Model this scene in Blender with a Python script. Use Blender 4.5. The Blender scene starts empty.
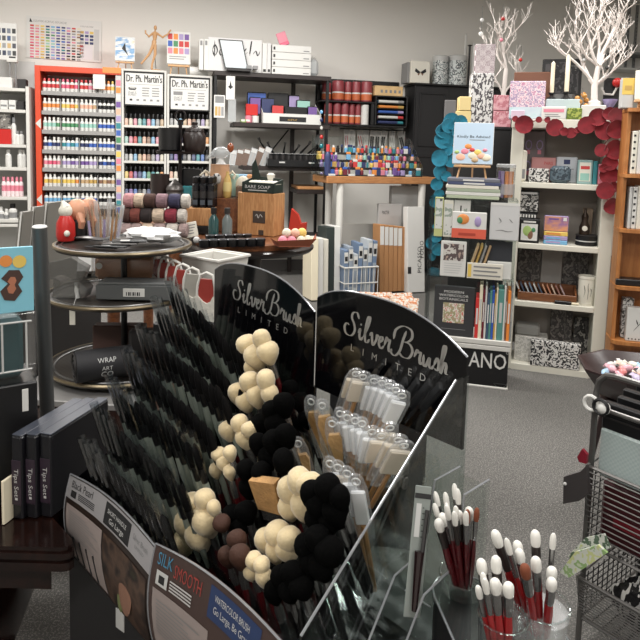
import bpy, bmesh, math, random
from math import sin, cos, pi, radians as R
from mathutils import Vector, Matrix
rnd = random.Random(11)
sc = bpy.context.scene
C = sc.collection
V = Vector
# ------------------------------------------------------------------ camera
CH, FPX, CX, CY, PITCH, ROLL = 1.4, 640.0, 320.0, 213.0, R(5.8), R(1.6)
_F = V((0, cos(PITCH), -sin(PITCH))); _U = V((0, sin(PITCH), cos(PITCH))); _R = V((1, 0, 0))
CR = _R * cos(ROLL) + _U * sin(ROLL); CU = _U * cos(ROLL) - _R * sin(ROLL)
EYE = V((0, 0, CH))
cd = bpy.data.cameras.new('camera'); cam = bpy.data.objects.new('camera', cd); C.objects.link(cam)
m3 = Matrix((CR, CU, -_F)).transposed()
cam.matrix_world = Matrix.Translation(EYE) @ m3.to_4x4()
cd.sensor_width = 36; cd.lens = 36.0; cd.shift_y = -(320 - CY) / 640; cd.clip_start = .02
sc.camera = cam
def ray(px, py): return CR * ((px - CX) / FPX) - CU * ((py - CY) / FPX) + _F
def onz(px, py, z):
    d = ray(px, py); return EYE + d * ((z - CH) / d.z)
def ond(px, py, Y):
    d = ray(px, py); return EYE + d * (Y / d.y)
# ------------------------------------------------------------------ materials
def lin(c): return tuple(((x / 255) / 12.92 if x / 255 <= .04045 else ((x / 255 + .055) / 1.055) ** 2.4) for x in c) + (1,)
_mats = {}
def mat(name, c, rough=.5, metal=0, noise=0, ns=30, bump=0, bs=200, spec=.5, coat=0, emit=0, sheen=0):
    if name in _mats: return _mats[name]
    m = bpy.data.materials.new(name); m.use_nodes = True; nt = m.node_tree; b = nt.nodes['Principled BSDF']
    b.inputs['Base Color'].default_value = lin(c); b.inputs['Roughness'].default_value = rough
    b.inputs['Metallic'].default_value = metal; b.inputs['Specular IOR Level'].default_value = spec
    b.inputs['Coat Weight'].default_value = coat; b.inputs['Sheen Weight'].default_value = sheen
    tc = nt.nodes.new('ShaderNodeTexCoord')
    if noise:
        n = nt.nodes.new('ShaderNodeTexNoise'); n.inputs['Scale'].default_value = ns; n.inputs['Detail'].default_value = 4
        nt.links.new(tc.outputs['Object'], n.inputs['Vector'])
        r = nt.nodes.new('ShaderNodeValToRGB'); r.color_ramp.elements[0].position = .3; r.color_ramp.elements[1].position = .7
        a = lin(c); r.color_ramp.elements[0].color = tuple(x * (1 - noise) for x in a[:3]) + (1,)
        r.color_ramp.elements[1].color = tuple(min(1, x * (1 + noise)) for x in a[:3]) + (1,)
        nt.links.new(n.outputs[0], r.inputs[0]); nt.links.new(r.outputs[0], b.inputs['Base Color'])
    if bump:
        n = nt.nodes.new('ShaderNodeTexNoise'); n.inputs['Scale'].default_value = bs; n.inputs['Detail'].default_value = 3
        nt.links.new(tc.outputs['Object'], n.inputs['Vector'])
        bp = nt.nodes.new('ShaderNodeBump'); bp.inputs['Strength'].default_value = bump; bp.inputs['Distance'].default_value = .005
        nt.links.new(n.outputs[0], bp.inputs['Height']); nt.links.new(bp.outputs[0], b.inputs['Normal'])
    _mats[name] = m; return m
def patt(name, cols, scale=30, kind='noise', rough=.5, stretch=(1, 1, 1), smooth=False):
    if name in _mats: return _mats[name]
    m = bpy.data.materials.new(name); m.use_nodes = True; nt = m.node_tree; b = nt.nodes['Principled BSDF']
    b.inputs['Roughness'].default_value = rough
    tc = nt.nodes.new('ShaderNodeTexCoord'); mp = nt.nodes.new('ShaderNodeMapping'); mp.inputs['Scale'].default_value = stretch
    nt.links.new(tc.outputs['Object'], mp.inputs['Vector'])
    if kind == 'vor':
        n = nt.nodes.new('ShaderNodeTexVoronoi'); n.inputs['Scale'].default_value = scale
        s = nt.nodes.new('ShaderNodeSeparateColor'); nt.links.new(n.outputs['Color'], s.inputs[0]); out = s.outputs[0]
    elif kind == 'ring':
        n = nt.nodes.new('ShaderNodeTexVoronoi'); n.inputs['Scale'].default_value = scale; out = n.outputs['Distance']
    elif kind == 'wave':
        n = nt.nodes.new('ShaderNodeTexWave'); n.inputs['Scale'].default_value = scale; n.inputs['Distortion'].default_value = 3; n.inputs['Detail'].default_value = 2; out = n.outputs['Fac']
    elif kind == 'check':
        n = nt.nodes.new('ShaderNodeTexChecker'); n.inputs['Scale'].default_value = scale; out = n.outputs['Fac']
    else:
        n = nt.nodes.new('ShaderNodeTexNoise'); n.inputs['Scale'].default_value = scale; n.inputs['Detail'].default_value = 3; out = n.outputs[0]
    nt.links.new(mp.outputs[0], n.inputs['Vector'])
    r = nt.nodes.new('ShaderNodeValToRGB'); k = len(cols)
    r.color_ramp.interpolation = 'LINEAR' if smooth else 'CONSTANT'
    lo, hi = (0, 1) if kind in ('vor', 'check', 'wave') else ((0, .75) if kind == 'ring' else (.28, .72))
    for i in range(k):
        p = lo + (hi - lo) * (i / k if not smooth else i / max(1, k - 1))
        e = r.color_ramp.elements[i] if i < 2 else r.color_ramp.elements.new(min(1, p))
        e.position = min(1, p)
    for i, e in enumerate(sorted(r.color_ramp.elements, key=lambda e: e.position)): e.color = lin(cols[i])
    nt.links.new(out, r.inputs[0]); nt.links.new(r.outputs[0], b.inputs['Base Color'])
    _mats[name] = m; return m
def wood(name, a, b_, scale=6, rough=.45, st=(1, 8, 8)):
    return patt(name, [a, b_, a, b_], scale, 'noise', rough, st, True)
def clear(name, tint=(235, 240, 240), refl=.05, edge=.6, rough=.03, op=0, opc=None):
    """thin clear plastic: see-through with a facing-dependent gloss, optionally part milky"""
    if name in _mats: return _mats[name]
    m = bpy.data.materials.new(name); m.use_nodes = True; nt = m.node_tree; nt.nodes.clear()
    o = nt.nodes.new('ShaderNodeOutputMaterial'); t = nt.nodes.new('ShaderNodeBsdfTransparent'); t.inputs[0].default_value = lin(tint)
    g = nt.nodes.new('ShaderNodeBsdfGlossy'); g.inputs['Roughness'].default_value = rough
    lw = nt.nodes.new('ShaderNodeLayerWeight'); lw.inputs[0].default_value = .5
    p = nt.nodes.new('ShaderNodeMath'); p.operation = 'POWER'; p.inputs[1].default_value = 3; nt.links.new(lw.outputs['Facing'], p.inputs[0])
    q = nt.nodes.new('ShaderNodeMath'); q.operation = 'MULTIPLY_ADD'; q.inputs[1].default_value = edge; q.inputs[2].default_value = refl; nt.links.new(p.outputs[0], q.inputs[0])
    mx = nt.nodes.new('ShaderNodeMixShader'); nt.links.new(q.outputs[0], mx.inputs[0]); nt.links.new(t.outputs[0], mx.inputs[1]); nt.links.new(g.outputs[0], mx.inputs[2])
    last = mx
    if op:
        d = nt.nodes.new('ShaderNodeBsdfDiffuse'); d.inputs[0].default_value = lin(opc or (230, 232, 232))
        m2 = nt.nodes.new('ShaderNodeMixShader'); m2.inputs[0].default_value = op
        nt.links.new(mx.outputs[0], m2.inputs[1]); nt.links.new(d.outputs[0], m2.inputs[2]); last = m2
    nt.links.new(last.outputs[0], o.inputs[0]); _mats[name] = m; return m
# ------------------------------------------------------------------ mesh builder
_tx = {}
def txt2d(s, shear=0):
    if (s, shear) in _tx: return _tx[(s, shear)]
    cu = bpy.data.curves.new('t', 'FONT'); cu.body = s; cu.size = 1; cu.resolution_u = 2; cu.shear = shear
    o = bpy.data.objects.new('t', cu); me = bpy.data.meshes.new_from_object(o)
    vs = [(v.co.x, v.co.y) for v in me.vertices]; fs = [tuple(p.vertices) for p in me.polygons]
    bpy.data.objects.remove(o); bpy.data.curves.remove(cu); bpy.data.meshes.remove(me)
    _tx[(s, shear)] = (vs, fs); return vs, fs
class MB:
    def __init__(s, M=None): s.v = []; s.f = []; s.fm = []; s.mats = []; s.M = M or Matrix()
    def mi(s, m):
        if m not in s.mats: s.mats.append(m)
        return s.mats.index(m)
    def add(s, vs, fs, m):
        b = len(s.v); s.v += [s.M @ V(v) for v in vs]; k = s.mi(m)
        for f in fs: s.f.append(tuple(b + i for i in f)); s.fm.append(k)
        return s
    def rbox(s, x0, x1, y0, y1, z0, z1, m, b=.003):
        """box with chamfered edges"""
        b = min(b, (x1 - x0) * .45, (y1 - y0) * .45, (z1 - z0) * .45)
        def ring(z, i): return [(x0 + i, y0 + b, z), (x0 + b, y0 + i, z), (x1 - b, y0 + i, z), (x1 - i, y0 + b, z), (x1 - i, y1 - b, z), (x1 - b, y1 - i, z), (x0 + b, y1 - i, z), (x0 + i, y1 - b, z)]
        vs = ring(z0, b) + ring(z0 + b, 0) + ring(z1 - b, 0) + ring(z1, b)
        vs[0:8] = [(min(max(x, x0 + b), x1 - b), min(max(y, y0 + b), y1 - b), z) for x, y, z in vs[0:8]]
        vs[24:32] = [(min(max(x, x0 + b), x1 - b), min(max(y, y0 + b), y1 - b), z) for x, y, z in vs[24:32]]
        fs = []
        for k in range(3):
            for i in range(8): fs.append((k * 8 + i, k * 8 + (i + 1) % 8, k * 8 + 8 + (i + 1) % 8, k * 8 + 8 + i))
        fs.append(tuple(range(7, -1, -1))); fs.append(tuple(range(24, 32)))
        return s.add(vs, fs, m)
    def quad(s, p, m): return s.add(p, [tuple(range(len(p)))], m)
    def rect(s, x0, x1, z0, z1, y, m): return s.quad([(x0, y, z0), (x1, y, z0), (x1, y, z1), (x0, y, z1)], m)
    def lathe(s, prof, m, cx=0, cy=0, n=16, z=0):
        """prof: [(r, z[, mat])] from bottom to top"""
        vs = []; 
        for p in prof:
            for i in range(n): vs.append((cx + p[0] * cos(2 * pi * i / n), cy + p[0] * sin(2 * pi * i / n), z + p[1]))
        s.add(vs, [], m); b = len(s.v) - len(vs)
        for k in range(len(prof) - 1):
            mm = s.mi(prof[k + 1][2] if len(prof[k + 1]) > 2 else m)
            for i in range(n):
                s.f.append((b + k * n + i, b + k * n + (i + 1) % n, b + (k + 1) * n + (i + 1) % n, b + (k + 1) * n + i)); s.fm.append(mm)
        if prof[0][0] > 1e-5: s.f.append(tuple(b + i for i in range(n - 1, -1, -1))); s.fm.append(s.mi(m))
        if prof[-1][0] > 1e-5: s.f.append(tuple(b + (len(prof) - 1) * n + i for i in range(n))); s.fm.append(s.mi(prof[-1][2] if len(prof[-1]) > 2 else m))
        return s
    def tube(s, path, r, m, n=8, closed=False):
        path = [V(p) for p in path]; k = len(path); rs = r if isinstance(r, (list, tuple)) else [r] * k
        vs = []; up = None
        for i, p in enumerate(path):
            if closed: t = path[(i + 1) % k] - path[i - 1]
            else: t = path[min(i + 1, k - 1)] - path[max(i - 1, 0)]
            t.normalize()
            if up is None: up = V((0, 0, 1)) if abs(t.z) < .9 else V((1, 0, 0))
            a = t.cross(up)
            if a.length < 1e-6: a = t.cross(V((.3, 1, .2)))
            a.normalize(); b = a.cross(t); up = b
            for j in range(n):
                q = 2 * pi * j / n; vs.append(tuple(p + (a * cos(q) + b * sin(q)) * rs[i]))
        fs = []
        for i in range(k if closed else k - 1):
            for j in range(n): fs.append((i * n + j, i * n + (j + 1) % n, ((i + 1) % k) * n + (j + 1) % n, ((i + 1) % k) * n + j))
        if not closed: fs.append(tuple(range(n - 1, -1, -1))); fs.append(tuple(range((k - 1) * n, k * n)))
        return s.add(vs, fs, m)
    def ball(s, c, r, m, n=12, k=8, f=None):
        rx, ry, rz = (r, r, r) if not isinstance(r, (tuple, list)) else r
        vs = []
        for i in range(1, k):
            a = pi * i / k
            for j in range(n):
                q = 2 * pi * j / n; d = f(a, q) if f else 1
                vs.append((c[0] + rx * sin(a) * cos(q) * d, c[1] + ry * sin(a) * sin(q) * d, c[2] - rz * cos(a) * d))
        fs = [(i * n + j, i * n + (j + 1) % n, (i + 1) * n + (j + 1) % n, (i + 1) * n + j) for i in range(k - 2) for j in range(n)]
        vs += [(c[0], c[1], c[2] - rz), (c[0], c[1], c[2] + rz)]; b = (k - 1) * n
        fs += [(b, (j + 1) % n, j) for j in range(n)] + [(b + 1, (k - 2) * n + j, (k - 2) * n + (j + 1) % n) for j in range(n)]
        return s.add(vs, fs, m)
    def prism(s, poly, y0, y1, m, ax='y'):
        k = len(poly)
        g = {'y': lambda p, t: (p[0], t, p[1]), 'z': lambda p, t: (p[0], p[1], t), 'x': lambda p, t: (t, p[0], p[1])}[ax]
        vs = [g(p, y0) for p in poly] + [g(p, y1) for p in poly]
        fs = [tuple(range(k)), tuple(range(2 * k - 1, k - 1, -1))] + [(i, k + i, k + (i + 1) % k, (i + 1) % k) for i in range(k)]
        return s.add(vs, fs, m)
    def text(s, t, size, fn, m, align='c', shear=0, w=None):
        """fn maps flat (x, y) to a point"""
        vs, fs = txt2d(t, shear)
        if not vs: return s
        xs = [v[0] for v in vs]; x0, x1 = min(xs), max(xs); k = size; kx = size
        if w: kx = w / max(1e-6, x1 - x0)
        off = {'c': (x0 + x1) / 2, 'l': x0, 'r': x1}[align]
        return s.add([fn((v[0] - off) * kx, v[1] * k) for v in vs], fs, m)
    def ftext(s, t, size, x, z, y, m, align='c', shear=0, w=None): return s.text(t, size, lambda a, b: (x + a, y, z + b), m, align, shear, w)
    def stroke(s, pts, wd, fn, m, nib=(.8, .6), seg=6):
        """calligraphic ribbon through pts with a flat nib"""
        P = [V((p[0], p[1])) for p in pts]; q = []
        for i in range(len(P) - 1):
            a, b, c, d = P[max(i - 1, 0)], P[i], P[i + 1], P[min(i + 2, len(P) - 1)]
            for j in range(seg):
                t = j / seg; q.append(.5 * ((2 * b) + (c - a) * t + (2 * a - 5 * b + 4 * c - d) * t * t + (3 * b - a - 3 * c + d) * t ** 3))
        q.append(P[-1]); vs = []
        for i, p in enumerate(q):
            t = (q[min(i + 1, len(q) - 1)] - q[max(i - 1, 0)]); t.normalize(); nrm = V((-t.y, t.x))
            wloc = wd * (.25 + .9 * abs(nrm.x * nib[0] + nrm.y * nib[1])); e = min(1, (i + 1) / 4, (len(q) - i) / 4)
            vs += [fn(*(p + nrm * wloc * e * .5)), fn(*(p - nrm * wloc * e * .5))]
        return s.add(vs, [(2 * i, 2 * i + 1, 2 * i + 3, 2 * i + 2) for i in range(len(q) - 1)], m)
    def mesh(s, name, sharp=35):
        me = bpy.data.meshes.new(name); me.from_pydata([tuple(v) for v in s.v], [], s.f)
        for m in s.mats: me.materials.append(m)
        me.polygons.foreach_set('material_index', s.fm)
        bm = bmesh.new(); bm.from_mesh(me); bmesh.ops.recalc_face_normals(bm, faces=bm.faces); bm.to_mesh(me); bm.free()
        if sharp:
            me.polygons.foreach_set('use_smooth', [True] * len(me.polygons)); me.set_sharp_from_angle(angle=R(sharp))
        me.update(); return me
    def ob(s, name, parent=None, loc=(0, 0, 0), rz=0, bevel=0, sharp=35): return ob(name, s.mesh(name, sharp), parent, loc, rz, bevel)
def _box(s, x0, x1, y0, y1, z0, z1, m, front=None, top=None, right=None, left=None):
    vs = [(x, y, z) for z in (z0, z1) for y in (y0, y1) for x in (x0, x1)]
    s.add(vs, [], m); b = len(s.v) - 8
    for f, mm in (((0, 1, 5, 4), front), ((4, 5, 7, 6), top), ((1, 3, 7, 5), right), ((0, 4, 6, 2), left), ((2, 6, 7, 3), None), ((0, 2, 3, 1), None)):
        s.f.append(tuple(b + i for i in f)); s.fm.append(s.mi(mm or m))
    return s
MB.box = _box
def ob(name, me, parent=None, loc=(0, 0, 0), rz=0, bevel=0):
    o = bpy.data.objects.new(name, me); C.objects.link(o); o.location = loc; o.rotation_euler.z = rz
    if parent: o.parent = parent
    if bevel:
        b = o.modifiers.new('bevel', 'BEVEL'); b.width = bevel; b.segments = 2; b.limit_method = 'ANGLE'; b.angle_limit = R(50)
    return o
LABELS = {}
def tag(o, label, cat, group=None, kind=None):
    o['label'] = label; o['category'] = cat
    if group: o['group'] = group
    if kind: o['kind'] = kind
    n = len(label.split())
    if not 4 <= n <= 16: print('LABEL LENGTH', n, label)
    if label in LABELS and (not group or LABELS[label] != group): print('LABEL DUP', label)
    LABELS[label] = group
    return o
def thing(name, label, cat, loc=(0, 0, 0), rz=0, group=None):
    o = bpy.data.objects.new(name, None); C.objects.link(o); o.location = loc; o.rotation_euler = (0, 0, rz); o.empty_display_size = .05
    return tag(o, label, cat, group)
def struct(name, mb, **k):
    o = mb.ob(name, **k); o['kind'] = 'structure'; return o
def align(o, loc, d, spin=0):
    """stand object o at loc with its z axis along d"""
    d = V(d).normalized(); q = V((0, 0, 1)).rotation_difference(d)
    o.matrix_world = Matrix.Translation(loc) @ q.to_matrix().to_4x4() @ Matrix.Rotation(spin, 4, 'Z'); return o
class Fr:
    """a vertical working plane standing somewhere in the room"""
    def __init__(s, x, y, yaw):
        a = R(yaw); s.o = V((x, y, 0)); s.ex = V((cos(a), sin(a), 0)); s.ey = V((-sin(a), cos(a), 0)); s.yaw = a
    def uz(s, px, py, y=0):
        d = ray(px, py); t = (y - (EYE - s.o).dot(s.ey)) / d.dot(s.ey); p = EYE + d * t; return (p - s.o).dot(s.ex), p.z
    def w(s, x, y, z=0): return s.o + s.ex * x + s.ey * y + V((0, 0, z))
    def loc(s, p): q = V(p) - s.o; return q.dot(s.ex), q.dot(s.ey), p[2]
    def rect(s, a, b, c, d, y=0):
        return s.uz(a, (b + d) / 2, y)[0], s.uz(c, (b + d) / 2, y)[0], s.uz((a + c) / 2, d, y)[1], s.uz((a + c) / 2, b, y)[1]
ORD = 'first second third fourth fifth sixth seventh eighth ninth tenth eleventh twelfth thirteenth fourteenth fifteenth sixteenth seventeenth eighteenth'.split()
# common materials
WHITE = mat('white_paint', (208, 206, 200), .45); PAPER = mat('paper_white', (214, 213, 209), .6); OFFW = mat('off_white_laminate', (222, 218, 205), .4)
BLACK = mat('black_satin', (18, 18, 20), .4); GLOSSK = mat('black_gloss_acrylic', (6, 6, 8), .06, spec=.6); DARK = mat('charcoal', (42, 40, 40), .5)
CHROME = mat('chrome_metal', (200, 200, 200), .2, 1); STEEL = mat('dull_steel', (120, 120, 120), .35, .9); GREY = mat('mid_grey', (130, 130, 130), .55)
INK = mat('printed_ink', (30, 30, 32), .6); LGREY = mat('light_grey', (190, 190, 188), .55)
ACR = clear('clear_acrylic', (250, 252, 251), .03, .4); ACRE = clear('acrylic_edge', (244, 248, 247), .07, .5, .06); BAG = clear('clear_film', (240, 240, 240), .1, .7, .15); MILK = clear('milky_film', (235, 238, 240), .1, .5, .2, .3)
RED = mat('red_plastic', (190, 40, 36), .35); CREAM = mat('cream_card', (232, 222, 196), .6); KRAFT = mat('kraft_card', (176, 128, 84), .7)
# ------------------------------------------------------------------ room
carpet = patt('grey_loop_carpet', [(54, 53, 52), (104, 102, 99), (70, 69, 67), (138, 135, 130), (82, 80, 77)], 170, 'noise', .95, (1, 1, 1), True)
wallm = mat('painted_wall', (222, 219, 213), .7, bump=.08, bs=60); ceilm = mat('ceiling_white', (215, 213, 208), .8)
struct('floor', MB().box(-5, 5.5, -3, 9.5, -.05, 0, carpet))
BF = Fr(-1.83, 6.9, 13)
struct('wall_back', MB().box(-5, 9, 0, .12, 0, 3.3, wallm), loc=BF.w(0, 0, 0), rz=BF.yaw)
struct('wall_left', MB().box(-5.0, -4.88, -3, 8, 0, 3.3, wallm))
struct('wall_right', MB().box(5.38, 5.5, -3, 9.5, 0, 3.3, wallm))
struct('wall_front', MB().box(-5, 5.5, -3.1, -2.98, 0, 3.3, wallm))
struct('ceiling', MB().box(-5, 5.5, -3, 9.5, 3.3, 3.38, ceilm))
struct('baseboard_back', MB().box(-3, 6.5, -.015, -.001, 0, .12, mat('base_grey', (95, 92, 90), .6)), loc=BF.w(0, 0, 0), rz=BF.yaw)
# ------------------------------------------------------------------ light: ceiling lamps of the shop and added fill lights
def lamp(name, loc, size, power, colr=(1, .975, .94), sy=None, spread=180):
    l = bpy.data.lights.new(name, 'AREA'); l.energy = power; l.color = colr; l.size = size
    if sy: l.shape = 'RECTANGLE'; l.size_y = sy
    l.spread = R(spread)
    o = bpy.data.objects.new(name, l); C.objects.link(o); o.location = loc; return o
lamp('unseen_area_light', (-2.2, 4.3, 3.25), 1.2, 112, sy=.6)
lamp('unseen_area_light', (-.2, 4.9, 3.25), 1.2, 90, sy=.6)
lamp('unseen_area_light', (1.4, 3.1, 3.25), 1.2, 60, sy=.6)
lamp('unseen_area_light', (3.6, 3.6, 3.25), 1.2, 45, sy=.6)
lamp('unseen_area_light', (.6, 1.2, 3.25), 1.2, 40, sy=.6)
lamp('unseen_area_light', (-1.6, 1.6, 3.25), 1.2, 40, sy=.6)
lamp('unseen_area_light', (-1.5, -1.2, 3.25), 1.2, 68, sy=.6)  # added fill light behind the camera, lifts the dark foreground display
lamp('unseen_area_light', (1.6, -1.2, 3.25), 1.2, 55, sy=.6)  # second added fill light, brightens faces turned towards the camera
w = bpy.data.worlds.new('world'); sc.world = w; w.use_nodes = True
w.node_tree.nodes['Background'].inputs[0].default_value = (1, .97, .93, 1); w.node_tree.nodes['Background'].inputs[1].default_value = .15
sc.view_settings.view_transform = 'Standard'; sc.view_settings.look = 'None'; sc.view_settings.exposure = 0; sc.view_settings.gamma = 1; sc.view_settings.use_curve_mapping = False
sc.cycles.transparent_max_bounces = 32; sc.cycles.max_bounces = 8
# ================================================================== fixtures along the back wall
def fit(F, a, b, c, d, y, zb=None):
    x0, x1, z0, z1 = F.rect(a, b, c, d, y)
    if zb is not None: z0 = zb
    return F.w((x0 + x1) / 2, y, z0 + .0007), x1 - x0, z1 - z0 - .0007
def boxy(F, name, label, cat, px, y, d, m, zb=None, group=None, art=None, bevel=.004, yaw=0, side=None, lean=0):
    """one closed box standing on zb, its front drawn by art(mb, w, h)"""
    loc, w, h = fit(F, *px, y, zb); mb = MB(); mb.rbox(-w / 2, w / 2, 0, d, 0, h, m, bevel)
    if art: art(mb, w, h)
    o = mb.ob(name, None, loc, F.yaw + R(yaw))
    if lean: o.rotation_euler.x = R(-lean); o.location.z += d * sin(R(lean))
    return tag(o, label, cat, group)
def lines(mb, x0, x1, z0, z1, n, m, y=-.001, t=.35, jag=.25):
    """n printed text lines"""
    for i in range(n):
        zz = z1 - (i + .5) * (z1 - z0) / n; hh = (z1 - z0) / n * t / 2
        mb.rect(x0, x1 - (x1 - x0) * jag * rnd.random(), zz - hh, zz + hh, y, m)
COLS = dict(pink=(226, 88, 120), rose=(232, 130, 150), red=(205, 52, 50), orange=(236, 140, 60), yellow=(238, 200, 90), lime=(170, 200, 110), green=(70, 140, 90), teal=(40, 130, 140), sky=(110, 175, 220),
            blue=(50, 90, 180), navy=(36, 46, 92), purple=(110, 76, 150), lilac=(170, 150, 200), brown=(130, 90, 66), black=(30, 30, 32), white=(212, 211, 206), grey=(150, 150, 150), peach=(240, 180, 150), mint=(150, 205, 190), gold=(200, 160, 80), cream=(232, 222, 196), burgundy=(110, 30, 44), tan=(200, 165, 120))
def cm(n, rough=.45): return mat('plastic_' + n + ('' if rough == .45 else '_r%d' % int(rough * 100)), tuple(int(v * .84 + 22) for v in COLS[n]) if n not in ('black', 'white') else COLS[n], rough)
# ---- white perforated shelving at the edge of the view
SHY = -.5
zsh = {k: BF.uz(14, y, SHY)[1] for k, y in enumerate((88, 109.5, 144.5, 167.5, 197, 224))}
xr = BF.uz(30, 150, SHY)[0]
t = thing('shelving_unit', 'white metal shelving unit with slotted end panel beside the orange rack', 'shelf', BF.w(xr - .5, SHY, 0), BF.yaw)
mb = MB(); mb.box(.47, .5, 0, .45, 0, zsh[0] + .02, WHITE)
for k in range(60): mb.box(.467, .4705, .02, .43, .3 + k * .026, .31 + k * .026, GREY)
mb.ob('end_panel', t); MB().box(-.5, .47, .43, .45, 0, zsh[0] + .3, LGREY).ob('back_panel', t)
for k, z in zsh.items(): MB().rbox(-.5, .466, 0, .43, z - .03, z, WHITE).ob('shelf', t)
MB().rbox(-.5, .466, 0, .43, .08, .11, WHITE).ob('shelf', t); MB().rbox(-.5, .466, 0, .43, .6, .63, WHITE).ob('shelf', t)
def bottle_mesh(name, r, h, body, cap, band=None, n=10, capf=.22):
    hb = h * (1 - capf); mb = MB(); bm_ = band or body
    mb.lathe([(r * .9, 0), (r, .004), (r, hb * .35), (r, hb * .36, bm_), (r, hb * .72, bm_), (r, hb * .73, body), (r, hb * .86), (r * .5, hb), (r * .45, hb + .002)], body, n=n)
    c = MB(); c.lathe([(r * .6, hb - .001), (r * .6, h - .003), (r * .5, h)], cap, n=n)
    return mb.mesh(name), c.mesh('cap')
def put(mesh_pair, name, label, cat, loc, group=None, rz=0):
    o = ob(name, mesh_pair[0], None, V(loc) + V((0, 0, .0007)), rz); ob('cap', mesh_pair[1], o); return tag(o, label, cat, group)
sy = SHY + .03
boxy(BF, 'supply_box', 'flat white carton lying on the top of the white shelving unit', 'box', (-6, 77, 12, 87), sy, .2, PAPER, zsh[0])
boxy(BF, 'tape_dispenser', 'small dark tool beside the carton on top of white shelving', 'tool', (17, 79, 26, 87), sy, .1, DARK, zsh[0])
for i, (a, c) in enumerate(((-9, -1), (0, 7.5), (8.5, 15.5))): boxy(BF, 'paint_box', 'white paint box, %s along the second shelf of the white shelving' % ORD[i], 'box', (a, 100, c, 109), sy, .12, PAPER, zsh[1], art=lambda mb, w, h: mb.rect(-w * .4, w * .4, h * .3, h * .5, -.001, GREY))
boxy(BF, 'paint_box', 'dark boxed jar at the end of the second white shelf', 'box', (17, 101, 24, 109), sy, .1, DARK, zsh[1])
boxy(BF, 'gift_set', 'red boxed set on the third shelf of the white shelving', 'box', (-12, 129, 11, 144), sy, .16, RED, zsh[2])
boxy(BF, 'gift_set', 'grey picture box stacked on the red boxed set', 'box', (-12, 113.5, 10.5, 129), sy, .14, patt('mono_photo', [(60, 58, 56), (120, 116, 110), (200, 198, 190)], 14), BF.uz(0, 129, sy)[1])
for i, (x, h, c) in enumerate(((14, .26, 'pump'), (17.5, .13, ''), (21.5, .13, ''))):
    x_, z_ = BF.uz(x, 140, sy + .04); put(bottle_mesh('medium_bottle', .024, h, PAPER, GREY), 'medium_bottle', '%s white bottle, %s from the red boxed set' % ('tall' if h > .2 else 'short', ORD[i]), 'bottle', BF.w(x_, sy + .04, zsh[2]))
for i, x in enumerate((8.5, 20.5, 24)):
    x_, z_ = BF.uz(x, 160, sy + .04); put(bottle_mesh('medium_bottle', .028 if i < 2 else .02, .17, PAPER, PAPER), 'medium_bottle', 'plain white bottle, %s along the fourth shelf of the white shelving' % ORD[i], 'bottle', BF.w(x_, sy + .04, zsh[3]))
pb = bottle_mesh('tube_bottle', .021, .19, mat('pinkish_white', (232, 214, 216), .4), cm('rose'), cm('rose'))
for i, x in enumerate((4, 8.3, 12.6, 17, 21.3)):
    x_, z_ = BF.uz(x, 190, sy + .04); put(pb, 'medium_bottle', 'white bottle with pink band, %s along the fifth shelf of white shelving' % ORD[i], 'bottle', BF.w(x_, sy + .04, zsh[4]))
for i, (x, r, h, cap) in enumerate(((1, .03, .16, PAPER), (6.5, .024, .14, PAPER), (13, .04, .19, BLACK))):
    x_, z_ = BF.uz(x, 215, sy + .05); put(bottle_mesh('gesso_jar', r, h, PAPER, cap, GREY), 'gesso_jar', ('white jar with black lid on the lowest visible white shelf', 'white jar, %s along the lowest visible white shelf' % ORD[i])[cap is not BLACK], 'jar', BF.w(x_, sy + .05, zsh[5]))
# colour card display standing on the unit
x0, x1, z0, z1 = BF.rect(-4, 23, 17, 60, -.4)
t = thing('swatch_display', 'white swatch board with dark squares on a stand above white shelving', 'display', BF.w((x0 + x1) / 2, -.4, zsh[0] + .001), BF.yaw)
mb = MB(); w_ = x1 - x0; hz0, hz1 = z0 - zsh[0], z1 - zsh[0]; mb.rbox(-w_ / 2, w_ / 2, 0, .02, hz0, hz1, PAPER)
sw = [(90, 92, 100), (60, 66, 84), (120, 126, 136), (60, 60, 60), (70, 84, 110), (84, 84, 84), (70, 92, 130), (150, 150, 150), (226, 196, 110), (150, 150, 150), (200, 170, 120), (80, 80, 88)]
for i in range(4):
    for j in range(4):
        xx = -w_ * .36 + j * w_ * .24; zz = hz1 - .05 - i * (hz1 - hz0) * .2
        mb.rect(xx - w_ * .085, xx + w_ * .085, zz - .045, zz, -.001, mat('swatch%d' % ((i * 4 + j) % 12), sw[(i * 4 + j) % 12], .6))
mb.rect(w_ * .1, w_ * .42, hz0 + .02, hz0 + .035, -.001, INK); mb.ob('board', t)
mb = MB(); mb.rbox(w_ * .0, w_ * .5, -.02, .04, hz0 - .02, hz0, WHITE); mb.box(.02, .03, .0, .01, 0, hz0 - .02, GREY); mb.box(.07, .08, .0, .01, 0, hz0 - .02, GREY); mb.rbox(0, .1, -.03, .06, 0, .008, GREY); mb.ob('stand', t)
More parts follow.
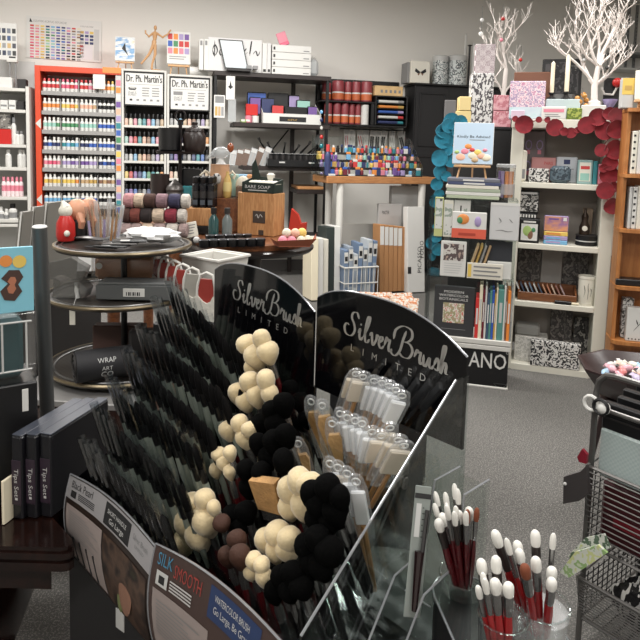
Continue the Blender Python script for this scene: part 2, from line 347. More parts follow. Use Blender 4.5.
# colour chart on the wall
x0, x1, z0, z1 = BF.rect(26, 18.5, 101, 60, -.012); w_ = x1 - x0; h_ = z1 - z0
mb = MB(); mb.box(-w_ / 2, w_ / 2, 0, .003, 0, h_, PAPER)
chart = ['red pink rose pink red rose pink red pink rose rose pink'.split(), 'peach rose rose peach pink peach rose rose peach pink rose peach'.split(), 'yellow yellow gold peach yellow gold tan yellow peach yellow gold yellow'.split(), 'navy teal green navy green lime mint lime green teal navy black'.split(),
         'sky mint lilac green lilac sky mint sky lilac lilac sky lilac'.split(), 'blue navy blue purple navy navy blue sky purple navy purple blue'.split(), 'navy blue grey purple navy blue grey navy teal navy lilac purple'.split(), 'lilac rose purple grey grey purple brown lilac black purple black brown'.split(),
         'red brown grey lilac brown rose grey brown black red black black'.split(), 'cream grey tan brown cream grey tan brown grey black black grey'.split()]
for j, cc in enumerate(chart):
    for i, n in enumerate(cc):
        xx = -w_ / 2 + .035 + j * w_ * .069; zz = h_ - .085 - i * h_ * .068
        mb.rect(xx, xx + w_ * .05, zz - h_ * .04, zz, -.001, cm(n, .6))
for j, cc in enumerate((['gold', 'navy', 'navy', 'grey', 'red', 'red', 'orange', 'green'], ['lilac', 'navy', 'lilac', 'navy', '', '', '', ''], ['yellow', 'navy', 'navy', 'navy', '', '', '', ''])):
    for i, n in enumerate(cc):
        if n: xx = w_ * .21 + j * w_ * .066; zz = h_ - .11 - i * h_ * .085; mb.rect(xx, xx + w_ * .05, zz - h_ * .06, zz, -.001, cm(n, .6))
mb.rect(w_ * .4, w_ * .47, h_ * .05, h_ * .8, -.001, LGREY); mb.rect(w_ * .22, w_ * .38, h_ * .05, h_ * .4, -.001, mat('pale_panel', (214, 212, 214), .6))
mb.prism([(-w_ * .46, h_ - .06), (-w_ * .45, h_ - .02), (-w_ * .42, h_ - .06)], -.002, -.001, INK); mb.ftext('LIQUITEX ACRYLIC GOUACHE', .03, -w_ * .41, h_ - .055, -.001, GREY, 'l', w=w_ * .44); mb.ftext('COLOUR MAP', .02, w_ * .3, h_ - .07, -.001, GREY)
o = mb.ob('colour_chart', None, BF.w((x0 + x1) / 2, -.012, z0), BF.yaw); o.rotation_euler.y = R(1); tag(o, 'white colour chart with rows of paint swatches pinned on the wall', 'poster')
# ---- orange paint rack
RY = -.42; zrow = [BF.uz(78, y, RY)[1] for y in (92.5, 112, 131, 150.5, 168.5, 187, 205.5)]
x0, x1, _, ztop = BF.rect(35.5, 67.5, 121.5, 150, RY); W = x1 - x0; ORG = mat('rack_orange', (206, 74, 44), .4); STRIP = mat('price_rail', (150, 148, 146), .5)
t = thing('paint_rack', 'tall orange framed paint rack filled with rows of white bottles', 'rack', BF.w((x0 + x1) / 2, RY, 0), BF.yaw)
mb = MB(); mb.rbox(-W / 2, -W / 2 + .05, -.02, .38, 0, ztop, ORG); mb.prism([(-W / 2 + .001, zrow[2] + .06), (-W / 2 + .05, zrow[2] + .11), (-W / 2 + .05, zrow[2] + .01)], -.022, -.02, WHITE); mb.prism([(-W / 2 + .001, zrow[6] + .06), (-W / 2 + .05, zrow[6] + .11), (-W / 2 + .05, zrow[6] + .01)], -.022, -.02, WHITE); mb.ob('upright', t)
mb = MB(); mb.rbox(W / 2 - .055, W / 2, -.02, .38, 0, ztop - .06, LGREY)
for k in range(22): mb.rect(W / 2 - .05, W / 2 - .006, ztop - .16 - k * .07, ztop - .105 - k * .07, -.021, cm('rose orange white purple peach lilac teal blue green navy yellow'.split()[k % 11], .6))
mb.ob('upright', t)
mb = MB(); mb.rbox(-W / 2 + .05, W / 2, -.02, .38, ztop - .055, ztop, ORG); mb.box(W * .28, W / 2 - .002, -.026, -.02, ztop - .04, ztop + .015, cm('orange')); mb.ob('header', t); MB().box(-W / 2 + .05, W / 2 - .055, .36, .38, 0, ztop - .06, LGREY).ob('back_panel', t)
o = MB().box(W * .17, W * .31, -.034, -.03, ztop - .2, ztop - .06, PAPER).ob('price_card', t)
xi0, xi1 = -W / 2 + .055, W / 2 - .06
for z in zrow:
    mb = MB(); mb.box(xi0, xi1, 0, .355, z - .008, z, LGREY); mb.box(xi0, xi1, -.006, .0, z - .035, z + .003, STRIP); mb.ob('shelf', t)
    for k in range(1, 4): MB().box(xi0 + (xi1 - xi0) * k / 4 - .003, xi0 + (xi1 - xi0) * k / 4 + .003, .002, .34, z, z + .12, STRIP).ob('divider', t)
MB().box(xi0, xi1, 0, .36, .1, zrow[-1] - .12, LGREY).ob('base_cabinet', t)
ROWC = [('red', 'pink', 'red', 'orange'), ('orange', 'orange', 'tan', 'black'), ('mint', 'green', 'lime', 'blue'), ('navy', 'sky', 'blue', 'navy'), ('rose', 'purple', 'lilac', 'navy'), ('yellow', 'orange', 'gold', 'brown'), ('sky', 'teal', 'blue', 'black')]
ALT = {'red': 'rose', 'pink': 'red', 'orange': 'yellow', 'tan': 'peach', 'black': 'grey', 'mint': 'green', 'green': 'lime', 'lime': 'mint', 'blue': 'navy', 'navy': 'blue', 'sky': 'teal', 'rose': 'pink', 'purple': 'lilac', 'lilac': 'purple', 'yellow': 'gold', 'gold': 'tan', 'brown': 'tan', 'teal': 'sky'}
_pb = {}
def paintb(c, cap):
    if (c, cap) not in _pb: _pb[(c, cap)] = bottle_mesh('paint_bottle', .0195, .125, PAPER, {'w': WHITE, 'k': BLACK, 'c': cm(c)}[cap], cm(c), 8, .2)
    return _pb[(c, cap)]
binw = (xi1 - xi0) / 4
for r_, z in enumerate(zrow):
    for b in range(4):
        for k in range(4):
            c = ROWC[r_][b]; c = ALT[c] if rnd.random() < .35 else c
            cap = 'c' if r_ == 0 else ('k' if (r_ == 1 and b == 3) or (r_ > 2 and rnd.random() < .35) else 'w')
            x_ = (x0 + x1) / 2 + xi0 + b * binw + binw * (.15 + .235 * k)
            put(paintb(c, cap), 'paint_bottle', 'white paint bottle with %s band, %s in %s bin, %s row of orange rack' % (c, ORD[k], ORD[b], ORD[r_]), 'bottle', BF.w(x_, RY + .03, z), 'paint bottles in the orange rack')
# ---- twin white ink cabinets
DY = -.45; cab_top = BF.uz(145, 69.5, DY)[1]
def ink_unit(pa, pb_, rows, ci, what, lab):
    x0, x1, _, zt = BF.rect(pa, 71, pb_, 150, DY); W = x1 - x0; zt = cab_top - (0 if ci == 0 else .03)
    t = thing('ink_cabinet', 'white open ink cabinet %s' % lab, 'cabinet', BF.w((x0 + x1) / 2, DY, 0), BF.yaw)
    for s in (-1, 1): MB().rbox(min(s * W / 2, s * (W / 2 - .022)), max(s * W / 2, s * (W / 2 - .022)), 0, .4, 0, zt, WHITE).ob('side_panel', t)
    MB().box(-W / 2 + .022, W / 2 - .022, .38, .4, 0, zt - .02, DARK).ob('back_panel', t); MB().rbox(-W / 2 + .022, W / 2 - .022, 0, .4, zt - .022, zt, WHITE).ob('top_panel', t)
    hz = zt - .3
    mb = MB(); mb.rbox(-W / 2 + .022, W / 2 - .022, .0, .02, zt - .36, zt - .025, BLACK, .002); mb.box(-W / 2 + .036, W / 2 - .036, -.002, .0, zt - .346, zt - .04, PAPER)
    mb.ftext("Dr. Ph. Martin's", .1, 0, zt - .125, -.003, INK, w=W * .78); mb.ftext("Dr. Ph. Martin's", .1, .003, zt - .125, -.0032, INK, w=W * .78); mb.box(-W * .36, W * .36, -.003, -.0025, zt - .15, zt - .147, GREY)
    if ci == 0: mb.text('O', .07, lambda a, b: (-W * .26 + a * 1.6, -.003, zt - .2 + b * .5), INK); mb.rect(-W * .33, -W * .19, zt - .205, zt - .19, -.003, INK)
    else: mb.rect(-W * .36, -W * .16, zt - .205, zt - .17, -.003, GREY)
    mb.ftext('INKS', .03, -W * .26, zt - .24, -.003, GREY, w=W * .18); mb.ftext('BOMBAY', .03, -W * .26, zt - .262, -.003, GREY, w=W * .18)
    for cx in (.0, .22): lines(mb, cx * W - .02, cx * W + .06, zt - .27, zt - .17, 4, GREY, -.003)
    for k in range(5): mb.box(-W * .32 + k * W * .15, -W * .32 + k * W * .15 + .025, -.003, -.0025, zt - .31, zt - .292, INK if k == 0 else GREY)
    mb.ob('header_sign', t)
    for i, y in enumerate(rows):
        z = BF.uz((pa + pb_) / 2, y, DY)[1]; MB().rbox(-W / 2 + .022, W / 2 - .022, .0, .38, z - .025, z, WHITE).ob('shelf', t)
        if i > 4: continue
        pal = [('peach', 'cream', 'rose', 'mint', 'teal', 'rose', 'sky', 'grey', 'tan'), ('mint', 'rose', 'red', 'teal', 'peach', 'brown', 'sky', 'rose', 'lime'), ('grey', 'white', 'sky', 'tan', 'peach', 'brown', 'grey', 'lilac', 'cream'), ('yellow', 'red', 'purple', 'navy', 'sky', 'green', 'teal', 'mint', 'orange'), ('navy', 'purple', 'blue', 'black', 'grey', 'navy', 'teal', 'blue', 'black')][(i + ci * 2) % 5]
        for k in range(9):
            x_ = (x0 + x1) / 2 - W / 2 + .022 + (W - .044) * (k + .5) / 9
            put(inkb(pal[k]), 'ink_bottle', '%s ink bottle, black capped, %s on %s shelf of %s' % (pal[k], ORD[k], ORD[i], what), 'bottle', BF.w(x_, DY + .035, z), 'ink bottles in the white cabinets')
_ib = {}
def inkb(c):
    if c not in _ib: _ib[c] = bottle_mesh('ink_bottle', .0185, .115, mat('inkbody_' + c, tuple(int(v * .55 + 80) for v in COLS[c]), .4), BLACK, mat('label_' + c, tuple(int(v * .5 + 100) for v in COLS[c]), .5), 8, .4)
    return _ib[c]
ink_unit(121.5, 166.5, (125.5, 143.5, 161, 178.5, 196), 0, 'cabinet beside orange rack', 'beside the orange rack with an oval emblem on its sign')
ink_unit(167, 212, (125.5, 143.5, 161, 178.5), 1, 'cabinet beside black shelf', 'next to the black shelving, grey block on its sign')
# ---- on top of the cabinets
def easel_canvas(F, px, y, zb, name_lab, art_fn, label, pic_name='canvas'):
    loc, w, h = fit(F, *px, y, zb); WD = mat('easel_wood', (206, 164, 120), .5)
    t = thing('table_easel', label[0], 'easel', loc, F.yaw)
    mb = MB()
    for s in (-1, 1): mb.tube([(s * w * .36, -.02, 0), (s * w * .1, .055, h * .95)], .006, WD, 6)
    mb.ob('front_leg', t); MB().tube([(0, .11, 0), (0, .06, h * .95)], .006, WD, 6).ob('rear_leg', t); MB().rbox(-w * .46, w * .46, -.035, .005, h * .2, h * .245, WD).ob('ledge', t)
    mb = MB(); ch = h * .8; mb.rbox(-w / 2, w / 2, 0, .014, 0, ch, PAPER, .002); art_fn(mb, w, ch)
    o = mb.ob(pic_name, None, loc + F.ey * -.034 + V((0, 0, h * .25 + .005)), F.yaw); o.rotation_euler.x = R(-12); tag(o, label[1], label[2])
    return t
zc0, zc1 = cab_top, cab_top - .03
def art_bird(mb, w, h):
    mb.rect(-w * .47, w * .47, h * .03, h * .97, -.001, patt('beach_painting', [(220, 200, 170), (235, 232, 225), (120, 160, 200), (150, 185, 215)], 9, 'noise', .6, (1, 1, 2.5), True))
    mb.prism([(-.03, h * .5), (.0, h * .75), (.01, h * .45), (.035, h * .2), (.0, h * .38)], -.003, -.001, INK)
easel_canvas(BF, (115, 38, 135, 67), DY + .12, zc0, '', art_bird, ('small wooden easel holding a seaside painting beside the jointed figure', 'little seaside painting with a dark bird shape on a wooden easel', 'painting'))
def art_sw(mb, w, h):
    for i in range(3):
        for j in range(4): mb.rect(-w * .46 + j * w * .235, -w * .46 + j * w * .235 + w * .19, h * (.75 - i * .22), h * (.93 - i * .22), -.001, cm([['red', 'orange', 'lilac', 'purple'], ['blue', 'green', 'red', 'red'], ['rose', 'orange', 'rose', 'lilac']][i][j], .6))
    lines(mb, -w * .4, w * .4, h * .12, h * .26, 2, GREY)
easel_canvas(BF, (167, 33, 190.5, 71), DY + .12, zc1, '', art_sw, ('small wooden easel holding a card of twelve colour squares', 'white card with twelve bright paint squares on a wooden easel', 'card'), 'swatch_card')
# wooden lay figure
loc, w_, h_ = fit(BF, 141, 25.5, 171, 68, DY + .12, zc0); LW = mat('figure_wood', (196, 152, 108), .45)
t = thing('mannequin', 'jointed wooden artist figure with spread arms standing on white cabinet', 'mannequin', loc, BF.yaw); k = h_ / 42.5
def mp(px, py, y=0): return ((px - 156) * k, y, (68 - py) * k)
MB().lathe([(.05, 0), (.05, .012), (.044, .016)], LW, n=20).ob('base', t); MB().tube([(0, .012, .012), mp(154.5, 50, .012)], .004, STEEL, 6).ob('rod', t)
mb = MB(); mb.ball(mp(155.3, 27.7), (1.5 * k, 1.6 * k, 2.3 * k), LW); mb.tube([mp(155.2, 31), mp(155.1, 29.5)], .7 * k, LW)
mb.tube([mp(155.1, 31.2), mp(155, 33), mp(154.8, 38.5)], [1.4 * k, 2.6 * k, 1.7 * k], LW, 10); mb.tube([mp(154.8, 38), mp(154.3, 40.5), mp(153.8, 44)], [1.2 * k, 2.2 * k, 2 * k], LW, 10)
for P in ([(153, 33), (149.5, 36), (146.5, 33.2), (146.3, 30.5)], [(157.3, 33), (162, 36), (167, 32.5), (169.5, 28.5)], [(153.3, 44), (150, 52), (145, 58.5), (142.2, 61.8)], [(155, 44), (155.2, 52), (152.5, 61), (152, 65.5)]):
    rr = [1.1, 1.0, .7, .75] if P[0][1] < 40 else [1.6, 1.3, .9, 1.0]
    mb.tube([mp(*q) for q in P], [a * k for a in rr], LW, 8)
    for q, a in zip(P[:3], rr): mb.ball(mp(*q), a * k * 1.1, LW, 8, 6)
mb.ball(mp(152.3, 66.3, -.01), (1 * k, 2.2 * k, 1 * k), LW, 8, 6); mb.ob('figure', t)
# ---- black steel shelving with books and boxes
LY = -.55; FB = mat('shelf_black_brown', (44, 36, 34), .45)
xs0, xs1 = BF.uz(213.5, 120, LY)[0], BF.uz(330, 120, LY)[0]; W = xs1 - xs0; xm = (xs0 + xs1) / 2
zt = BF.uz(270, 73.5, LY)[1]; z2 = BF.uz(280, 123.5, LY)[1]; z3 = BF.uz(290, 166.5, LY)[1]; zb_ = .45
t = thing('display_shelving', 'black steel and brown board shelving against the back wall', 'shelf', BF.w(xm, LY, 0), BF.yaw)
for px in (213.5, 297.5, 325):
    x_ = BF.uz(px, 140, LY)[0] - xm
    for y_ in ((.0, .42) if px != 297.5 else (.42,)): MB().rbox(x_, x_ + (.045 if px == 297.5 else .03), y_, y_ + .03, 0, zt - .045, BLACK if px != 297.5 else FB).ob('post', t)
for z, a in ((zt, -W / 2), (z2, -W / 2 + .2), (z3, -W / 2 + .3), (zb_, -W / 2 + .1), (z3 - .24, W * .22)): MB().rbox(a, W / 2, -.01, .45, z - .045, z, FB).ob('shelf', t)
MB().tube([(W * .2, .44, z2 - .05), (-.05, .44, z3 + .02)], .008, BLACK, 6).ob('brace', t)
MB().rbox(W / 2 - .32, W / 2 - .02, .01, .44, z3 - .238, z3 - .21, mat('desk_wood', (188, 136, 88), .5, noise=.15, ns=12)).ob('board', t)
sh = LY + .02
LB = mat('light_box', (206, 205, 204), .5)
def art_script(mb, w, h):
    pts = [[(-.42, .62), (-.38, .78), (-.33, .62), (-.38, .45), (-.42, .62)], [(-.38, .9), (-.38, .4)], [(-.3, .55), (-.26, .66), (-.22, .55), (-.27, .48), (-.3, .6)], [(-.18, .5), (-.16, .8), (-.1, .5)], [(.12, .55), (.2, .72), (.14, .5), (.24, .62)], [(.26, .55), (.3, .95), (.27, .5)], [(.33, .55), (.38, .66), (.42, .52), (.46, .66)]]
    for p in pts: mb.stroke([(a * w, b * h) for a, b in p], .012, lambda x, z: (x, -.001, z), INK)
boxy(BF, 'boxed_canvas_set', 'wide pale grey box with handwritten lettering on the black shelving', 'box', (208, 38.5, 262, 74), sh, .1, LB, zt, art=art_script)
for i, (a, c) in enumerate(((199, 203.5), (204, 208.3))):
    boxy(BF, 'ring_binder', 'slim white upright binder, %s beside the grey lettered box' % ORD[i], 'binder', (a, 39, c, 72.5), sh + (.0 if i else .0), .2, PAPER, zt, art=lambda mb, w, h: mb.rect(-w * .25, w * .25, h * .8, h * .95, -.001, GREY))
for i, (a, c) in enumerate(((262.4, 267), (267.2, 271))): boxy(BF, 'ring_binder', 'white upright binder, %s after the grey lettered box' % ORD[i], 'binder', (a, 43, c, 74.5), sh, .2, (PAPER, LB)[i], zt, art=lambda mb, w, h: mb.rect(-w * .3, w * .3, h * .05, h * .14, -.001, INK))
zz = zt
for i in range(4):
    h4 = .075; w4 = BF.uz(311, 70, sh)[0] - BF.uz(272, 70, sh)[0]
    o = MB().rbox(-w4 / 2, w4 / 2, 0, .25, 0, h4 - .003, PAPER); o.rect(-w4 * .47, -w4 * .42, .02, .05, -.001, INK); o.rect(w4 * .3, w4 * .45, .015, .025, -.001, GREY)
    tag(o.ob('storage_box', None, BF.w(BF.uz(291.5, 70, sh)[0], sh, zz), BF.yaw), 'flat white box, %s from the bottom of the pile on black shelving' % ORD[i], 'box', 'flat white boxes piled on the shelving'); zz += h4
mb = MB(); mb.rbox(-.05, .05, 0, .02, 0, .14, cm('rose'), .003); mb.rbox(-.045, .045, -.03, 0, 0, .035, cm('pink')); o = mb.ob('pink_pad', None, BF.w(BF.uz(286, 50, sh)[0], sh + .06, zz), BF.yaw); o.rotation_euler = (0, R(-22), BF.yaw); tag(o, 'pink notepad leaning on the pile of flat white boxes', 'notepad')
boxy(BF, 'paper_roll', 'crumpled white packet at the end of the black top shelf', 'packet', (308, 59, 319, 77), sh + .02, .1, MILK, zt, bevel=.03)
boxy(BF, 'paper_roll', 'white figure shaped pad box beside the flat white boxes', 'box', (311.8, 56, 316, 76.5), sh + .15, .1, PAPER, zt, bevel=.02)
# light pad on stand
loc, w_, h_ = fit(BF, 222, 39.5, 246, 73, LY - .02, zt + .001)
t = thing('light_pad', 'pale screen light pad with dark frame leaning on grey lettered box', 'light pad', loc, BF.yaw)
mb = MB(M=Matrix.Shear('XZ', 4, (-.22, 0)) if False else None); S_ = lambda x, z: (x - .22 * (z - h_ / 2), .012 * 0 + z * .08, z)
mb.add([S_(a, b) for a, b in ((-w_ / 2, .02), (w_ / 2, .02), (w_ / 2, h_), (-w_ / 2, h_))] + [tuple(V(S_(a, b)) + V((0, .012, 0))) for a, b in ((-w_ / 2, .02), (w_ / 2, .02), (w_ / 2, h_), (-w_ / 2, h_))], [(0, 1, 2, 3), (7, 6, 5, 4), (0, 4, 5, 1), (1, 5, 6, 2), (2, 6, 7, 3), (3, 7, 4, 0)], DARK); mb.ob('frame', t)
e = .012; mb = MB(); mb.quad([tuple(V(S_(a, b)) + V((0, -.002, 0))) for a, b in ((-w_ / 2 + e, .034), (w_ / 2 - e, .034), (w_ / 2 - e, h_ - e), (-w_ / 2 + e, h_ - e))], mat('pale_screen', (196, 204, 208), .25)); mb.ob('screen', t)
MB().rbox(-w_ * .3, w_ * .7, -.04, .02, 0, .025, DARK).ob('stand', t); 
for x_ in (.52, .78): MB().rbox(w_ * x_, w_ * x_ + .05, -.05, 0, .025, .06, GREY).ob('clip', t)
# rolled canvas and spools on the ink cabinet edge
mb = MB(); mb.tube([(-.09, 0, .045), (.09, 0, .045)], .045, PAPER, 14); o = mb.ob('canvas_roll', None, BF.w(BF.uz(199, 67, DY)[0], DY + .06, zc1), BF.yaw); tag(o, 'rolled white canvas lying on top of the white cabinet', 'roll')
# shelf two: boxed inks in a white tray
loc, w_, h_ = fit(BF, 263, 110, 321, 124, sh, z2)
t = thing('display_tray', 'white cardboard display tray with black label on the black shelving', 'tray', loc, BF.yaw)
mb = MB(); mb.box(-w_ / 2, w_ / 2, 0, .006, 0, h_ * .72, PAPER); mb.box(-w_ * .22, w_ * .24, -.002, 0, h_ * .15, h_ * .5, INK); mb.ftext('ACRYLIC', .025, 0, h_ * .22, -.003, cm('gold')); mb.ob('front_panel', t)
mb = MB(); mb.box(-w_ / 2, w_ / 2, .3, .306, 0, h_ * .9, PAPER); mb.box(-w_ / 2, w_ / 2, .006, .3, 0, .006, PAPER)
for s in (-1, 1): mb.prism([(0, 0), (.3, 0), (.3, h_ * 1.6), (0, h_ * .72)], s * w_ / 2 - .003, s * w_ / 2 + .003, PAPER, 'x')
mb.ob('tray_body', t)
def bb(px, y, c, lab, zb): boxy(BF, 'ink_set', 'black boxed paint set with %s label, %s' % lab, 'box', px, y, .07, BLACK, zb, art=lambda mb, w, h: mb.box(-w * .48, w * .48, -.002, 0, h * .35, h * .96, cm(c)))
bb((272, 105, 283.5, 121), sh + .03, 'red', ('red', 'front row of the white tray'), z2 + .007)
boxy(BF, 'ink_set', 'wide unlabelled black boxed set, front row of the white tray', 'box', (284.5, 107, 307, 121), sh + .03, .07, BLACK, z2 + .007)
bb((308, 106.5, 317, 121), sh + .03, 'purple', ('purple', 'front row of the white tray'), z2 + .007)
zq = z2 + .007
for px, c, wd in (((250, 97, 260.5, 115), 'purple', 'second row, beside the spools'), ((261.5, 98, 274, 116), 'navy', 'second row, behind the red label'), ((297, 100, 310, 116), 'mint', 'second row, near the steel post')): bb(px, sh + .12, c, (c, wd), zq)
for px, c, wd in (((247.5, 92, 266, 112), 'blue', 'back row beside the wall'), ((268, 93, 288, 112), 'black', 'back row middle'), ((289, 95, 299, 112), 'lilac', 'back row near the steel post')): bb(px, sh + .21, c, (c, wd), zq)
# small stuff by the tray
x_ = BF.uz(250, 120, sh)[0]
for i, (px, c, nm) in enumerate(((249, 'rose', 'pink'), (256, 'white', 'white'), (244, 'lime', 'green'))):
    x_ = BF.uz(px, 120, sh)[0]; o = MB().lathe([(.035, 0), (.035, .07 if i < 2 else .03), (.03, .072 if i < 2 else .032)], cm(c), n=14); o.rect(-.02, .02, .01, .03, -.036, PAPER)
    tag(o.ob('tape_spool', None, BF.w(x_, sh + .045, z2)), 'small %s tape spool beside the white display tray' % nm, 'spool')
boxy(BF, 'boxed_set', 'little red and white box on top of the tape spools', 'box', (246, 104, 258, 111), sh + .06, .08, RED, z2 + .075)
# hanging cards beside the posts
for i, (px, c1, lab) in enumerate((((214, 95, 225, 118), PAPER, 'grey and tan swatch card hanging on the black post, below the other'), ((226, 76, 235, 100), PAPER, 'white card with dark star hanging high by the black shelving'), ((228, 99, 236, 122), MILK, 'clear hanging packet under the star card'))):
    loc, w_, h_ = fit(BF, *px, LY - .03); mb = MB(); mb.rbox(-w_ / 2, w_ / 2, 0, .012, 0, h_, c1)
    if i == 0: mb.rect(-w_ * .4, w_ * .4, h_ * .66, h_ * .95, -.001, GREY); [mb.rect(-w_ * .4 + j * w_ * .28, -w_ * .4 + j * w_ * .28 + w_ * .22, h_ * .1, h_ * .5, -.001, cm(n)) for j, n in enumerate(('gold', 'tan', 'grey'))]
    if i == 1: mb.prism([(-.01, h_ * .6), (0, h_ * .8), (.01, h_ * .6), (.025, h_ * .55), (0, h_ * .45), (-.025, h_ * .55)], -.002, -.001, INK)
    mb.tube([(0, .006, h_), (0, .02, h_ + .02), (0, .05, h_ + .02)], .002, STEEL, 5); tag(mb.ob('hang_card', None, loc, BF.yaw), lab, 'card')
# third shelf: trays of black jars, brush packs
loc, w_, h_ = fit(BF, 268, 165, 322, 178, LY - .06, z3)
t = thing('jar_tray', 'black jar tray with tiny white labels on the third black shelf', 'tray', loc, BF.yaw); h_ = .07
mb = MB(); mb.box(-w_ / 2, w_ / 2, 0, .008, 0, h_, BLACK)
for x_ in (-.14, .17): mb.rect(x_ - .03, x_ + .03, .035, .05, -.001, LGREY)
mb.ob('front_panel', t); mb = MB(); mb.box(-w_ / 2, w_ / 2, .008, .3, 0, .01, BLACK); mb.box(-w_ / 2, w_ / 2, .3, .308, 0, h_ + .06, BLACK)
for s in (-1, 1): mb.prism([(0, 0), (.3, 0), (.3, h_ + .06), (0, h_)], s * w_ / 2 - .004, s * w_ / 2 + .004, BLACK, 'x')
mb.ob('tray_body', t); jm = (MB().lathe([(.021, 0), (.023, .005), (.023, .1)], DARK, n=10).mesh('pigment_jar'), MB().lathe([(.024, .1), (.024, .118), (.02, .12, LGREY)], BLACK, n=10).mesh('cap'))
for r_ in range(3):
    for k in range(9):
        p = loc + BF.ex * (-w_ / 2 + .035 + k * (w_ - .07) / 8) + BF.ey * (.05 + r_ * .095) + V((0, 0, .011)); put(jm, 'pigment_jar', 'small dark jar with pale lid, %s of row %s in the black jar tray' % (ORD[k], ('one', 'two', 'three')[r_]), 'jar', p, 'pigment jars in the black tray')
for i, (px, py, l) in enumerate(((232, 148, 8), (238, 146, 10), (244, 145, 11), (250, 143, 13), (256, 140, 16), (262, 139, 17))):
    x_, z_ = BF.uz(px, 158, LY + .02); h_ = .11 + l * .006; mb = MB(); mb.prism([(-.03, 0), (.03, 0), (.034, h_), (-.034, h_)], 0, .012, MILK if i in (0, 3, 5) else mat('brush_pack_brown', (96, 74, 60), .3)); mb.rect(-.028, .028, h_ * .75, h_ * .95, -.001, LGREY)
    for q in range(3): mb.tube([(-.015 + q * .015, .006, .01), (-.015 + q * .015, .006, h_ * .9)], .004, KRAFT if q % 2 else DARK, 5)
    o = mb.ob('brush_pack', None, BF.w(x_, LY + .02, z3), BF.yaw); o.rotation_euler = (R(-10), R(8 + i * 3), BF.yaw); tag(o, 'slim packet of brushes, %s of the leaning row on the third black shelf' % ORD[i], 'packet', 'brush packets on the third shelf')
for i, (px, dx, l) in enumerate(((271, -.12, .28), (277, -.09, .24), (283, .02, .24), (289, .1, .22), (296, .14, .26), (303, .17, .26), (309, .12, .3), (316, .07, .28))):
    x_ = BF.uz(px, 158, LY + .3)[0]; mb = MB(); mb.tube([(0, 0, .0), (dx * .4, -.01, l * .5), (dx, -.02, l * .85)], [.012, .014, .008], BLACK, 6); mb.tube([(dx, -.02, l * .85), (dx * 1.15, -.02, l)], [.012, .016], (STEEL, LGREY)[i > 4], 6)
    if i > 5: mb.ball((dx, .0, l * .9), (.06, .02, .07), MILK, 8, 6)
    tag(mb.ob('hand_tool', None, BF.w(x_, LY + .335, z3 + .012), BF.yaw), 'dark handled tool, %s standing behind the black jar tray' % ORD[i], 'tool', 'tools behind the jar tray')
# ================================================================== tubs on the wall shelf, desk, black cabinet
TY = -.3; xa, xb = BF.uz(321, 103, TY)[0], BF.uz(407, 103, TY)[0]; zt1 = BF.uz(360, 101.5, TY)[1]; zt2 = BF.uz(372, 125, TY)[1]
t = thing('wall_shelf', 'black two level wall shelf for burgundy tubs and marker rack', 'shelf', BF.w(xa, TY, 0), BF.yaw); W = xb - xa
MB().rbox(0, W, -.01, .285, zt2 - .02, zt2, BLACK).ob('shelf', t); MB().rbox(0, W * .62, -.01, .285, zt1 - .018, zt1, BLACK).ob('shelf', t); MB().rbox(0, W, .285, .297, zt2 - .02, zt1 + .26, BLACK).ob('back_panel', t)
MB().rbox(W * .58, W * .62, 0, .28, zt2, zt1 - .018, BLACK).ob('divider', t)
BUR = mat('tub_burgundy', (140, 60, 66), .4); TOR = mat('tub_orange', (196, 104, 62), .4)
def tub(w, h): return MB().lathe([(w * .46, 0), (w * .5, .006), (w * .5, h * .08), (w * .5, h * .085, TOR), (w * .5, h * .38, TOR), (w * .5, h * .385, PAPER), (w * .5, h * .45, PAPER), (w * .5, h * .455, BUR), (w * .5, h * .94, BUR), (w * .46, h, BUR)], BUR, n=14)
for i, (a, c, top) in enumerate(((322, 331, 83), (332, 344, 81), (344.5, 351.5, 82), (352, 360.5, 82), (361, 372, 82))):
    loc, w_, h_ = fit(BF, a, top, c, 101, TY + .07, zt1); mb = tub(w_, h_); mb.ob; tag(mb.ob('marker_tub', None, loc), 'burgundy and orange tub, %s in the upper row on the wall shelf' % ORD[i], 'tub', 'burgundy tubs on the wall shelf')
for i, (a, c, top) in enumerate(((324, 332, 103), (333, 340.5, 103), (341, 348.5, 103), (349, 354.5, 104), (355, 360.5, 104))):
    loc, w_, h_ = fit(BF, a, top, c, 124.5, TY + .06, zt2); tag(tub(w_, h_).ob('marker_tub', None, loc), 'burgundy and orange tub, %s in the lower row on the wall shelf' % ORD[i], 'tub', 'burgundy tubs on the wall shelf')
loc, w_, h_ = fit(BF, 361, 105, 368.5, 125, TY + .05, zt2); tag(MB().lathe([(w_ * .5, 0), (w_ * .5, h_), (w_ * .2, h_, LGREY), (w_ * .2, h_ * .9, GREY)], PAPER).ob('paper_roll', None, loc), 'white paper roll standing after the lower burgundy tubs', 'roll')
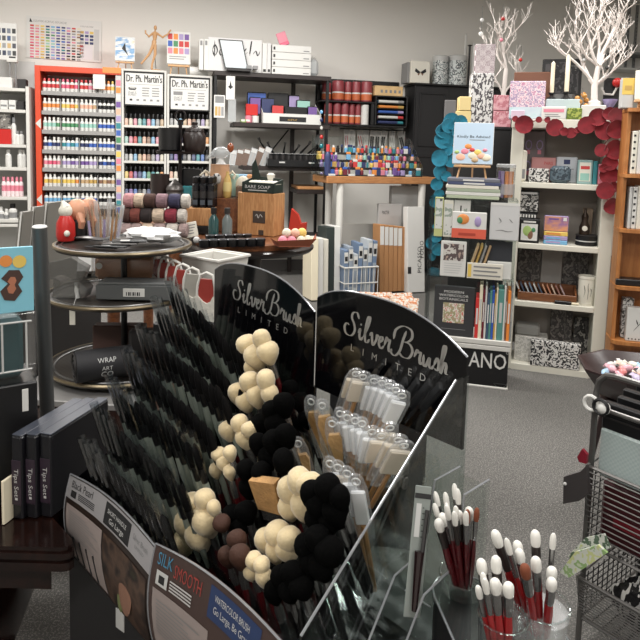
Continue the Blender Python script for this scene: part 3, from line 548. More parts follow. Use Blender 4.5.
# rainbow marker rack and wooden box
loc, w_, h_ = fit(BF, 376, 96, 407, 125, TY - .02, zt2)
t = thing('marker_rack', 'small black rack holding horizontal rainbow markers on the wall shelf', 'rack', loc, BF.yaw)
for s in (-1, 1): MB().rbox(s * w_ / 2 - .008, s * w_ / 2 + .008, 0, .2, 0, h_, BLACK).ob('side_panel', t)
MB().rbox(-w_ / 2, w_ / 2, .19, .2, 0, h_, BLACK).ob('back_panel', t); MB().rbox(-w_ / 2, w_ / 2, 0, .2, h_ - .014, h_, BLACK).ob('top_panel', t)
for k in range(5):
    zz = .02 + k * (h_ - .04) / 5; MB().rbox(-w_ / 2 + .009, w_ / 2 - .009, .0, .18, zz - .012, zz - .004, BLACK).ob('shelf', t)
    for q in range(2):
        c = [('navy', 'blue'), ('white', 'rose'), ('blue', 'purple'), ('orange', 'yellow'), ('white', 'sky')][k][q]; mb = MB(); mb.tube([(-w_ * .4, 0, .0), (w_ * .22, 0, 0)], .016, cm(c), 8); mb.tube([(w_ * .22, 0, 0), (w_ * .4, 0, 0)], .017, cm(('teal', 'red', 'lilac', 'gold', 'grey')[k]), 8)
        tag(mb.ob('marker', None, loc + BF.ex * 0 + BF.ey * (.025 + q * .045) + V((0, 0, zz + .015)), BF.yaw), '%s marker lying on level %s of the small black rainbow rack' % (c, ('one', 'two', 'three', 'four', 'five')[k]), 'marker')
zr = loc.z + h_
boxy(BF, 'wooden_box', 'light wooden pencil box lying on the rainbow marker rack', 'box', (375, 86, 403, 95.5), TY, .16, mat('light_wood', (214, 180, 130), .5, noise=.12, ns=14), zr, art=lambda mb, w, h: [mb.rect(-w * .3 + i * w * .16, -w * .22 + i * w * .16, h * .3, h * .6, -.001, GREY) for i in range(5)])
# ---- desk
DK = Fr(.058, 6.1, 20); zd = DK.uz(360, 173.5 + 3, 0)[1]; xdr = DK.uz(437, 178, 0)[0]; DW = wood('desk_wood_grain', (186, 132, 84), (164, 112, 70), 5, .45, (1.5, 12, 12))
t = thing('desk', 'long wooden topped desk with round white legs', 'desk', DK.w(0, 0, 0), DK.yaw)
MB().rbox(0, xdr, 0, .42, zd - .07, zd, DW, .006).ob('top', t)
for x_ in (.16, xdr - .14):
    for y_ in (.05, .36): MB().lathe([(.034, 0), (.03, .02), (.038, zd - .07)], WHITE, cx=x_, cy=y_, n=14).ob('leg', t)
MB().box(.1, xdr - .1, .40, .412, .35, .62, WHITE).ob('modesty_panel', t)
# clear tiered marker display on the desk
loc, w_, h_ = fit(DK, 322, 147, 423, 176, .02, zd)
t = thing('pen_display', 'clear tiered acrylic display crowded with colourful pens and paints on desk', 'display', loc, DK.yaw)
MB().box(-w_ / 2, w_ / 2, 0, .3, 0, .006, ACR).ob('base', t); MB().box(-w_ / 2, w_ / 2, .295, .3, 0, h_ + .1, ACR).ob('back_panel', t)
for s in (-1, 1): MB().prism([(0, 0), (.3, 0), (.3, h_ + .1), (0, h_ * .35)], s * w_ / 2 - .003, s * w_ / 2 + .003, ACRE, 'x').ob('side_panel', t)
lev = []
for k in range(4):
    z_, y_ = k * h_ * .25, k * .07; lev.append((y_, z_ + .008)); MB().box(-w_ / 2 + .004, w_ / 2 - .004, y_, y_ + .07, z_ + .001, z_ + .006, ACR if k else DARK).ob('tier', t); MB().box(-w_ / 2 + .004, w_ / 2 - .004, y_ - .004, y_, z_ - .012 if k else z_, z_ + .012, DARK).ob('tier_lip', t)
for k in range(5): MB().box(-w_ * .44 + k * w_ * .19, -w_ * .44 + k * w_ * .19 + .07, -.012, -.009, .004, .022, PAPER).ob('price_tag', t)
_mk = {}
def mk(c, cap, kind):
    if (c, cap, kind) not in _mk:
        a = MB(); b = MB(); BC = cm(c); CC = cm(cap)
        if kind == 0: a.lathe([(.016, 0), (.018, .004), (.018, .042), (.01, .05)], BC, n=10); b.lathe([(.012, .05), (.012, .068), (.01, .07)], CC, n=10)
        elif kind == 1: a.lathe([(.011, 0), (.012, .006), (.012, .055)], BC, n=8); b.lathe([(.0125, .0551), (.0125, .075), (.008, .08)], CC, n=8)
        else: a.rbox(-.022, .022, -.014, .014, 0, .055, BC, .004); b.rbox(-.022, .022, -.014, .014, .0555, .08, CC, .004)
        _mk[(c, cap, kind)] = (a.mesh('pen_pot'), b.mesh('cap'))
    return _mk[(c, cap, kind)]
pc = 'purple lilac red orange yellow teal navy blue white pink burgundy sky gold mint black rose peach'.split()
for k, (y_, z_) in enumerate(lev):
    for i in range(24):
        if rnd.random() < .2: continue
        c, cap = rnd.choice(pc), rnd.choice(('white', 'black', 'purple', 'orange', 'red', 'gold', 'navy', 'blue', 'grey')); kd = rnd.choice((0, 0, 1, 2)); x_ = -w_ / 2 + .03 + i * (w_ - .06) / 23
        o = put(mk(c, cap, kd), ('paint_pot', 'marker', 'ink_cube')[kd], '%s %s with %s cap, place %s on tier %s of desk display' % (c, ('paint pot', 'marker', 'ink cube')[kd], cap, ORD[i] if i < 18 else ('nineteenth', 'twentieth', 'twenty-first', 'twenty-second', 'twenty-third', 'twenty-fourth')[i - 18], ('one', 'two', 'three', 'four')[k]), 'pen' if kd == 1 else 'paint', loc + DK.ex * x_ + DK.ey * (y_ + .034) + V((0, 0, z_)), 'pens and paints on the desk display', DK.yaw)
# figures at the near end of the desk display
for i, (px, py, c, c2, r, h, lab) in enumerate(((325.5, 160, 'navy', 'red', .03, .3, 'tall blue and red paint bottle at the end of the desk display'), (326, 140, 'teal', 'white', .028, .2, ''), (337, 153, 'blue', 'sky', .024, .1, 'small blue bottle on top of the desk display'))):
    if not lab: continue
    x_, z_ = DK.uz(px, py, .1); put(bottle_mesh('paint_flask', r, h, cm(c), cm(c2)), 'paint_flask', lab, 'bottle', loc + DK.ex * (x_ - (DK.loc(loc)[0])) + DK.ey * (-.05 if i == 0 else .26) + V((0, 0, 0 if i == 0 else h_ * .78 + .012)) if False else DK.w(x_, .33 if i else -.02 + .06, zd) if i == 0 else DK.w(x_, .36, zd))
# white hanging packets above the display
ty2 = -.05; zp = BF.uz(380, 130, ty2)[1]
mb = MB(); mb.tube([(BF.uz(340, 130, ty2)[0], 0, 0), (BF.uz(412, 131, ty2)[0], 0, 0)], .008, STEEL, 6); 
for px in (345, 405): x_ = BF.uz(px, 130, ty2)[0]; mb.tube([(x_, 0, 0), (x_, .045, 0)], .006, STEEL, 6)
o = mb.ob('hanging_rail', None, BF.w(0, ty2, zp), BF.yaw); tag(o, 'thin steel rail carrying pen packets on the wall above the desk', 'rail')
for i, px in enumerate((346, 352, 358.5, 365, 372.5, 378, 384, 391, 399, 406)):
    x_ = BF.uz(px, 140, ty2)[0]; h_ = (.24, .25, .22, .23, .3, .3, .27, .2, .22, .2)[i]; mb = MB(); mb.rbox(-.036, .036, 0, .008, -h_, 0, PAPER); mb.rect(-.03, .03, -.05, -.01, -.001, LGREY)
    kc = ('rose', 'white', 'red', 'white', 'black', 'black', 'black', 'white', 'black', 'rose')[i]
    for q in (-1, 1): mb.tube([(q * .012, -.006, -h_ + .02), (q * .012 - .01, -.006, -.07)], .009 if kc == 'black' else .004, cm(kc), 6)
    o = mb.ob('pen_packet', None, BF.w(x_, ty2 - .03, zp - .008), BF.yaw); o.rotation_euler.y = R((-2, 3, -8, 2, 5, 6, 8, -3, -12, 2)[i]); tag(o, 'clear hanging packet of %s pens, %s along the steel rail' % (kc, ORD[i]), 'packet')
# ---- black cabinet
KY = -.36; KB = mat('black_cabinet', (26, 25, 27), .55); x0, x1, _, zk = BF.rect(414, 84, 513, 180, KY); W = x1 - x0; zk = BF.uz(440, 84, KY)[1]
t = thing('black_cabinet', 'tall matt black cabinet with panelled door behind the book display', 'cabinet', BF.w((x0 + x1) / 2, KY, 0), BF.yaw)
MB().rbox(-W / 2, W / 2, .02, .34, .05, zk - .02, KB).ob('body', t); MB().rbox(-W / 2 - .02, W / 2 + .02, -.02, .35, zk - .02, zk, KB).ob('top', t)
mb = MB(); dw = W * .32; mb.rbox(-W / 2 + .01, -W / 2 + dw, 0, .02, .08, zk - .04, KB)
for q in (zk - .1, zk - .8): 
    for a, b, c, d in ((.05, dw - .04, q - .02, q), (.05, dw - .04, q - .6, q - .58), (.05, .065, q - .6, q), (dw - .055, dw - .04, q - .6, q)): mb.rbox(-W / 2 + a, -W / 2 + b, -.012, .0, c, d, KB)
mb.ob('door', t); MB().tube([(-W / 2 + dw - .02, -.03, 1.05), (-W / 2 + dw - .02, -.03, 1.2)], .006, STEEL, 6).ob('handle', t)
FLOR = patt('floral_line_print', [(206, 210, 208), (198, 204, 202), (90, 96, 98), (210, 212, 210), (150, 158, 158), (205, 208, 206)], 16, 'noise', .5)
def art_bfly(mb, w, h):
    for s in (-1, 1): mb.prism([(0, h * .5), (s * w * .26, h * .66), (s * w * .3, h * .52), (s * w * .12, h * .42)], -.003, -.001, INK); mb.prism([(0, h * .48), (s * w * .16, h * .4), (s * w * .1, h * .34)], -.003, -.001, cm('brown'))
boxy(BF, 'butterfly_box', 'pale square box with dark butterfly on top of the black cabinet', 'box', (411, 61, 430, 82.5), KY + .02, .2, OFFW, zk, art=art_bfly); boxy(BF, 'butterfly_box', 'grey sided box tucked behind the butterfly box', 'box', (407.5, 62, 411, 82), KY + .06, .2, GREY, zk)
def tin(px, lab):
    loc, w_, h_ = fit(BF, *px, KY + .12, zk); r = w_ / 2; t = thing('floral_tin', lab, 'tin', loc); MB().lathe([(r, 0), (r, h_ * .82)], FLOR, n=18).ob('body', t); MB().lathe([(r * 1.03, h_ * .822), (r * 1.03, h_ * .97), (r * .9, h_)], LGREY, n=18).ob('lid', t)
tin((433, 56, 447.5, 82.5), 'pale floral tin with grey lid, beside the butterfly box'); tin((448, 56, 466, 83), 'pale floral tin with grey lid, nearer the white candles')
def candle(F, px, y, zb, lab, hold=STEEL):
    loc, w_, h_ = fit(F, *px, y, zb); r = w_ / 2; t = thing('taper_candle', lab, 'candle', loc); hb = h_ * .14
    MB().lathe([(r * 2.2, 0), (r * 2.2, .006), (r * .8, .015), (r * .8, hb * .7), (r * 1.5, hb), (r * 1.5, hb + .006)], hold, n=14).ob('holder', t); MB().lathe([(r, hb + .003), (r * .92, h_ * .94), (r * .3, h_ - .004), (.001, h_)], CREAM if F is not BF else PAPER, n=12).ob('wax_body', t)
candle(BF, (463.5, 33, 466.5, 83), KY + .24, zk, 'thin white taper candle behind the floral tins', PAPER); candle(BF, (471.5, 42, 474.5, 83), KY + .1, zk, 'thin white taper candle beside the patterned tall boxes', PAPER)
mb = MB(); mb.lathe([(.05, 0), (.05, .01), (.012, .02), (.012, .45), (.03, .46), (.0, .47)], DARK, n=12); tag(mb.ob('candle_stick', None, BF.w(BF.uz(468.7, 70, KY + .1)[0], KY + .1, zk + .001)), 'dark slender candlestick between the two white candles', 'candlestick')
SCR = patt('script_print', [(214, 212, 210), (216, 214, 212), (70, 66, 70), (216, 214, 210)], 42, 'noise', .5, (1, 1, .6)); HEARTS = patt('scatter_print', [(214, 205, 205), (150, 90, 100), (216, 208, 206), (110, 90, 96), (212, 206, 204)], 18, 'vor')
# ---- pale boxes in front of the cabinet stand on a low side shelf
CF = Fr(1.0, 4.75, -5)
xs0, xs1 = CF.uz(455, 130, 0)[0], CF.uz(511, 130, 0)[0]; zs = CF.uz(480, 126.5, 0)[1]
t = thing('pedestal', 'tall dark pedestal behind the book display carrying gift boxes', 'pedestal', CF.w((xs0 + xs1) / 2, 0, 0), CF.yaw); W = xs1 - xs0
MB().rbox(-W / 2, W / 2, 0, .4, .06, zs - .02, KB).ob('body', t); MB().rbox(-W / 2 - .005, W / 2 + .005, -.008, .41, zs - .02, zs, KB).ob('top', t); MB().rbox(-W / 2 + .03, W / 2 - .03, .03, .37, 0, .06, BLACK).ob('plinth', t)
boxy(CF, 'gift_box', 'tall script patterned gift box on the dark pedestal', 'box', (471, 73, 493, 126.5), .05, .14, SCR, zs); boxy(CF, 'gift_box', 'tall checked gift box standing behind the script patterned one', 'box', (474, 44, 494, 120), .2, .06, patt('grid_print', [(206, 198, 198), (130, 110, 116)], 26, 'check'), zs)
for px, lab, c in (((459, 96.5, 471, 111), 'pale yellow carton stacked on another cream carton', 'lemon'), ((455.5, 111, 471, 125.5), 'larger pale yellow carton beneath the smaller one', 'lemon')):
    boxy(CF, 'soap_box', lab, 'box', px, .04, .12, mat('lemon_card', (222, 200, 142), .6), zs if px[3] > 120 else CF.uz(463, 110.6, .04)[1])
for px, lab in (((493.5, 95, 509, 111), 'pink printed gift box stacked on a deeper pink box'), ((493, 111, 511, 127), 'deeper pink gift box carrying the lighter one')):
    boxy(CF, 'gift_box', lab, 'box', px, .05, .12, patt('pink_print_' + str(px[1]), [(222, 178, 180), (214, 160, 168), (190, 120, 130), (224, 190, 190)], 20, 'noise'), zs if px[3] > 120 else CF.uz(500, 110.6, .05)[1])
boxy(CF, 'mono_card', 'dark mirror fronted photo card leaning behind the yellow cartons', 'card', (444.5, 100, 456, 122), .1 - .05, .02, mat('grey_mirror', (110, 108, 108), .3), None)
# ---- under the desk
def floorbox(F, name, lab, cat, px, y, d, m, art=None, lean=0, yaw=0, group=None): return boxy(F, name, lab, cat, px, y, d, m, .001, group, art, .004, yaw, None, lean)
floorbox(DK, 'carton', 'grey white carton standing behind under the desk', 'box', (391, 186, 417, 250), .19, .07, LGREY)
def art_fig(mb, w, h): mb.text('PICASSO', .06, lambda a, b: (w * .3 - b, -.001, h * .38 + a), INK, w=h * .3); mb.text('FOLIO', .06, lambda a, b: (w * .44 - b, -.001, h * .5 + a), INK, w=h * .2); mb.rect(-w * .5, -w * .3, h * .22, h * .3, -.001, INK)
floorbox(DK, 'carton', 'tall white carton with upright black lettering near the teal garland', 'box', (410, 208, 427, 281), -.22, .09, PAPER, art_fig, lean=6)
floorbox(DK, 'carton', 'wide grey carton with small black lettering under the desk', 'box', (378, 204, 401, 262), .1, .05, mat('carton_grey', (178, 176, 174), .6), lambda mb, w, h: mb.ftext('MASTER', .05, -w * .2, h * .88, -.001, INK, w=w * .3))
for i in range(6):
    a = 384 + i * 4.5; h0 = 226 + i * .5
    floorbox(DK, 'canvas_pack', 'brown kraft wrapped canvas, %s in the row beside the wire basket' % ORD[i], 'canvas', (a - 3, h0, a + 1.3, 283 - i * .7), -.16 + i * .004, .17, KRAFT, (lambda mb, w, h: mb.rect(-w * .45, w * .45, h * .7, h * .97, -.001, PAPER)) if i < 5 else None, lean=4)
loc, w_, h_ = fit(DK, 344.5, 261, 378, 286.5, -.3, 0)
t = thing('wire_basket', 'white wire basket full of blue packs on the floor', 'basket', V((loc.x, loc.y, 0)), DK.yaw); hb = .3; mb = MB(); wx = w_ / 2
for z in (.012, hb * .5, hb): mb.tube([(-wx, 0, z), (wx, 0, z), (wx, .26, z), (-wx, .26, z)], .006 if z < hb else .009, WHITE, 6, True)
for k in range(9): x_ = -wx + k * w_ / 8; mb.tube([(x_, 0, hb), (x_, 0, .012), (x_, .26, .012), (x_, .26, hb)], .004, WHITE, 5)
mb.ob('wire_frame', t); bl = [mat('pack_blue', (110, 130, 158), .4), mat('pack_grey_blue', (150, 160, 172), .4), mat('pack_pale', (190, 196, 200), .4)]
for i in range(7):
    x_ = -wx + .035 + i * (w_ - .07) / 6; h_ = (.44, .47, .4, .5, .46, .53, .52)[i]; mb = MB(); mb.rbox(-.021, .021, 0, .2, 0, h_, bl[i % 3]); mb.rect(-.018, .018, h_ * .2, h_ * .6, -.001, bl[(i + 1) % 2]); mb.rect(-.02, .02, h_ * .72, h_ * .95, -.001, PAPER); mb.rect(-.014, .014, h_ * .76, h_ * .86, -.002, INK)
    o = mb.ob('canvas_pack', None, loc + DK.ex * x_ + DK.ey * .03 + V((0, 0, .022 - loc.z)), DK.yaw); o.rotation_euler.y = R((i - 3) * .5); tag(o, 'blue and white canvas pack, %s in the white wire basket' % ORD[i], 'canvas', 'packs in the wire basket')
for i, (a, c, top, y_, m_) in enumerate(((312, 319, 240, -.12, CREAM), (318.5, 324, 240, -.08, PAPER), (324, 329, 241, -.05, OFFW), (327, 335, 229, .02, mat('dark_green_board', (44, 52, 50), .6)), (335.3, 341, 228, .02, PAPER))):
    floorbox(DK, 'canvas_board', ('cream edged canvas nearest the round table under shelving', 'white canvas edge, second from the round table', 'off white canvas edge beside the dark board', 'tall dark green board between pale canvases', 'tall white board leaning at the desk leg')[i], 'canvas', (a, top, c, 290 - i), y_ - .2, .25, m_, lean=3)
# ---- teal felt garland
TEAL = mat('teal_felt', (22, 112, 136), .9, noise=.25, ns=30, sheen=.3); REDF = mat('red_felt', (118, 18, 30), .9, noise=.25, ns=30, sheen=.3)
def garland(F, y, pts, name, lab, m, fold):
    P = [F.uz(px, py, y) for px, py, r in pts]; t = thing(name, lab, 'garland', F.w(P[0][0], y, P[0][1]), F.yaw); rel = [(u - P[0][0], 0, z - P[0][1]) for u, z in P]
    MB().tube(rel, .003, m, 5).ob('cord', t)
    for i, (q, p) in enumerate(zip(rel, pts)):
        r = p[2] * F.w(0, y).y / FPX * 1.05; a = rnd.uniform(-.5, .5); mb = MB(); vs = [(0, -.012, 0)]; n = 14
        for k in range(n):
            g = 2 * pi * k / n; rr = r * (1 + .12 * cos(g - a)); vs.append((rr * cos(g), -.012 - fold * r * (abs(sin(g - a)) ** 1.5) * (1 if i % 2 else .5), rr * sin(g)))
        vs += [(v[0], v[1] + .004, v[2]) for v in vs]; m_ = n + 1
        fs = [(0, 1 + k, 1 + (k + 1) % n) for k in range(n)] + [(m_, m_ + 1 + (k + 1) % n, m_ + 1 + k) for k in range(n)] + [(1 + k, m_ + 1 + k, m_ + 1 + (k + 1) % n, 1 + (k + 1) % n) for k in range(n)]
        mb.add(vs, fs, m); mb.ob('felt_petal', t, (q[0], -.004 * (i % 3) - .004, q[2]), rnd.uniform(-.5, .5))
    return t
GF = Fr(.9, 4.6, -5)
garland(GF, 0, [(451, 121, 8), (459, 123, 7), (446, 126, 7), (440, 131, 7), (456, 132, 6), (441, 140, 8), (452, 139, 6), (447, 150, 6), (439, 158, 8), (449, 161, 6), (438, 172, 7), (445, 176, 5), (436, 184, 6), (438, 194, 5), (434, 202, 5), (436, 214, 2), (434, 226, 2), (436, 236, 5.5), (431, 243, 6), (436, 249, 6), (431, 256, 4)], 'felt_garland', 'teal felt petal garland hanging beside the black cabinet', TEAL, .5)
mb = MB(); u, z = GF.uz(455, 117, 0); mb.tube([(0, -.004, 0), (0, .1, .005), (0, .18, .005)], .006, BLACK, 6); tag(mb.ob('garland_hook', None, GF.w(u, -.0, z - .01), GF.yaw), 'small black hook on the pedestal holding the teal garland', 'hook')
for i, (py, c, r) in enumerate(((112, 'sky', .016), (120, 'navy', .018), (128, 'white', .016), (137, 'red', .018), (146, 'teal', .02), (156, 'orange', .016), (166, 'purple', .018), (174, 'lilac', .018))):
    u, z = BF.uz(321.5, py, LY - .025); mb = MB(); mb.ball((0, 0, 0), (r, r * .6, r * 1.3), mat('charm_' + c, COLS[c], .12, coat=.5), 10, 8); mb.tube([(0, 0, r * 1.2), (0, .012, r * 1.2 + .012)], .002, STEEL, 4); tag(mb.ob('glass_charm', None, BF.w(u, LY - .026, z), BF.yaw), '%s glass charm hanging on the black shelving post, %s from the top' % (c, ORD[i]), 'charm')
# ================================================================== white bookcase
BK = Fr(1.195, 4.09, -18)
xl = BK.uz(509, 185)[0]; xr = BK.uz(616.5, 185)[0]; W = xr - xl; DEP = .3
zs_ = [BK.uz(560, y)[1] for y in (119.5, 183.5, 245.5, 304.5, 368.5)]
t = thing('bookcase', 'cream white open bookcase draped with a red felt garland', 'bookcase', BK.w((xl + xr) / 2, 0, 0), BK.yaw); BW = mat('bookcase_cream', (214, 211, 198), .5); BKP = mat('bookcase_back', (150, 143, 136), .7)
for s in (-1, 1): MB().rbox(min(s * W / 2, s * (W / 2 - .075)), max(s * W / 2, s * (W / 2 - .075)), 0, DEP, 0, zs_[0] - .001, BW).ob('side_panel', t)
MB().box(-W / 2 + .075, W / 2 - .075, DEP - .02, DEP - .005, .1, zs_[0] - .03, BKP).ob('back_panel', t)
MB().rbox(-W / 2 - .005, W / 2 + .005, -.008, DEP, zs_[0] - .055, zs_[0], BW).ob('top_panel', t)
for z in zs_[1:4]: MB().rbox(-W / 2 + .075, W / 2 - .075, -.002, DEP - .02, z - .035, z, BW).ob('shelf', t)
MB().rbox(-W / 2 + .075, W / 2 - .075, -.002, DEP - .02, zs_[4] - .06, zs_[4], BW).ob('shelf', t); MB().box(-W / 2 + .075, W / 2 - .075, .06, .075, 0, zs_[4] - .06, BLACK).ob('toe_board', t)
def bk(name, lab, cat, px, y, d, m, s, art=None, **k): return boxy(BK, name, lab, cat, px, y, d, m, zs_[s], k.pop('group', None), art, **k)
GFLO = patt('grey_floral', [(70, 66, 64), (96, 92, 88), (60, 56, 55), (120, 115, 110), (80, 76, 74)], 22, 'noise'); BWF = patt('bold_mono_floral', [(214, 212, 206), (40, 40, 42), (210, 208, 204), (34, 34, 36), (216, 214, 210)], 26, 'noise')
PINKF = patt('pink_floral', [(196, 150, 176), (222, 196, 206), (160, 140, 170), (226, 206, 210), (190, 130, 160), (216, 214, 220)], 34, 'noise')
# first compartment
def art_faces(mb, w, h):
    for i in (0, 1):
        for j in (0, 1): mb.text('O', h * .3, lambda a, b: ((i - .5) * w * .5 + a * .6, -.002, h * (.2 + .42 * j) + b), cm('lilac')); mb.rect((i - .5) * w * .5 - w * .08, (i - .5) * w * .5 + w * .08, h * (.12 + .42 * j), h * (.2 + .42 * j), -.002, cm('rose'))
bk('print_sheet', 'grey print sheet with paired faces at the back of the bookcase top compartment', 'print', (522.5, 131, 544.5, 184), .22, .01, mat('dusky_sheet', (128, 120, 122), .6), 1, art_faces)
bk('lotion_bottle', 'slim white boxed bottle at the inner post of bookcase top compartment', 'bottle', (520.5, 150, 526.5, 184), .02, .05, OFFW, 1, lambda mb, w, h: mb.rect(-w * .3, w * .3, h * .1, h * .4, -.001, GREY), bevel=.012)
bk('gift_box', 'dusty pink carton with red lettering behind the floral box', 'box', (531, 157.5, 555.5, 184), .12, .08, mat('dusty_pink', (196, 140, 138), .6), 1, lambda mb, w, h: mb.ftext('PARIS', h * .2, w * .2, h * .7, -.001, cm('red'), w=w * .35))
bk('gift_box', 'white box with black floral print in front of the pink carton', 'box', (528.5, 168.5, 549, 184), .02, .08, BWF, 1)
bk('gift_box', 'upright white box with dark blue emblem in the top compartment', 'box', (556, 157, 577, 184), .12, .08, mat('pale_blue_white', (200, 204, 210), .5), 1, lambda mb, w, h: (mb.rect(-w * .15, w * .15, h * .72, h * .9, -.001, cm('navy')), lines(mb, -w * .35, w * .35, h * .5, h * .65, 2, GREY), mb.rect(-w * .1, w * .2, h * .2, h * .3, -.001, GREY)))
bk('scarf_pack', 'slate blue patterned pack lying before the white emblem box', 'packet', (550, 166, 571, 184), .01, .09, patt('slate_pattern', [(60, 76, 88), (90, 106, 116), (44, 56, 66), (120, 134, 140)], 24), 1, bevel=.02)
bk('card_box', 'teal framed card box with red title in the top compartment', 'box', (577.5, 160, 592.5, 184), .03, .07, mat('pale_teal_card', (140, 170, 168), .5), 1, lambda mb, w, h: (mb.rect(-w * .38, w * .38, h * .12, h * .9, -.001, OFFW), mb.rect(-w * .3, w * .3, h * .62, h * .75, -.002, cm('red')), mb.rect(-w * .3, w * .3, h * .15, h * .45, -.002, cm('mint'))))
bk('card_box', 'narrow teal carton beside the red titled card box', 'box', (593, 161, 597.5, 184), .03, .07, cm('teal'), 1); bk('card_box', 'pink and white carton nearest the garland side of the top compartment', 'box', (598, 164, 604, 184), .03, .07, cm('rose'), 1, lambda mb, w, h: mb.rect(-w * .3, w * .3, h * .3, h * .6, -.001, PAPER))
# second compartment
def art_mono(mb, w, h): mb.rect(-w * .46, w * .46, h * .08, h * .92, -.001, patt('mono_sketch', [(60, 58, 56), (190, 188, 184), (30, 30, 30), (150, 148, 144), (100, 98, 96)], 26)); mb.rect(-w * .4, w * .4, h * .86, h * .95, -.002, LGREY)
def art_green(mb, w, h): mb.rect(-w * .4, w * .4, h * .1, h * .8, -.001, PAPER); mb.ball((-w * .1, -.001, h * .5), (w * .22, .002, h * .22), cm('lime'), 8, 6); mb.ball((w * .05, -.001, h * .35), (w * .14, .002, h * .2), cm('brown'), 8, 6); mb.ball((w * .2, -.001, h * .55), (w * .1, .002, h * .1), cm('green'), 8, 6); mb.rect(-w * .3, w * .3, h * .85, h * .92, -.002, PAPER)
bk('activity_box', 'black and white box with green plant picture at compartment floor', 'box', (519, 219, 539.5, 245), .02, .1, BLACK, 2, art_green); zq = BK.uz(529, 218.7, .02)[1]
boxy(BK, 'activity_box', 'thin black and white striped box between two picture boxes', 'box', (519, 213.5, 537, 218.6), .03, .09, BLACK, zq, None, lambda mb, w, h: [mb.rect(-w * .45 + i * w * .16, -w * .36 + i * w * .16, h * .2, h * .8, -.001, PAPER) for i in range(6)]); zq = BK.uz(529, 213.2, .03)[1]
boxy(BK, 'activity_box', 'black and white sketch box topmost of the pile in second compartment', 'box', (518.5, 191, 539, 213), .03, .09, BLACK, zq, None, art_mono)
zq = zs_[2]
for i, c in enumerate(('sky', 'lilac', 'yellow')):
    h1 = BK.uz(556, 243.8 - i * 4.2 - 4.2, .03)[1] - BK.uz(556, 243.8 - i * 4.2, .03)[1]; loc, w_, h_ = fit(BK, 544, 220, 568, 245, .03 + i * .002, zq)
    mb = MB(); mb.rbox(-w_ / 2, w_ / 2, 0, .12, 0, h1 - .001, cm(c)); mb.rect(-w_ * .4, w_ * .2, h1 * .3, h1 * .7, -.001, cm(('lilac', 'sky', 'orange')[i])); tag(mb.ob('puzzle_box', None, loc, BK.yaw), 'flat pastel puzzle box edge in %s, %s from the compartment floor' % (c, ORD[i]), 'box'); zq += h1
def art_puz(mb, w, h): mb.rect(-w * .48, w * .48, h * .04, h * .96, -.001, patt('sunset_print', [(190, 130, 120), (214, 150, 110), (150, 110, 150), (200, 160, 170)], 9, 'noise', .5, (1, 1, 1.5), True)); mb.rect(w * .28, w * .42, h * .7, h * .92, -.002, PAPER); mb.rect(-w * .3, w * .1, h * .75, h * .85, -.002, cm('purple'))
boxy(BK, 'puzzle_box', 'orange and purple puzzle box standing on the pastel flat boxes', 'box', (544, 216, 568.5, 234), .05, .05, cm('lilac'), zq, None, art_puz)
loc, w_, h_ = fit(BK, 576, 236, 598, 245, .04, zs_[2]); t = thing('round_tin', 'dark glossy round tin with striped bands carrying the bottle figure', 'tin', loc + BK.ey * w_ / 2, BK.yaw); MB().lathe([(w_ / 2, 0), (w_ / 2, h_ * .4), (w_ / 2, h_ * .42, LGREY), (w_ / 2, h_ * .5, LGREY), (w_ / 2, h_ * .52, BLACK), (w_ / 2, h_ * .95, BLACK)], BLACK, n=20).ob('body', t); MB().lathe([(w_ * .52, h_ * .952), (w_ * .52, h_), (0.001, h_ + .001)], DARK, n=20).ob('lid', t)
loc2, w2, h2 = fit(BK, 580, 209, 591, 235.5, .06, loc.z + h_ + .002); t = thing('decor_bottle', 'dark bottle shaped ornament with round pale dial on the round tin', 'ornament', loc2 + BK.ey * .05, BK.yaw); MB().lathe([(w2 * .5, 0), (w2 * .5, h2 * .3), (w2 * .3, h2 * .5), (w2 * .35, h2 * .7), (w2 * .12, h2 * .85), (w2 * .12, h2)], mat('bronze', (60, 48, 40), .35, .5), n=14).ob('body', t); mb = MB(); mb.lathe([(w2 * .26, 0), (w2 * .26, .004), (.001, .006)], OFFW, n=14); o = mb.ob('dial', t, (0, -w2 * .5, h2 * .24)); o.rotation_euler.x = R(90)
bk('print_sheet', 'tan photo card standing behind the bottle ornament', 'card', (582, 208, 592, 245), .2, .006, mat('sepia_card', (140, 122, 104), .6), 2)
# third compartment
for px, lab in (((517, 247, 540, 304), 'dark grey floral sheet at the inner side of third compartment'), ((562, 247, 588, 304), 'dark grey floral sheet on the garland side of third compartment')): bk('patterned_sheet', lab, 'sheet', px, .25, .006, GFLO, 3)
bk('plain_sheet', 'plain grey sheet between two floral sheets in third compartment', 'sheet', (540.5, 247, 561.5, 304), .25, .006, mat('plain_grey_sheet', (150, 146, 142), .7), 3)
loc, w_, h_ = fit(BK, 517.5, 287, 577, 304, .03, zs_[3]); t = thing('wooden_tray', 'low brown wooden tray holding a row of card packets', 'tray', loc, BK.yaw); TW = wood('tray_wood', (128, 82, 50), (104, 62, 36), 6)
MB().rbox(-w_ / 2, w_ / 2, 0, .012, 0, h_ * .55, TW).ob('front_panel', t); mb = MB(); mb.box(-w_ / 2, w_ / 2, .012, .14, 0, .01, TW); mb.box(-w_ / 2, w_ / 2, .14, .15, 0, h_, TW)
for s in (-1, 1): mb.prism([(.012, 0), (.14, 0), (.14, h_), (.012, h_ * .6)], s * w_ / 2 - .006 - s * .006, s * w_ / 2 + .006 - s * .006, TW, 'x')
mb.ob('tray_body', t)
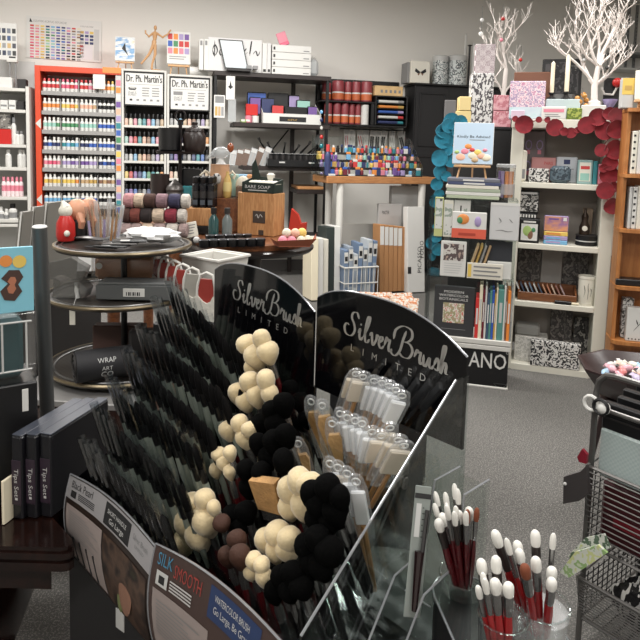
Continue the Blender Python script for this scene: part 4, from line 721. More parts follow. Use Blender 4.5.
for i in range(11):
    c = [(206, 206, 204), (70, 84, 104), (190, 196, 200), (110, 130, 150), (200, 200, 196), (80, 92, 110), (196, 150, 120), (190, 130, 100), (204, 180, 160), (150, 110, 100), (170, 150, 150)][i]
    x_ = -w_ / 2 + .03 + i * (w_ - .085) / 10; mb = MB(); mb.rbox(-.004, .004, 0, .07, 0, .1, mat('sachet%d' % i, c, .5), .001); o = mb.ob('card_packet', None, loc + BK.ex * x_ + BK.ey * .03 + V((0, 0, .013)), BK.yaw); o.rotation_euler.y = R(-26); tag(o, 'slanting card packet, %s in the row of the brown tray' % ORD[i], 'packet', 'card packets in the brown tray')
loc, w_, h_ = fit(BK, 578.5, 277, 596, 304, .03, zs_[3]); t = thing('ceramic_pot', 'white ceramic pot with dark ink drawing beside the brown tray', 'pot', loc + BK.ey * w_ / 2, BK.yaw); r = w_ / 2
mb = MB(); mb.lathe([(r * .92, 0), (r, .01), (r, h_ * .9), (r * 1.06, h_ * .92), (r * 1.06, h_), (r * .9, h_), (r * .88, h_ * .3), (.001, h_ * .28)], OFFW, n=22)
for a0, p in ((-1.7, [(-.2, .3), (-.1, .5), (-.22, .7)]), (-1.5, [(0, .2), (.05, .45), (0, .7), (.1, .8)]), (-1.3, [(.1, .3), (.2, .5), (.1, .6)])): mb.stroke(p, .05, lambda x, z: (r * 1.01 * cos(a0 + x * 1.2), r * 1.01 * sin(a0 + x * 1.2), z * h_), INK)
mb.ob('body', t); o = MB().rbox(-.05, .05, 0, .03, 0, .02, BLACK).ob('pen_case', None, BK.w(BK.uz(563, 301, .02)[0], -.0, zs_[3] + .001), BK.yaw); tag(o, 'small black case lying before the brown wooden tray', 'case')
mb = MB(); mb.tube([(-.035, 0, .008), (.035, .01, .008)], [.007, .008], CREAM, 8); tag(mb.ob('chalk_stick', None, BK.w(BK.uz(573, 302, 0)[0], .012, zs_[3] + .001), BK.yaw), 'short cream stick lying beside the white pot', 'stick')
# bottom compartment
bk('crochet_box', 'white textured box with small lettering on the bookcase floor', 'box', (514, 337, 547, 369), .06, .14, patt('crochet', [(206, 204, 196), (180, 178, 172), (212, 210, 204)], 60, 'ring'), 4, lambda mb, w, h: mb.ftext('Memories', h * .14, w * .15, h * .82, -.001, GREY, w=w * .5)); zq = BK.uz(528, 337.3, .06)[1]
boxy(BK, 'grey_box', 'grey box with rounded lid stacked on the white textured box', 'box', (515, 325.5, 540, 337), .08, .12, mat('box_grey', (150, 150, 146), .6), zq, bevel=.015)
o = bk('floral_box', 'long box with bold black and white floral print, front of bookcase floor', 'box', (530.5, 342.5, 580.5, 366), -.004, .05, BWF, 4)
bk('wrapped_canvas', 'grey floral wrapped panel leaning behind the bold floral box', 'panel', (549.5, 309, 571.5, 369), .2, .012, GFLO, 4, lean=4); bk('wrapped_canvas', 'dark patterned wrapped panel beside the outer post, bookcase floor', 'panel', (573, 318, 589, 369), .22, .012, patt('dark_pattern', [(50, 48, 48), (80, 76, 74), (40, 38, 38), (150, 146, 140), (56, 54, 52)], 20), 4, lean=4)
# ---- on top of the bookcase
zt = zs_[0]
def top(name, lab, cat, px, y, d, m, art=None, zb=None, **k): return boxy(BK, name, lab, cat, px, y, d, m, zt if zb is None else zb, None, art, **k)
top('floral_gift_box', 'pink floral gift box with turquoise foot on the bookcase corner', 'box', (509.5, 81, 545, 119), .02, .1, PINKF, lambda mb, w, h: mb.rect(-w / 2 + .002, w / 2 - .002, .004, h * .32, -.002, patt('turquoise_fade', [(170, 206, 206), (196, 210, 216), (180, 196, 210)], 12, 'noise', .5, (1, 1, 1), True)))
top('gift_card', 'small lilac card at the foot of the pink floral gift box', 'card', (511, 110, 524.5, 121), -.004, .008, mat('pale_lilac', (206, 184, 200), .6))
top('carton', 'brown carton standing behind the pink floral gift box', 'box', (513, 72, 552, 119), .2, .08, mat('brown_carton', (112, 74, 56), .7))
top('keepsake_box', 'pale aqua keepsake box under the cream candles', 'box', (545.5, 99, 580, 119), .06, .14, mat('pale_aqua', (186, 200, 202), .5)); zq = BK.uz(562, 98.7, .06)[1]
def art_sign(mb, w, h): mb.rect(-w * .42, w * .42, h * .55, h * .8, -.001, cm('rose')); lines(mb, -w * .36, w * .36, h * .15, h * .45, 2, GREY)
top('shelf_sign', 'white card sign with pink heading on the bookcase front edge', 'sign', (541.5, 106.5, 566, 120), -.004, .01, PAPER, art_sign); top('green_box', 'small leafy green box next to the white card sign', 'box', (567, 108, 582, 119.5), .0, .05, patt('leafy_green', [(120, 140, 50), (90, 110, 40), (160, 170, 80), (70, 84, 36)], 30))
def cndl(px, y, lab): candle(BK, px, y, zq, lab, DARK)
cndl((550.3, 61, 554.7, 98), .09, 'shorter cream taper candle on the pale aqua box'); cndl((565, 54, 569.8, 98), .09, 'taller cream taper candle on the pale aqua box')
boxy(BK, 'metal_tray', 'dark metal trinket tray lying between the cream candles', 'tray', (553, 94, 573, 98.3), .12, .05, STEEL, zq)
top('framed_print', 'dark framed photo print standing behind the cream candles', 'picture', (541, 59, 581, 119), .24, .015, BLACK, lambda mb, w, h: mb.rect(-w * .42, w * .42, h * .05, h * .95, -.001, patt('night_photo', [(40, 40, 44), (70, 68, 70), (30, 30, 32), (100, 98, 96)], 16)))
loc, w_, h_ = fit(BK, 574, 78, 590, 108, .06, zt); t = thing('amber_gift_bag', 'clear tray of amber glass beads beside the branch tree base', 'ornament', BK.w(BK.uz(582, 105, .06)[0], .1, zt + .001), BK.yaw); r = .035
MB().lathe([(r, 0), (r * 1.1, .005), (r * 1.1, .01)], WHITE, n=14).ob('base', t); AMB = mat('amber_glass', (186, 130, 60), .15, coat=.5)
for k in range(12): MB().ball((r * .8 * cos(k * 2.4), r * .8 * sin(k * 2.4), .03 + k * .012), .017, AMB, 8, 6).ob('bead', t)
MB().tube([(0, 0, .01), (0, 0, .2)], .003, CHROME, 6).ob('stem', t)
top('gift_tag', 'small white diamond tag leaning before the amber beads', 'tag', (580, 98, 588, 106), .02, .006, PAPER, zb=BK.uz(584, 106, .02)[1]) if False else None
top('plinth_block', 'white plinth block under the larger branch tree', 'block', (581, 105, 606, 119.3), .04, .15, WHITE); zpl = BK.uz(593, 104.8, .04)[1]
top('black_canvas', 'black canvas panel at the bookcase end behind the red bauble', 'canvas', (603, 78, 624, 119), .26, .02, BLACK)
loc, w_, h_ = fit(BK, 602, 99, 618, 119, .1, zt); t = thing('glass_dish', 'lavender glass dish on a slim stem at the bookcase end', 'dish', loc + BK.ey * .04); MB().lathe([(w_ * .3, 0), (w_ * .3, .006), (.008, .015), (.008, h_ * .55), (.001, h_ * .55)], cm('lilac'), n=14).ob('stem', t); MB().lathe([(.01, h_ * .55), (w_ * .3, h_ * .7), (w_ * .5, h_ * .97), (w_ * .5, h_), (w_ * .46, h_), (w_ * .25, h_ * .72), (.005, h_ * .6)], mat('lavender_glass', (150, 140, 180), .15), n=18).ob('bowl', t)
mb = MB(); mb.tube([(0, 0, 0), (.02, 0, -.04), (.07, 0, -.045), (.09, 0, .0), (.14, 0, .04)], .008, WHITE, 6); mb.ball((.09, -.01, .03), .03, RED, 10, 8); mb.rbox(.11, .16, -.01, 0, .03, .06, PAPER)
tag(mb.ob('swan_ornament', None, BK.w(BK.uz(601, 88, .26)[0], .235, BK.uz(601, 88, .26)[1]), BK.yaw), 'white curled hook ornament with red ball on the black canvas', 'ornament')
garland(BK, -.03, [(514, 119, 3), (523, 124.5, 8.5), (538, 120, 3), (546, 120, 3), (553.5, 128, 8), (563, 131.5, 4), (571, 133, 5), (577, 130, 3), (585.5, 125, 8), (596.5, 117.5, 8), (603, 130.5, 8.5), (607, 114, 6), (613.5, 116, 7.5), (614, 130, 8.5), (601, 150, 6), (612, 150, 9), (609, 163, 7), (602, 168, 4), (607.5, 175, 8.5), (611, 187, 5), (604.5, 190, 8), (609, 206, 7.5)], 'felt_garland', 'red felt petal garland pinned along the bookcase top and side', REDF, .45)
# ---- white branch trees
def branch_tree(name, lab, base, trunk, targets, seedv, stand=None):
    """trunk forks repeatedly towards the listed limb ends; one continuous painted branch body"""
    rr = random.Random(seedv); t = thing(name, lab, 'tree', base); mb = MB(); BRW = mat('branch_white', (222, 214, 208), .6, bump=.2, bs=80)
    def grow(p, d, L, r, lv):
        pts = [p]; q = p.copy(); n = 4
        for i in range(n):
            d = (d + V((rr.uniform(-.28, .28), rr.uniform(-.28, .28), rr.uniform(-.05, .28)))).normalized(); q = q + d * (L / n); pts.append(q.copy())
        mb.tube(pts, [r * (1 - .35 * i / n) for i in range(n + 1)], BRW, 6 if lv < 2 else 4)
        if lv < 4 and L > .02:
            for i in range(2, n + 1):
                for s in range(1 if i < n else 2):
                    if rr.random() < (.9 if lv < 3 else .6):
                        a = rr.uniform(0, 2 * pi); side = V((cos(a), sin(a) * .8, rr.uniform(.1, .7))).normalized()
                        grow(pts[i], (d * .65 + side * .8).normalized(), L * rr.uniform(.5, .72), r * .55, lv + 1)
    top_ = V(trunk[-1]); mb.tube(trunk, [trunk[0][0] * 0 + .022, .019, .016][:len(trunk)] if len(trunk) == 3 else .018, BRW, 8)
    for (s, dx, dy, dz, L, r) in targets: grow(V(trunk[s]), V((dx, dy, dz)).normalized(), L, r, 1)
    mb.ob('branches', t); MB().lathe([(.04, 0), (.04, .02), (.03, .03)], BRW, n=16).ob('base', t); return t
p1_ = BK.w(BK.uz(594, 104, .12)[0], .12, zpl + .001); k = p1_.y / FPX
branch_tree('branch_tree', 'large white painted branch tree on the bookcase plinth block', p1_, [(0, 0, .02), (-.005, 0, .12), (.01, .0, .24)], [(1, -.65, 0, .6, .2, .011), (1, -.45, .2, .9, .25, .012), (2, .05, -.1, 1, .26, .012), (2, -.35, -.2, .8, .24, .011), (2, .35, .1, .8, .24, .011), (1, .8, 0, .6, .19, .01), (2, -.7, .1, .5, .2, .009), (2, .1, .3, 1, .25, .01), (1, .5, -.3, .6, .15, .009), (2, .6, -.1, .6, .2, .009)], 5)
pc_ = CF.w(CF.uz(504, 95, .1)[0], .235, zs + .0) if False else CF.w(CF.uz(503.5, 95, .33)[0], .335, zs + .001)
branch_tree('branch_tree', 'smaller white branch tree behind the pink gift boxes', pc_, [(0, 0, .02), (0, 0, .26), (.01, 0, .46)], [(1, -.5, 0, .9, .2, .009), (2, -.35, .1, .95, .22, .01), (2, .02, 0, 1, .24, .01), (1, .6, 0, .75, .22, .009), (2, -.6, 0, .6, .18, .009)], 12)
bb_ = MB(); 
for i, (px, py, r, c, lab) in enumerate(((503, 18.5, .016, RED, 'red bauble hanging high on the smaller branch tree'), (501.5, 40, .014, cm('rose'), 'pink bauble hanging midway on the smaller branch tree'), (520.5, 60, .014, RED, 'red bauble hanging low at the outer twig of smaller tree'), (481, 34, .018, PAPER, 'white disc ornament hanging at the smaller branch tree'), (487.5, 54, .018, PAPER, 'lower white disc ornament on the smaller branch tree'), (482, 20, .015, LGREY, 'pale grey disc ornament highest on the smaller branch tree'))):
    u, z = CF.uz(px, py, .24); mb = MB(); mb.ball((0, 0, 0), (r, r * (.3 if c in (PAPER, LGREY) else 1), r), c, 10, 8); mb.tube([(0, 0, r), (0, 0, r + .09)], .0015, DARK, 4); tag(mb.ob('bauble', None, CF.w(u, .24, z), CF.yaw), lab, 'ornament')
for i, (px, py, lab) in enumerate(((589, 42, 'tiny grey bauble in the upper crown of larger branch tree'), (607, 68, 'dark hanging bauble on the lower twig of larger tree'), (584, 60, 'pale hanging charm on the inner twig of larger tree'))):
    u, z = BK.uz(px, py, .1); mb = MB(); mb.ball((0, 0, 0), .012, (GREY, DARK, LGREY)[i], 8, 6); mb.tube([(0, 0, .012), (0, 0, .05)], .0015, DARK, 4); tag(mb.ob('bauble', None, BK.w(u, .1, z), BK.yaw), lab, 'ornament')
# ================================================================== wooden wall display with binders at the edge
WS = Fr(1.93, 3.62, -14); WD2 = wood('honey_wood', (184, 124, 70), (164, 104, 54), 4, .45, (6, 6, 1)); xw = WS.uz(624, 200)[0]; zw = [WS.uz(628, y)[1] for y in (108, 174, 229, 286, 341, 396)]
t = thing('wooden_shelf_unit', 'honey coloured wooden shelf unit with rounded shelves and binders', 'shelf', WS.w(xw, 0, 0), WS.yaw); 
MB().rbox(0, .9, .16, .18, zw[5] - .06, zw[0], WD2).ob('back_panel', t); MB().rbox(-.01, .012, .02, .18, zw[5] - .08, zw[0] - .02, WD2).ob('side_panel', t)
for z in zw: 
    pl = [(-.03 + .05 * (1 - cos(a)) - .0, .05 * (1 - sin(a)) - .03) for a in [i * pi / 12 for i in range(7)]] + [(.9, -.03), (.9, .16), (-.03, .16)]
    pl = [(-.014, .16), (-.014, .02)] + [(.036 - .05 * cos(a), .02 - .05 * sin(a)) for a in [i * pi / 12 for i in range(1, 7)]] + [(.9, -.03), (.9, .16)]
    MB().prism(pl, z - .02, z, WD2, 'z').ob('shelf', t)
MB().rbox(.02, .88, .04, .16, 0, zw[5] - .021, WD2).ob('plinth', t)
def ws(name, lab, cat, px, y, d, m, s, art=None, **k): return boxy(WS, name, lab, cat, px, y, d, m, zw[s], None, art, **k)
dots = lambda mb, w, h: [mb.rect(-w * .12 - .006, -w * .12 + .006, h * (.12 + .15 * i), h * (.12 + .15 * i) + .012, -.001, INK) for i in range(6)]
ws('ring_binder', 'white binder with black punch dots on the first wooden shelf', 'binder', (632, 131, 637.5, 172), .0, .12, OFFW, 1, dots); ws('ring_binder', 'white binder behind the dotted one on the first wooden shelf', 'binder', (638, 130, 650, 172), .0, .12, PAPER, 1)
ws('ring_binder', 'thin grey edged binder on the second wooden shelf', 'binder', (629, 187, 632, 228), .0, .12, LGREY, 2); ws('ring_binder', 'dotted white binder on the second wooden shelf', 'binder', (632.5, 187, 637, 228), .0, .12, PAPER, 2, dots); ws('ring_binder', 'plain white binder, outermost on the second wooden shelf', 'binder', (637.5, 186, 650, 228), .0, .12, OFFW, 2)
ws('flat_case', 'flat black case lying on the third wooden shelf', 'case', (616, 280, 650, 285), .0, .1, BLACK, 3); ws('flat_case', 'thin white tray stacked on the flat black case', 'tray', (617, 277.5, 650, 280), .01, .09, LGREY, 3, zb=None) if False else None
ws('ring_binder', 'white speckled binder standing on the fourth wooden shelf', 'binder', (621.5, 298, 633, 340), .06, .05, patt('speckle', [(206, 204, 200), (206, 204, 200), (60, 58, 56), (208, 206, 202), (210, 208, 204)], 40), 4)
def art_twig(mb, w, h):
    for p in ([(-.2, .3), (.1, .55), (.4, .75)], [(0, .48), (-.1, .65)], [(.15, .58), (.35, .58)]): mb.stroke([(a * w, b * h) for a, b in p], .006, lambda x, z: (x, -.001, z), INK)
    [mb.rect(-w * .4 + i * w * .15, -w * .34 + i * w * .15, h * .05, h * .09, -.001, INK) for i in range(5)]
ws('note_box', 'white box with a dark twig drawing before the speckled binder', 'box', (626.5, 308, 650, 340), .0, .05, PAPER, 4, art_twig)
ws('paper_pad', 'low white pad on the lowest wooden shelf', 'pad', (613.5, 384, 650, 396), .0, .1, OFFW, 5); ws('paper_pad', 'white card box behind the low pad on the lowest wooden shelf', 'box', (618, 356, 650, 396), .1, .04, LGREY, 5)
ws('spray_box', 'yellow and grey carton standing on top of the wooden shelf unit', 'box', (622, 78, 634, 108), .02, .08, LGREY, 0, lambda mb, w, h: (mb.rect(-w * .5, w * .5, h * .45, h, -.001, cm('yellow')), mb.rect(-w * .3, w * .3, h * .6, h * .75, -.002, cm('gold'))))
loc, w_, h_ = fit(WS, 634.5, 70, 656, 108, .0, zw[0]); t = thing('table_easel', 'small wooden easel on top of the wooden shelf unit', 'easel', loc, WS.yaw); MB().rbox(-w_ / 2, w_ / 2, -.03, .0, .03, .045, mat('easel_wood', (206, 164, 120))).ob('ledge', t); MB().tube([(-w_ * .3, -.01, 0), (0, .05, h_ * .9)], .006, _mats['easel_wood'], 6).ob('front_leg', t); MB().tube([(w_ * .3, -.01, 0), (0, .05, h_ * .9)], .006, _mats['easel_wood'], 6).ob('front_leg', t); MB().tube([(0, .1, 0), (0, .05, h_ * .9)], .006, _mats['easel_wood'], 6).ob('rear_leg', t)
o = MB().rbox(-w_ / 2, w_ / 2, 0, .01, 0, h_ * .78, OFFW).ob('price_board', None, loc + WS.ey * -.024 + V((0, 0, .046)), WS.yaw); o.rotation_euler.x = R(-8); tag(o, 'blank white card propped on the easel above wooden shelves', 'card')
# slotted wall rails and a shelf bracket far behind
for i, px in enumerate((628.5, 636.5)):
    u = BF.uz(px, 30, -.02)[0]; z0, z1 = BF.uz(px, 72, -.02)[1], BF.uz(px, 5, -.02)[1]; mb = MB(); mb.box(-.015, .015, 0, .018, z0, z1, GREY)
    for k in range(16): mb.rect(-.004, .004, z0 + .03 + k * .045, z0 + .055 + k * .045, -.001, DARK)
    tag(mb.ob('wall_rail', None, BF.w(u, -.02, 0), BF.yaw), 'slotted grey shelf rail on the wall, %s from the larger branch tree' % ORD[i], 'rail')
for i, (y, px0) in enumerate(((51.5, 617), (67.5, 613))):
    u0 = BF.uz(px0, y, -.3)[0]; z = BF.uz(628, y, -.3)[1]; o = MB().rbox(0, 1.6, 0, .275, -.025, 0, LGREY if i else GREY).ob('wall_board', None, BF.w(u0, -.3, z), BF.yaw); tag(o, ('upper', 'lower')[i] + ' grey wall board on slotted rails behind the larger branch tree', 'shelf')
# ================================================================== acrylic book display on black rolling base
AN = Fr(.656, 3.818, -14.6); AW = AN.uz(512, 300)[0]; AD = .26
za = {k: AN.uz(472, y)[1] for k, y in dict(top=199, s2=238.5, s1=278, base=338, bot=384).items()}
t = thing('book_stand', 'clear acrylic book display stand on a black lettered rolling base', 'display stand', AN.w(AW / 2, 0, 0), AN.yaw); h = AW / 2
def art_ano(mb): 
    y = -.003; zc = za['bot'] + (za['base'] - za['bot']) * .42; hh = (za['base'] - za['bot']) * .34
    mb.ftext('ANO', hh * 1.38, h * .52, zc - .01, y, PAPER, w=AW * .43); mb.ftext('ANO', hh * 1.38, h * .525, zc - .008, y - .0003, PAPER, w=AW * .43); mb.text('O', hh * .3, lambda a, b: (h * .97 + a * .8, y, zc + hh * .9 + b * .8), PAPER)
    mb.ftext('FABRI', hh * 1.38, -h * .48, zc - .01, y, PAPER, w=AW * .46)
mb = MB(); mb.rbox(-h, h, 0, AD, za['bot'] - .0, za['base'] - .06, BLACK); art_ano(mb); mb.ob('base_cabinet', t)
MB().rbox(-h - .005, h + .005, -.008, AD, za['bot'] - .025, za['bot'], WHITE).ob('base_trim', t); MB().rbox(-h - .008, h + .008, -.012, AD, za['base'] - .062, za['base'] - .034, WHITE).ob('base_trim', t); MB().rbox(-h - .008, h + .008, -.012, AD, za['base'] - .03, za['base'], WHITE).ob('base_trim', t)
for sx in (-1, 1):
    for sy_ in (.03, AD - .03):
        c = MB(); c.tube([(-.012, 0, .024), (.012, 0, .024)], .024, DARK, 14); c.rbox(-.016, .016, -.012, .02, .03, za['bot'] - .026, STEEL); c.ob('caster', t, (sx * (h - .04), sy_, 0))
for s in (-1, 1): MB().box(s * h - .003, s * h + .003, 0, AD, za['base'], za['top'], ACRE).ob('side_panel', t)
MB().box(-h + .004, h - .004, AD - .006, AD, za['base'], za['top'] - .002, ACR).ob('back_panel', t)
MB().box(-.003, .003, .01, AD - .007, za['s1'] + .001, za['top'] - .007, ACR).ob('divider', t)
for k in ('s1', 's2', 'top'): MB().box(-h - .004, h + .004, -.01, AD, za[k] - .006, za[k], ACRE).ob('shelf', t)
def an(name, lab, cat, px, y, d, m, s, art=None, **k): return boxy(AN, name, lab, cat, px, y, d, m, za[s], k.pop('group', None), art, **k)
# top: book on an easel, magazine pile, cup of pens
zq = za['top']
for i, (c, a, e) in enumerate(((mat('mag_green', (176, 186, 160), .5), 447, 500), (PAPER, 446, 501), (mat('mag_sage', (160, 170, 150), .5), 447, 500.5), (OFFW, 446, 499), (mat('mag_blue', (70, 78, 110), .5), 448, 501), (mat('mag_grey', (110, 112, 122), .5), 447, 500))):
    loc, w_, _ = fit(AN, a, 180, e, 190, .0, zq); hh = .02; mb = MB(); mb.rbox(-w_ / 2, w_ / 2, 0, .2, 0, hh - .001, c, .002)
    if i > 3: mb.rect(-w_ * .2, w_ * .2, .004, .014, -.001, PAPER)
    tag(mb.ob('magazine', None, loc, AN.yaw), 'magazine lying flat, %s from the bottom of the pile under the easel' % ORD[i], 'magazine', 'magazines piled on the book stand'); zq += hh
loc, w_, h_ = fit(AN, 440, 177, 456, 199, -.01, zq - .12); o = None
def art_kind(mb, w, h):
    mb.rect(-w * .49, w * .49, h * .01, h * .99, -.001, mat('sky_cover', (176, 196, 214), .5)); mb.ftext('Kindly Be Advised', h * .09, 0, h * .63, -.002, INK, w=w * .82); lines(mb, -w * .1, w * .4, h * .56, h * .6, 1, GREY, -.002)
    for i, (x, z, r, c) in enumerate(((-.3, .16, .12, 'peach'), (-.2, .3, .1, 'rose'), (-.12, .42, .09, 'orange'), (0, .2, .12, 'cream'), (.12, .28, .1, 'yellow'), (.22, .2, .11, 'peach'), (.34, .16, .12, 'cream'), (-.4, .28, .06, 'lime'), (.3, .34, .06, 'rose'), (-.02, .34, .07, 'red'), (.06, .1, .09, 'tan'))): mb.ball((x * w, -.001, z * h), (r * w, .003 + .0004 * i, r * h * .7), cm(c, .6), 10, 6)
t = easel_canvas(AN, (453, 125, 493, 181), .06, zq, '', art_kind, ('wooden table easel standing on the magazine pile', 'pale blue picture book with painted flowers on the wooden easel', 'book'), 'picture_book')
loc, w_, h_ = fit(AN, 499.5, 165, 519, 199, .03, za['top']); r = w_ / 2; t = thing('pen_canister', 'clear plastic canister of lilac and orange pens on the book stand', 'canister', loc + AN.ey * r + AN.ex * -.02); MB().lathe([(r, 0), (r, h_)], BAG, n=18).ob('body', t); MB().lathe([(r * 1.03, h_ - .015), (r * 1.03, h_), (r * .9, h_ + .004)], MILK, n=18).ob('lid', t); MB().lathe([(r * 1.01, h_ * .15), (r * 1.01, h_ * .45)], MILK, n=18).ob('label_band', t)
for k in range(9): o = MB().tube([(0, 0, .01), (0, 0, h_ * .8)], .011, cm(('lilac', 'purple', 'lilac', 'orange', 'peach', 'orange', 'sky', 'white', 'navy')[k]), 7).ob('pen', None, t.location + V((r * .62 * cos(k * .7 + 2.5), r * .62 * sin(k * .7 + 2.5), .003))); tag(o, '%s pen standing in the clear canister, %s around its wall' % (('lilac', 'purple', 'lilac', 'orange', 'peach', 'orange', 'sky blue', 'white', 'navy')[k], ORD[k]), 'pen', 'pens in the clear canister')
# brochures
MONO = patt('brochure_art', [(206, 208, 204), (150, 160, 150), (210, 210, 206), (90, 90, 92), (200, 206, 200)], 10)
an('brochure', 'yellow green edged brochure sticking out beside the upper shelf', 'brochure', (434.5, 197, 443, 238), .0, .006, mat('lime_edge', (186, 190, 130), .5), 's2', lambda mb, w, h: mb.rect(-w * .4, w * .4, h * .2, h * .96, -.001, MONO)); an('brochure', 'pale brochure with faint leaf print on the upper shelf', 'brochure', (443.5, 200, 453, 238), .005, .006, OFFW, 's2', lambda mb, w, h: mb.rect(-w * .4, w * .4, h * .05, h * .9, -.001, MONO)); an('brochure', 'white sheet with a dark spoon drawing behind the red card', 'brochure', (453.5, 200, 470, 238), .02, .006, PAPER, 's2', lambda mb, w, h: (mb.rect(-w * .12, -w * .04, h * .4, h * .85, -.001, INK), mb.rect(w * .1, w * .3, h * .5, h * .8, -.001, MONO)))
def art_redc(mb, w, h): mb.rect(-w * .5, w * .5, 0, h * .36, -.001, mat('coral', (216, 96, 74), .5)); mb.ball((-w * .18, -.001, h * .72), (w * .18, .004, h * .2), cm('orange'), 8, 6); mb.ball((-w * .26, -.002, h * .68), (w * .1, .004, h * .14), cm('green'), 8, 6); mb.ball((w * .25, -.001, h * .65), (w * .1, .004, h * .2), cm('lilac'), 8, 6); mb.rect(-w * .3, w * .2, h * .1, h * .2, -.002, mat('coral_dark', (170, 66, 50), .5))
an('art_card_pack', 'white and coral card pack with painted fruit on the upper shelf', 'card pack', (452, 212, 486.5, 236.5), -.008, .012, PAPER, 's2', art_redc)
def art_pale(mb, w, h): mb.rect(-w * .5, w * .5, h * .93, h, -.001, PAPER); [mb.stroke([(a * w, b * h) for a, b in p], .006, lambda x, z: (x, -.001, z), GREY) for p in ([(-.2, .6), (-.12, .5), (-.2, .45)], [(.15, .58), (.28, .48)], [(-.3, .25), (-.1, .27), (.1, .24), (.3, .26)])]
an('drawing_pad', 'pale grey drawing pad with small sketches on the upper shelf', 'pad', (490, 203, 519.5, 238), -.006, .014, mat('pale_pad', (198, 198, 198), .5), 's2', art_pale); o = an('price_slip', 'clear price slip hooked above the pale drawing pad', 'card', (504.5, 196, 516.5, 203), -.013, .003, MILK, 'top', zb=None) if False else None
# middle shelf
def art_fly(mb, w, h): mb.rect(-w * .4, w * .4, h * .45, h * .92, -.001, patt('flyer_photo', [(120, 100, 96), (200, 196, 190), (90, 76, 76), (170, 150, 140)], 18)); lines(mb, -w * .35, w * .35, h * .08, h * .4, 5, LGREY)
an('flyer', 'white flyer with a brown photograph on the middle shelf', 'flyer', (440.5, 241, 466, 277), -.006, .008, PAPER, 's1', art_fly)
for i, (a, c) in enumerate(((467, 'tan'), (471, 'gold'), (475, 'grey'), (479, 'tan'))): o = an('booklet', 'slanting thin booklet, %s in the middle shelf bay' % ORD[i], 'booklet', (a, 244, a + 2.4, 277), .03, .14, cm(c), 's1', group='booklets on the middle shelf'); o.rotation_euler.y = R(16)
an('dark_folder', 'dark grey folder standing on the middle shelf', 'folder', (485, 240, 512, 277), .06, .012, mat('slate_folder', (52, 54, 60), .5), 's1'); an('paper_pad', 'white pad block before the dark grey folder', 'pad', (487, 262, 511.5, 277), .02, .03, PAPER, 's1')
an('price_label', 'long cream label card with small print on the middle shelf edge', 'card', (467, 263.5, 503, 279), -.016, .004, mat('label_cream', (206, 202, 186), .6), 's1', lambda mb, w, h: (mb.rect(-w * .48, -w * .38, h * .1, h * .9, -.001, cm('yellow')), lines(mb, -w * .32, w * .45, h * .1, h * .9, 3, GREY)))
# bottom bay: black botanicals book and the row of books
def art_bot(mb, w, h):
    for k, s in enumerate(('MODERN', 'WATERCOLOR', 'BOTANICALS')): mb.ftext(s, h * .07, -w * .02, h * (.86 - .075 * k), -.001, PAPER, w=w * (.48, .72, .7)[k])
    mb.rect(-w * .27, w * .25, h * .26, h * .66, -.001, patt('bloom_cover', [(206, 196, 184), (190, 110, 96), (214, 206, 196), (150, 150, 110), (176, 140, 120), (210, 200, 190)], 34)); mb.rect(-w * .3, w * .3, h * .13, h * .14, -.001, GREY)
an('cover_book', 'black watercolour book with flower square facing out in the bottom bay', 'book', (433.5, 287, 474.3, 338), .0, .028, mat('book_charcoal', (50, 50, 52), .5), 'base', art_bot, lean=4)
bks = [(475, 478.5, 'red', 298), (478.8, 482, 'cream', 286), (482.3, 484.3, 'burgundy', 290), (484.6, 486.4, 'white', 287), (486.7, 489, 'navy', 293), (489.2, 491.4, 'teal', 291), (491.6, 493.8, 'blue', 291), (494, 495.6, 'gold', 294), (495.8, 497.3, 'cream', 288), (497.6, 503.3, 'teal', 290), (503.5, 505.3, 'white', 286), (505.5, 507, 'brown', 288), (507.2, 510.2, 'orange', 291), (510.5, 512.5, 'grey', 284)]
for i, (a, c, k, tp) in enumerate(bks): an('book', '%s spined book, %s in the row on the bottom bay' % (k, ORD[i]), 'book', (a, tp, c, 338), .005, .16, mat('spine_%d' % i, {'teal': (86, 140, 132), 'navy': (60, 84, 110)}.get(k, COLS[k]), .5), 'base', lambda mb, w, h: mb.rect(-w * .25, w * .25, h * .35, h * .75, -.001, LGREY if i % 2 else PAPER), bevel=.0015)
# ================================================================== wire basket rack in front
WR = Fr(.7, 1.82, -51.5); u0, zfl = WR.uz(574, 614, 0); 
o_ = WR.w(u0, 0, 0); WR = Fr(o_.x, o_.y, -51.5); RW = .62; RD = .36; BWIRE = mat('black_wire', (26, 25, 26), .4, .3); GW = mat('grey_wire', (110, 108, 106), .35, .7)
zr = {k: WR.uz(px, py, 0)[1] for k, (px, py) in dict(top=(600, 372), b1=(597, 466), b2=(583, 541), b3=(573, 613)).items()}
t = thing('basket_rack', 'black wire basket rack with two baskets on the carpet', 'rack', WR.w(0, 0, 0), WR.yaw)
xf = WR.uz(593.5, 430, .0)[0]
for x_ in (xf, RW):
    for y_ in (.0, RD): MB().tube([(x_, y_, .0), (x_, y_, zr['top'] - .0 if y_ else zr['top'] - .05)] if y_ else [(x_, 0, 0), (x_, 0, zr['top'] - .06), (x_ + .006, 0, zr['top'] - .025), (x_ + .025, 0, zr['top'] - .004), (x_ + .05, 0, zr['top'])] if x_ == xf else [(x_, 0, 0), (x_, 0, zr['top'])], .0085, GW, 8).ob('post', t)
MB().tube([(xf + .05, 0, zr['top']), (RW, 0, zr['top'])], .0085, GW, 8).ob('rail', t); MB().tube([(xf, 0, zr['top'] - .1), (RW, 0, zr['top'] - .1)], .0065, GW, 8).ob('rail', t); MB().tube([(xf, RD, zr['top']), (RW, RD, zr['top'])], .0085, GW, 8).ob('rail', t)
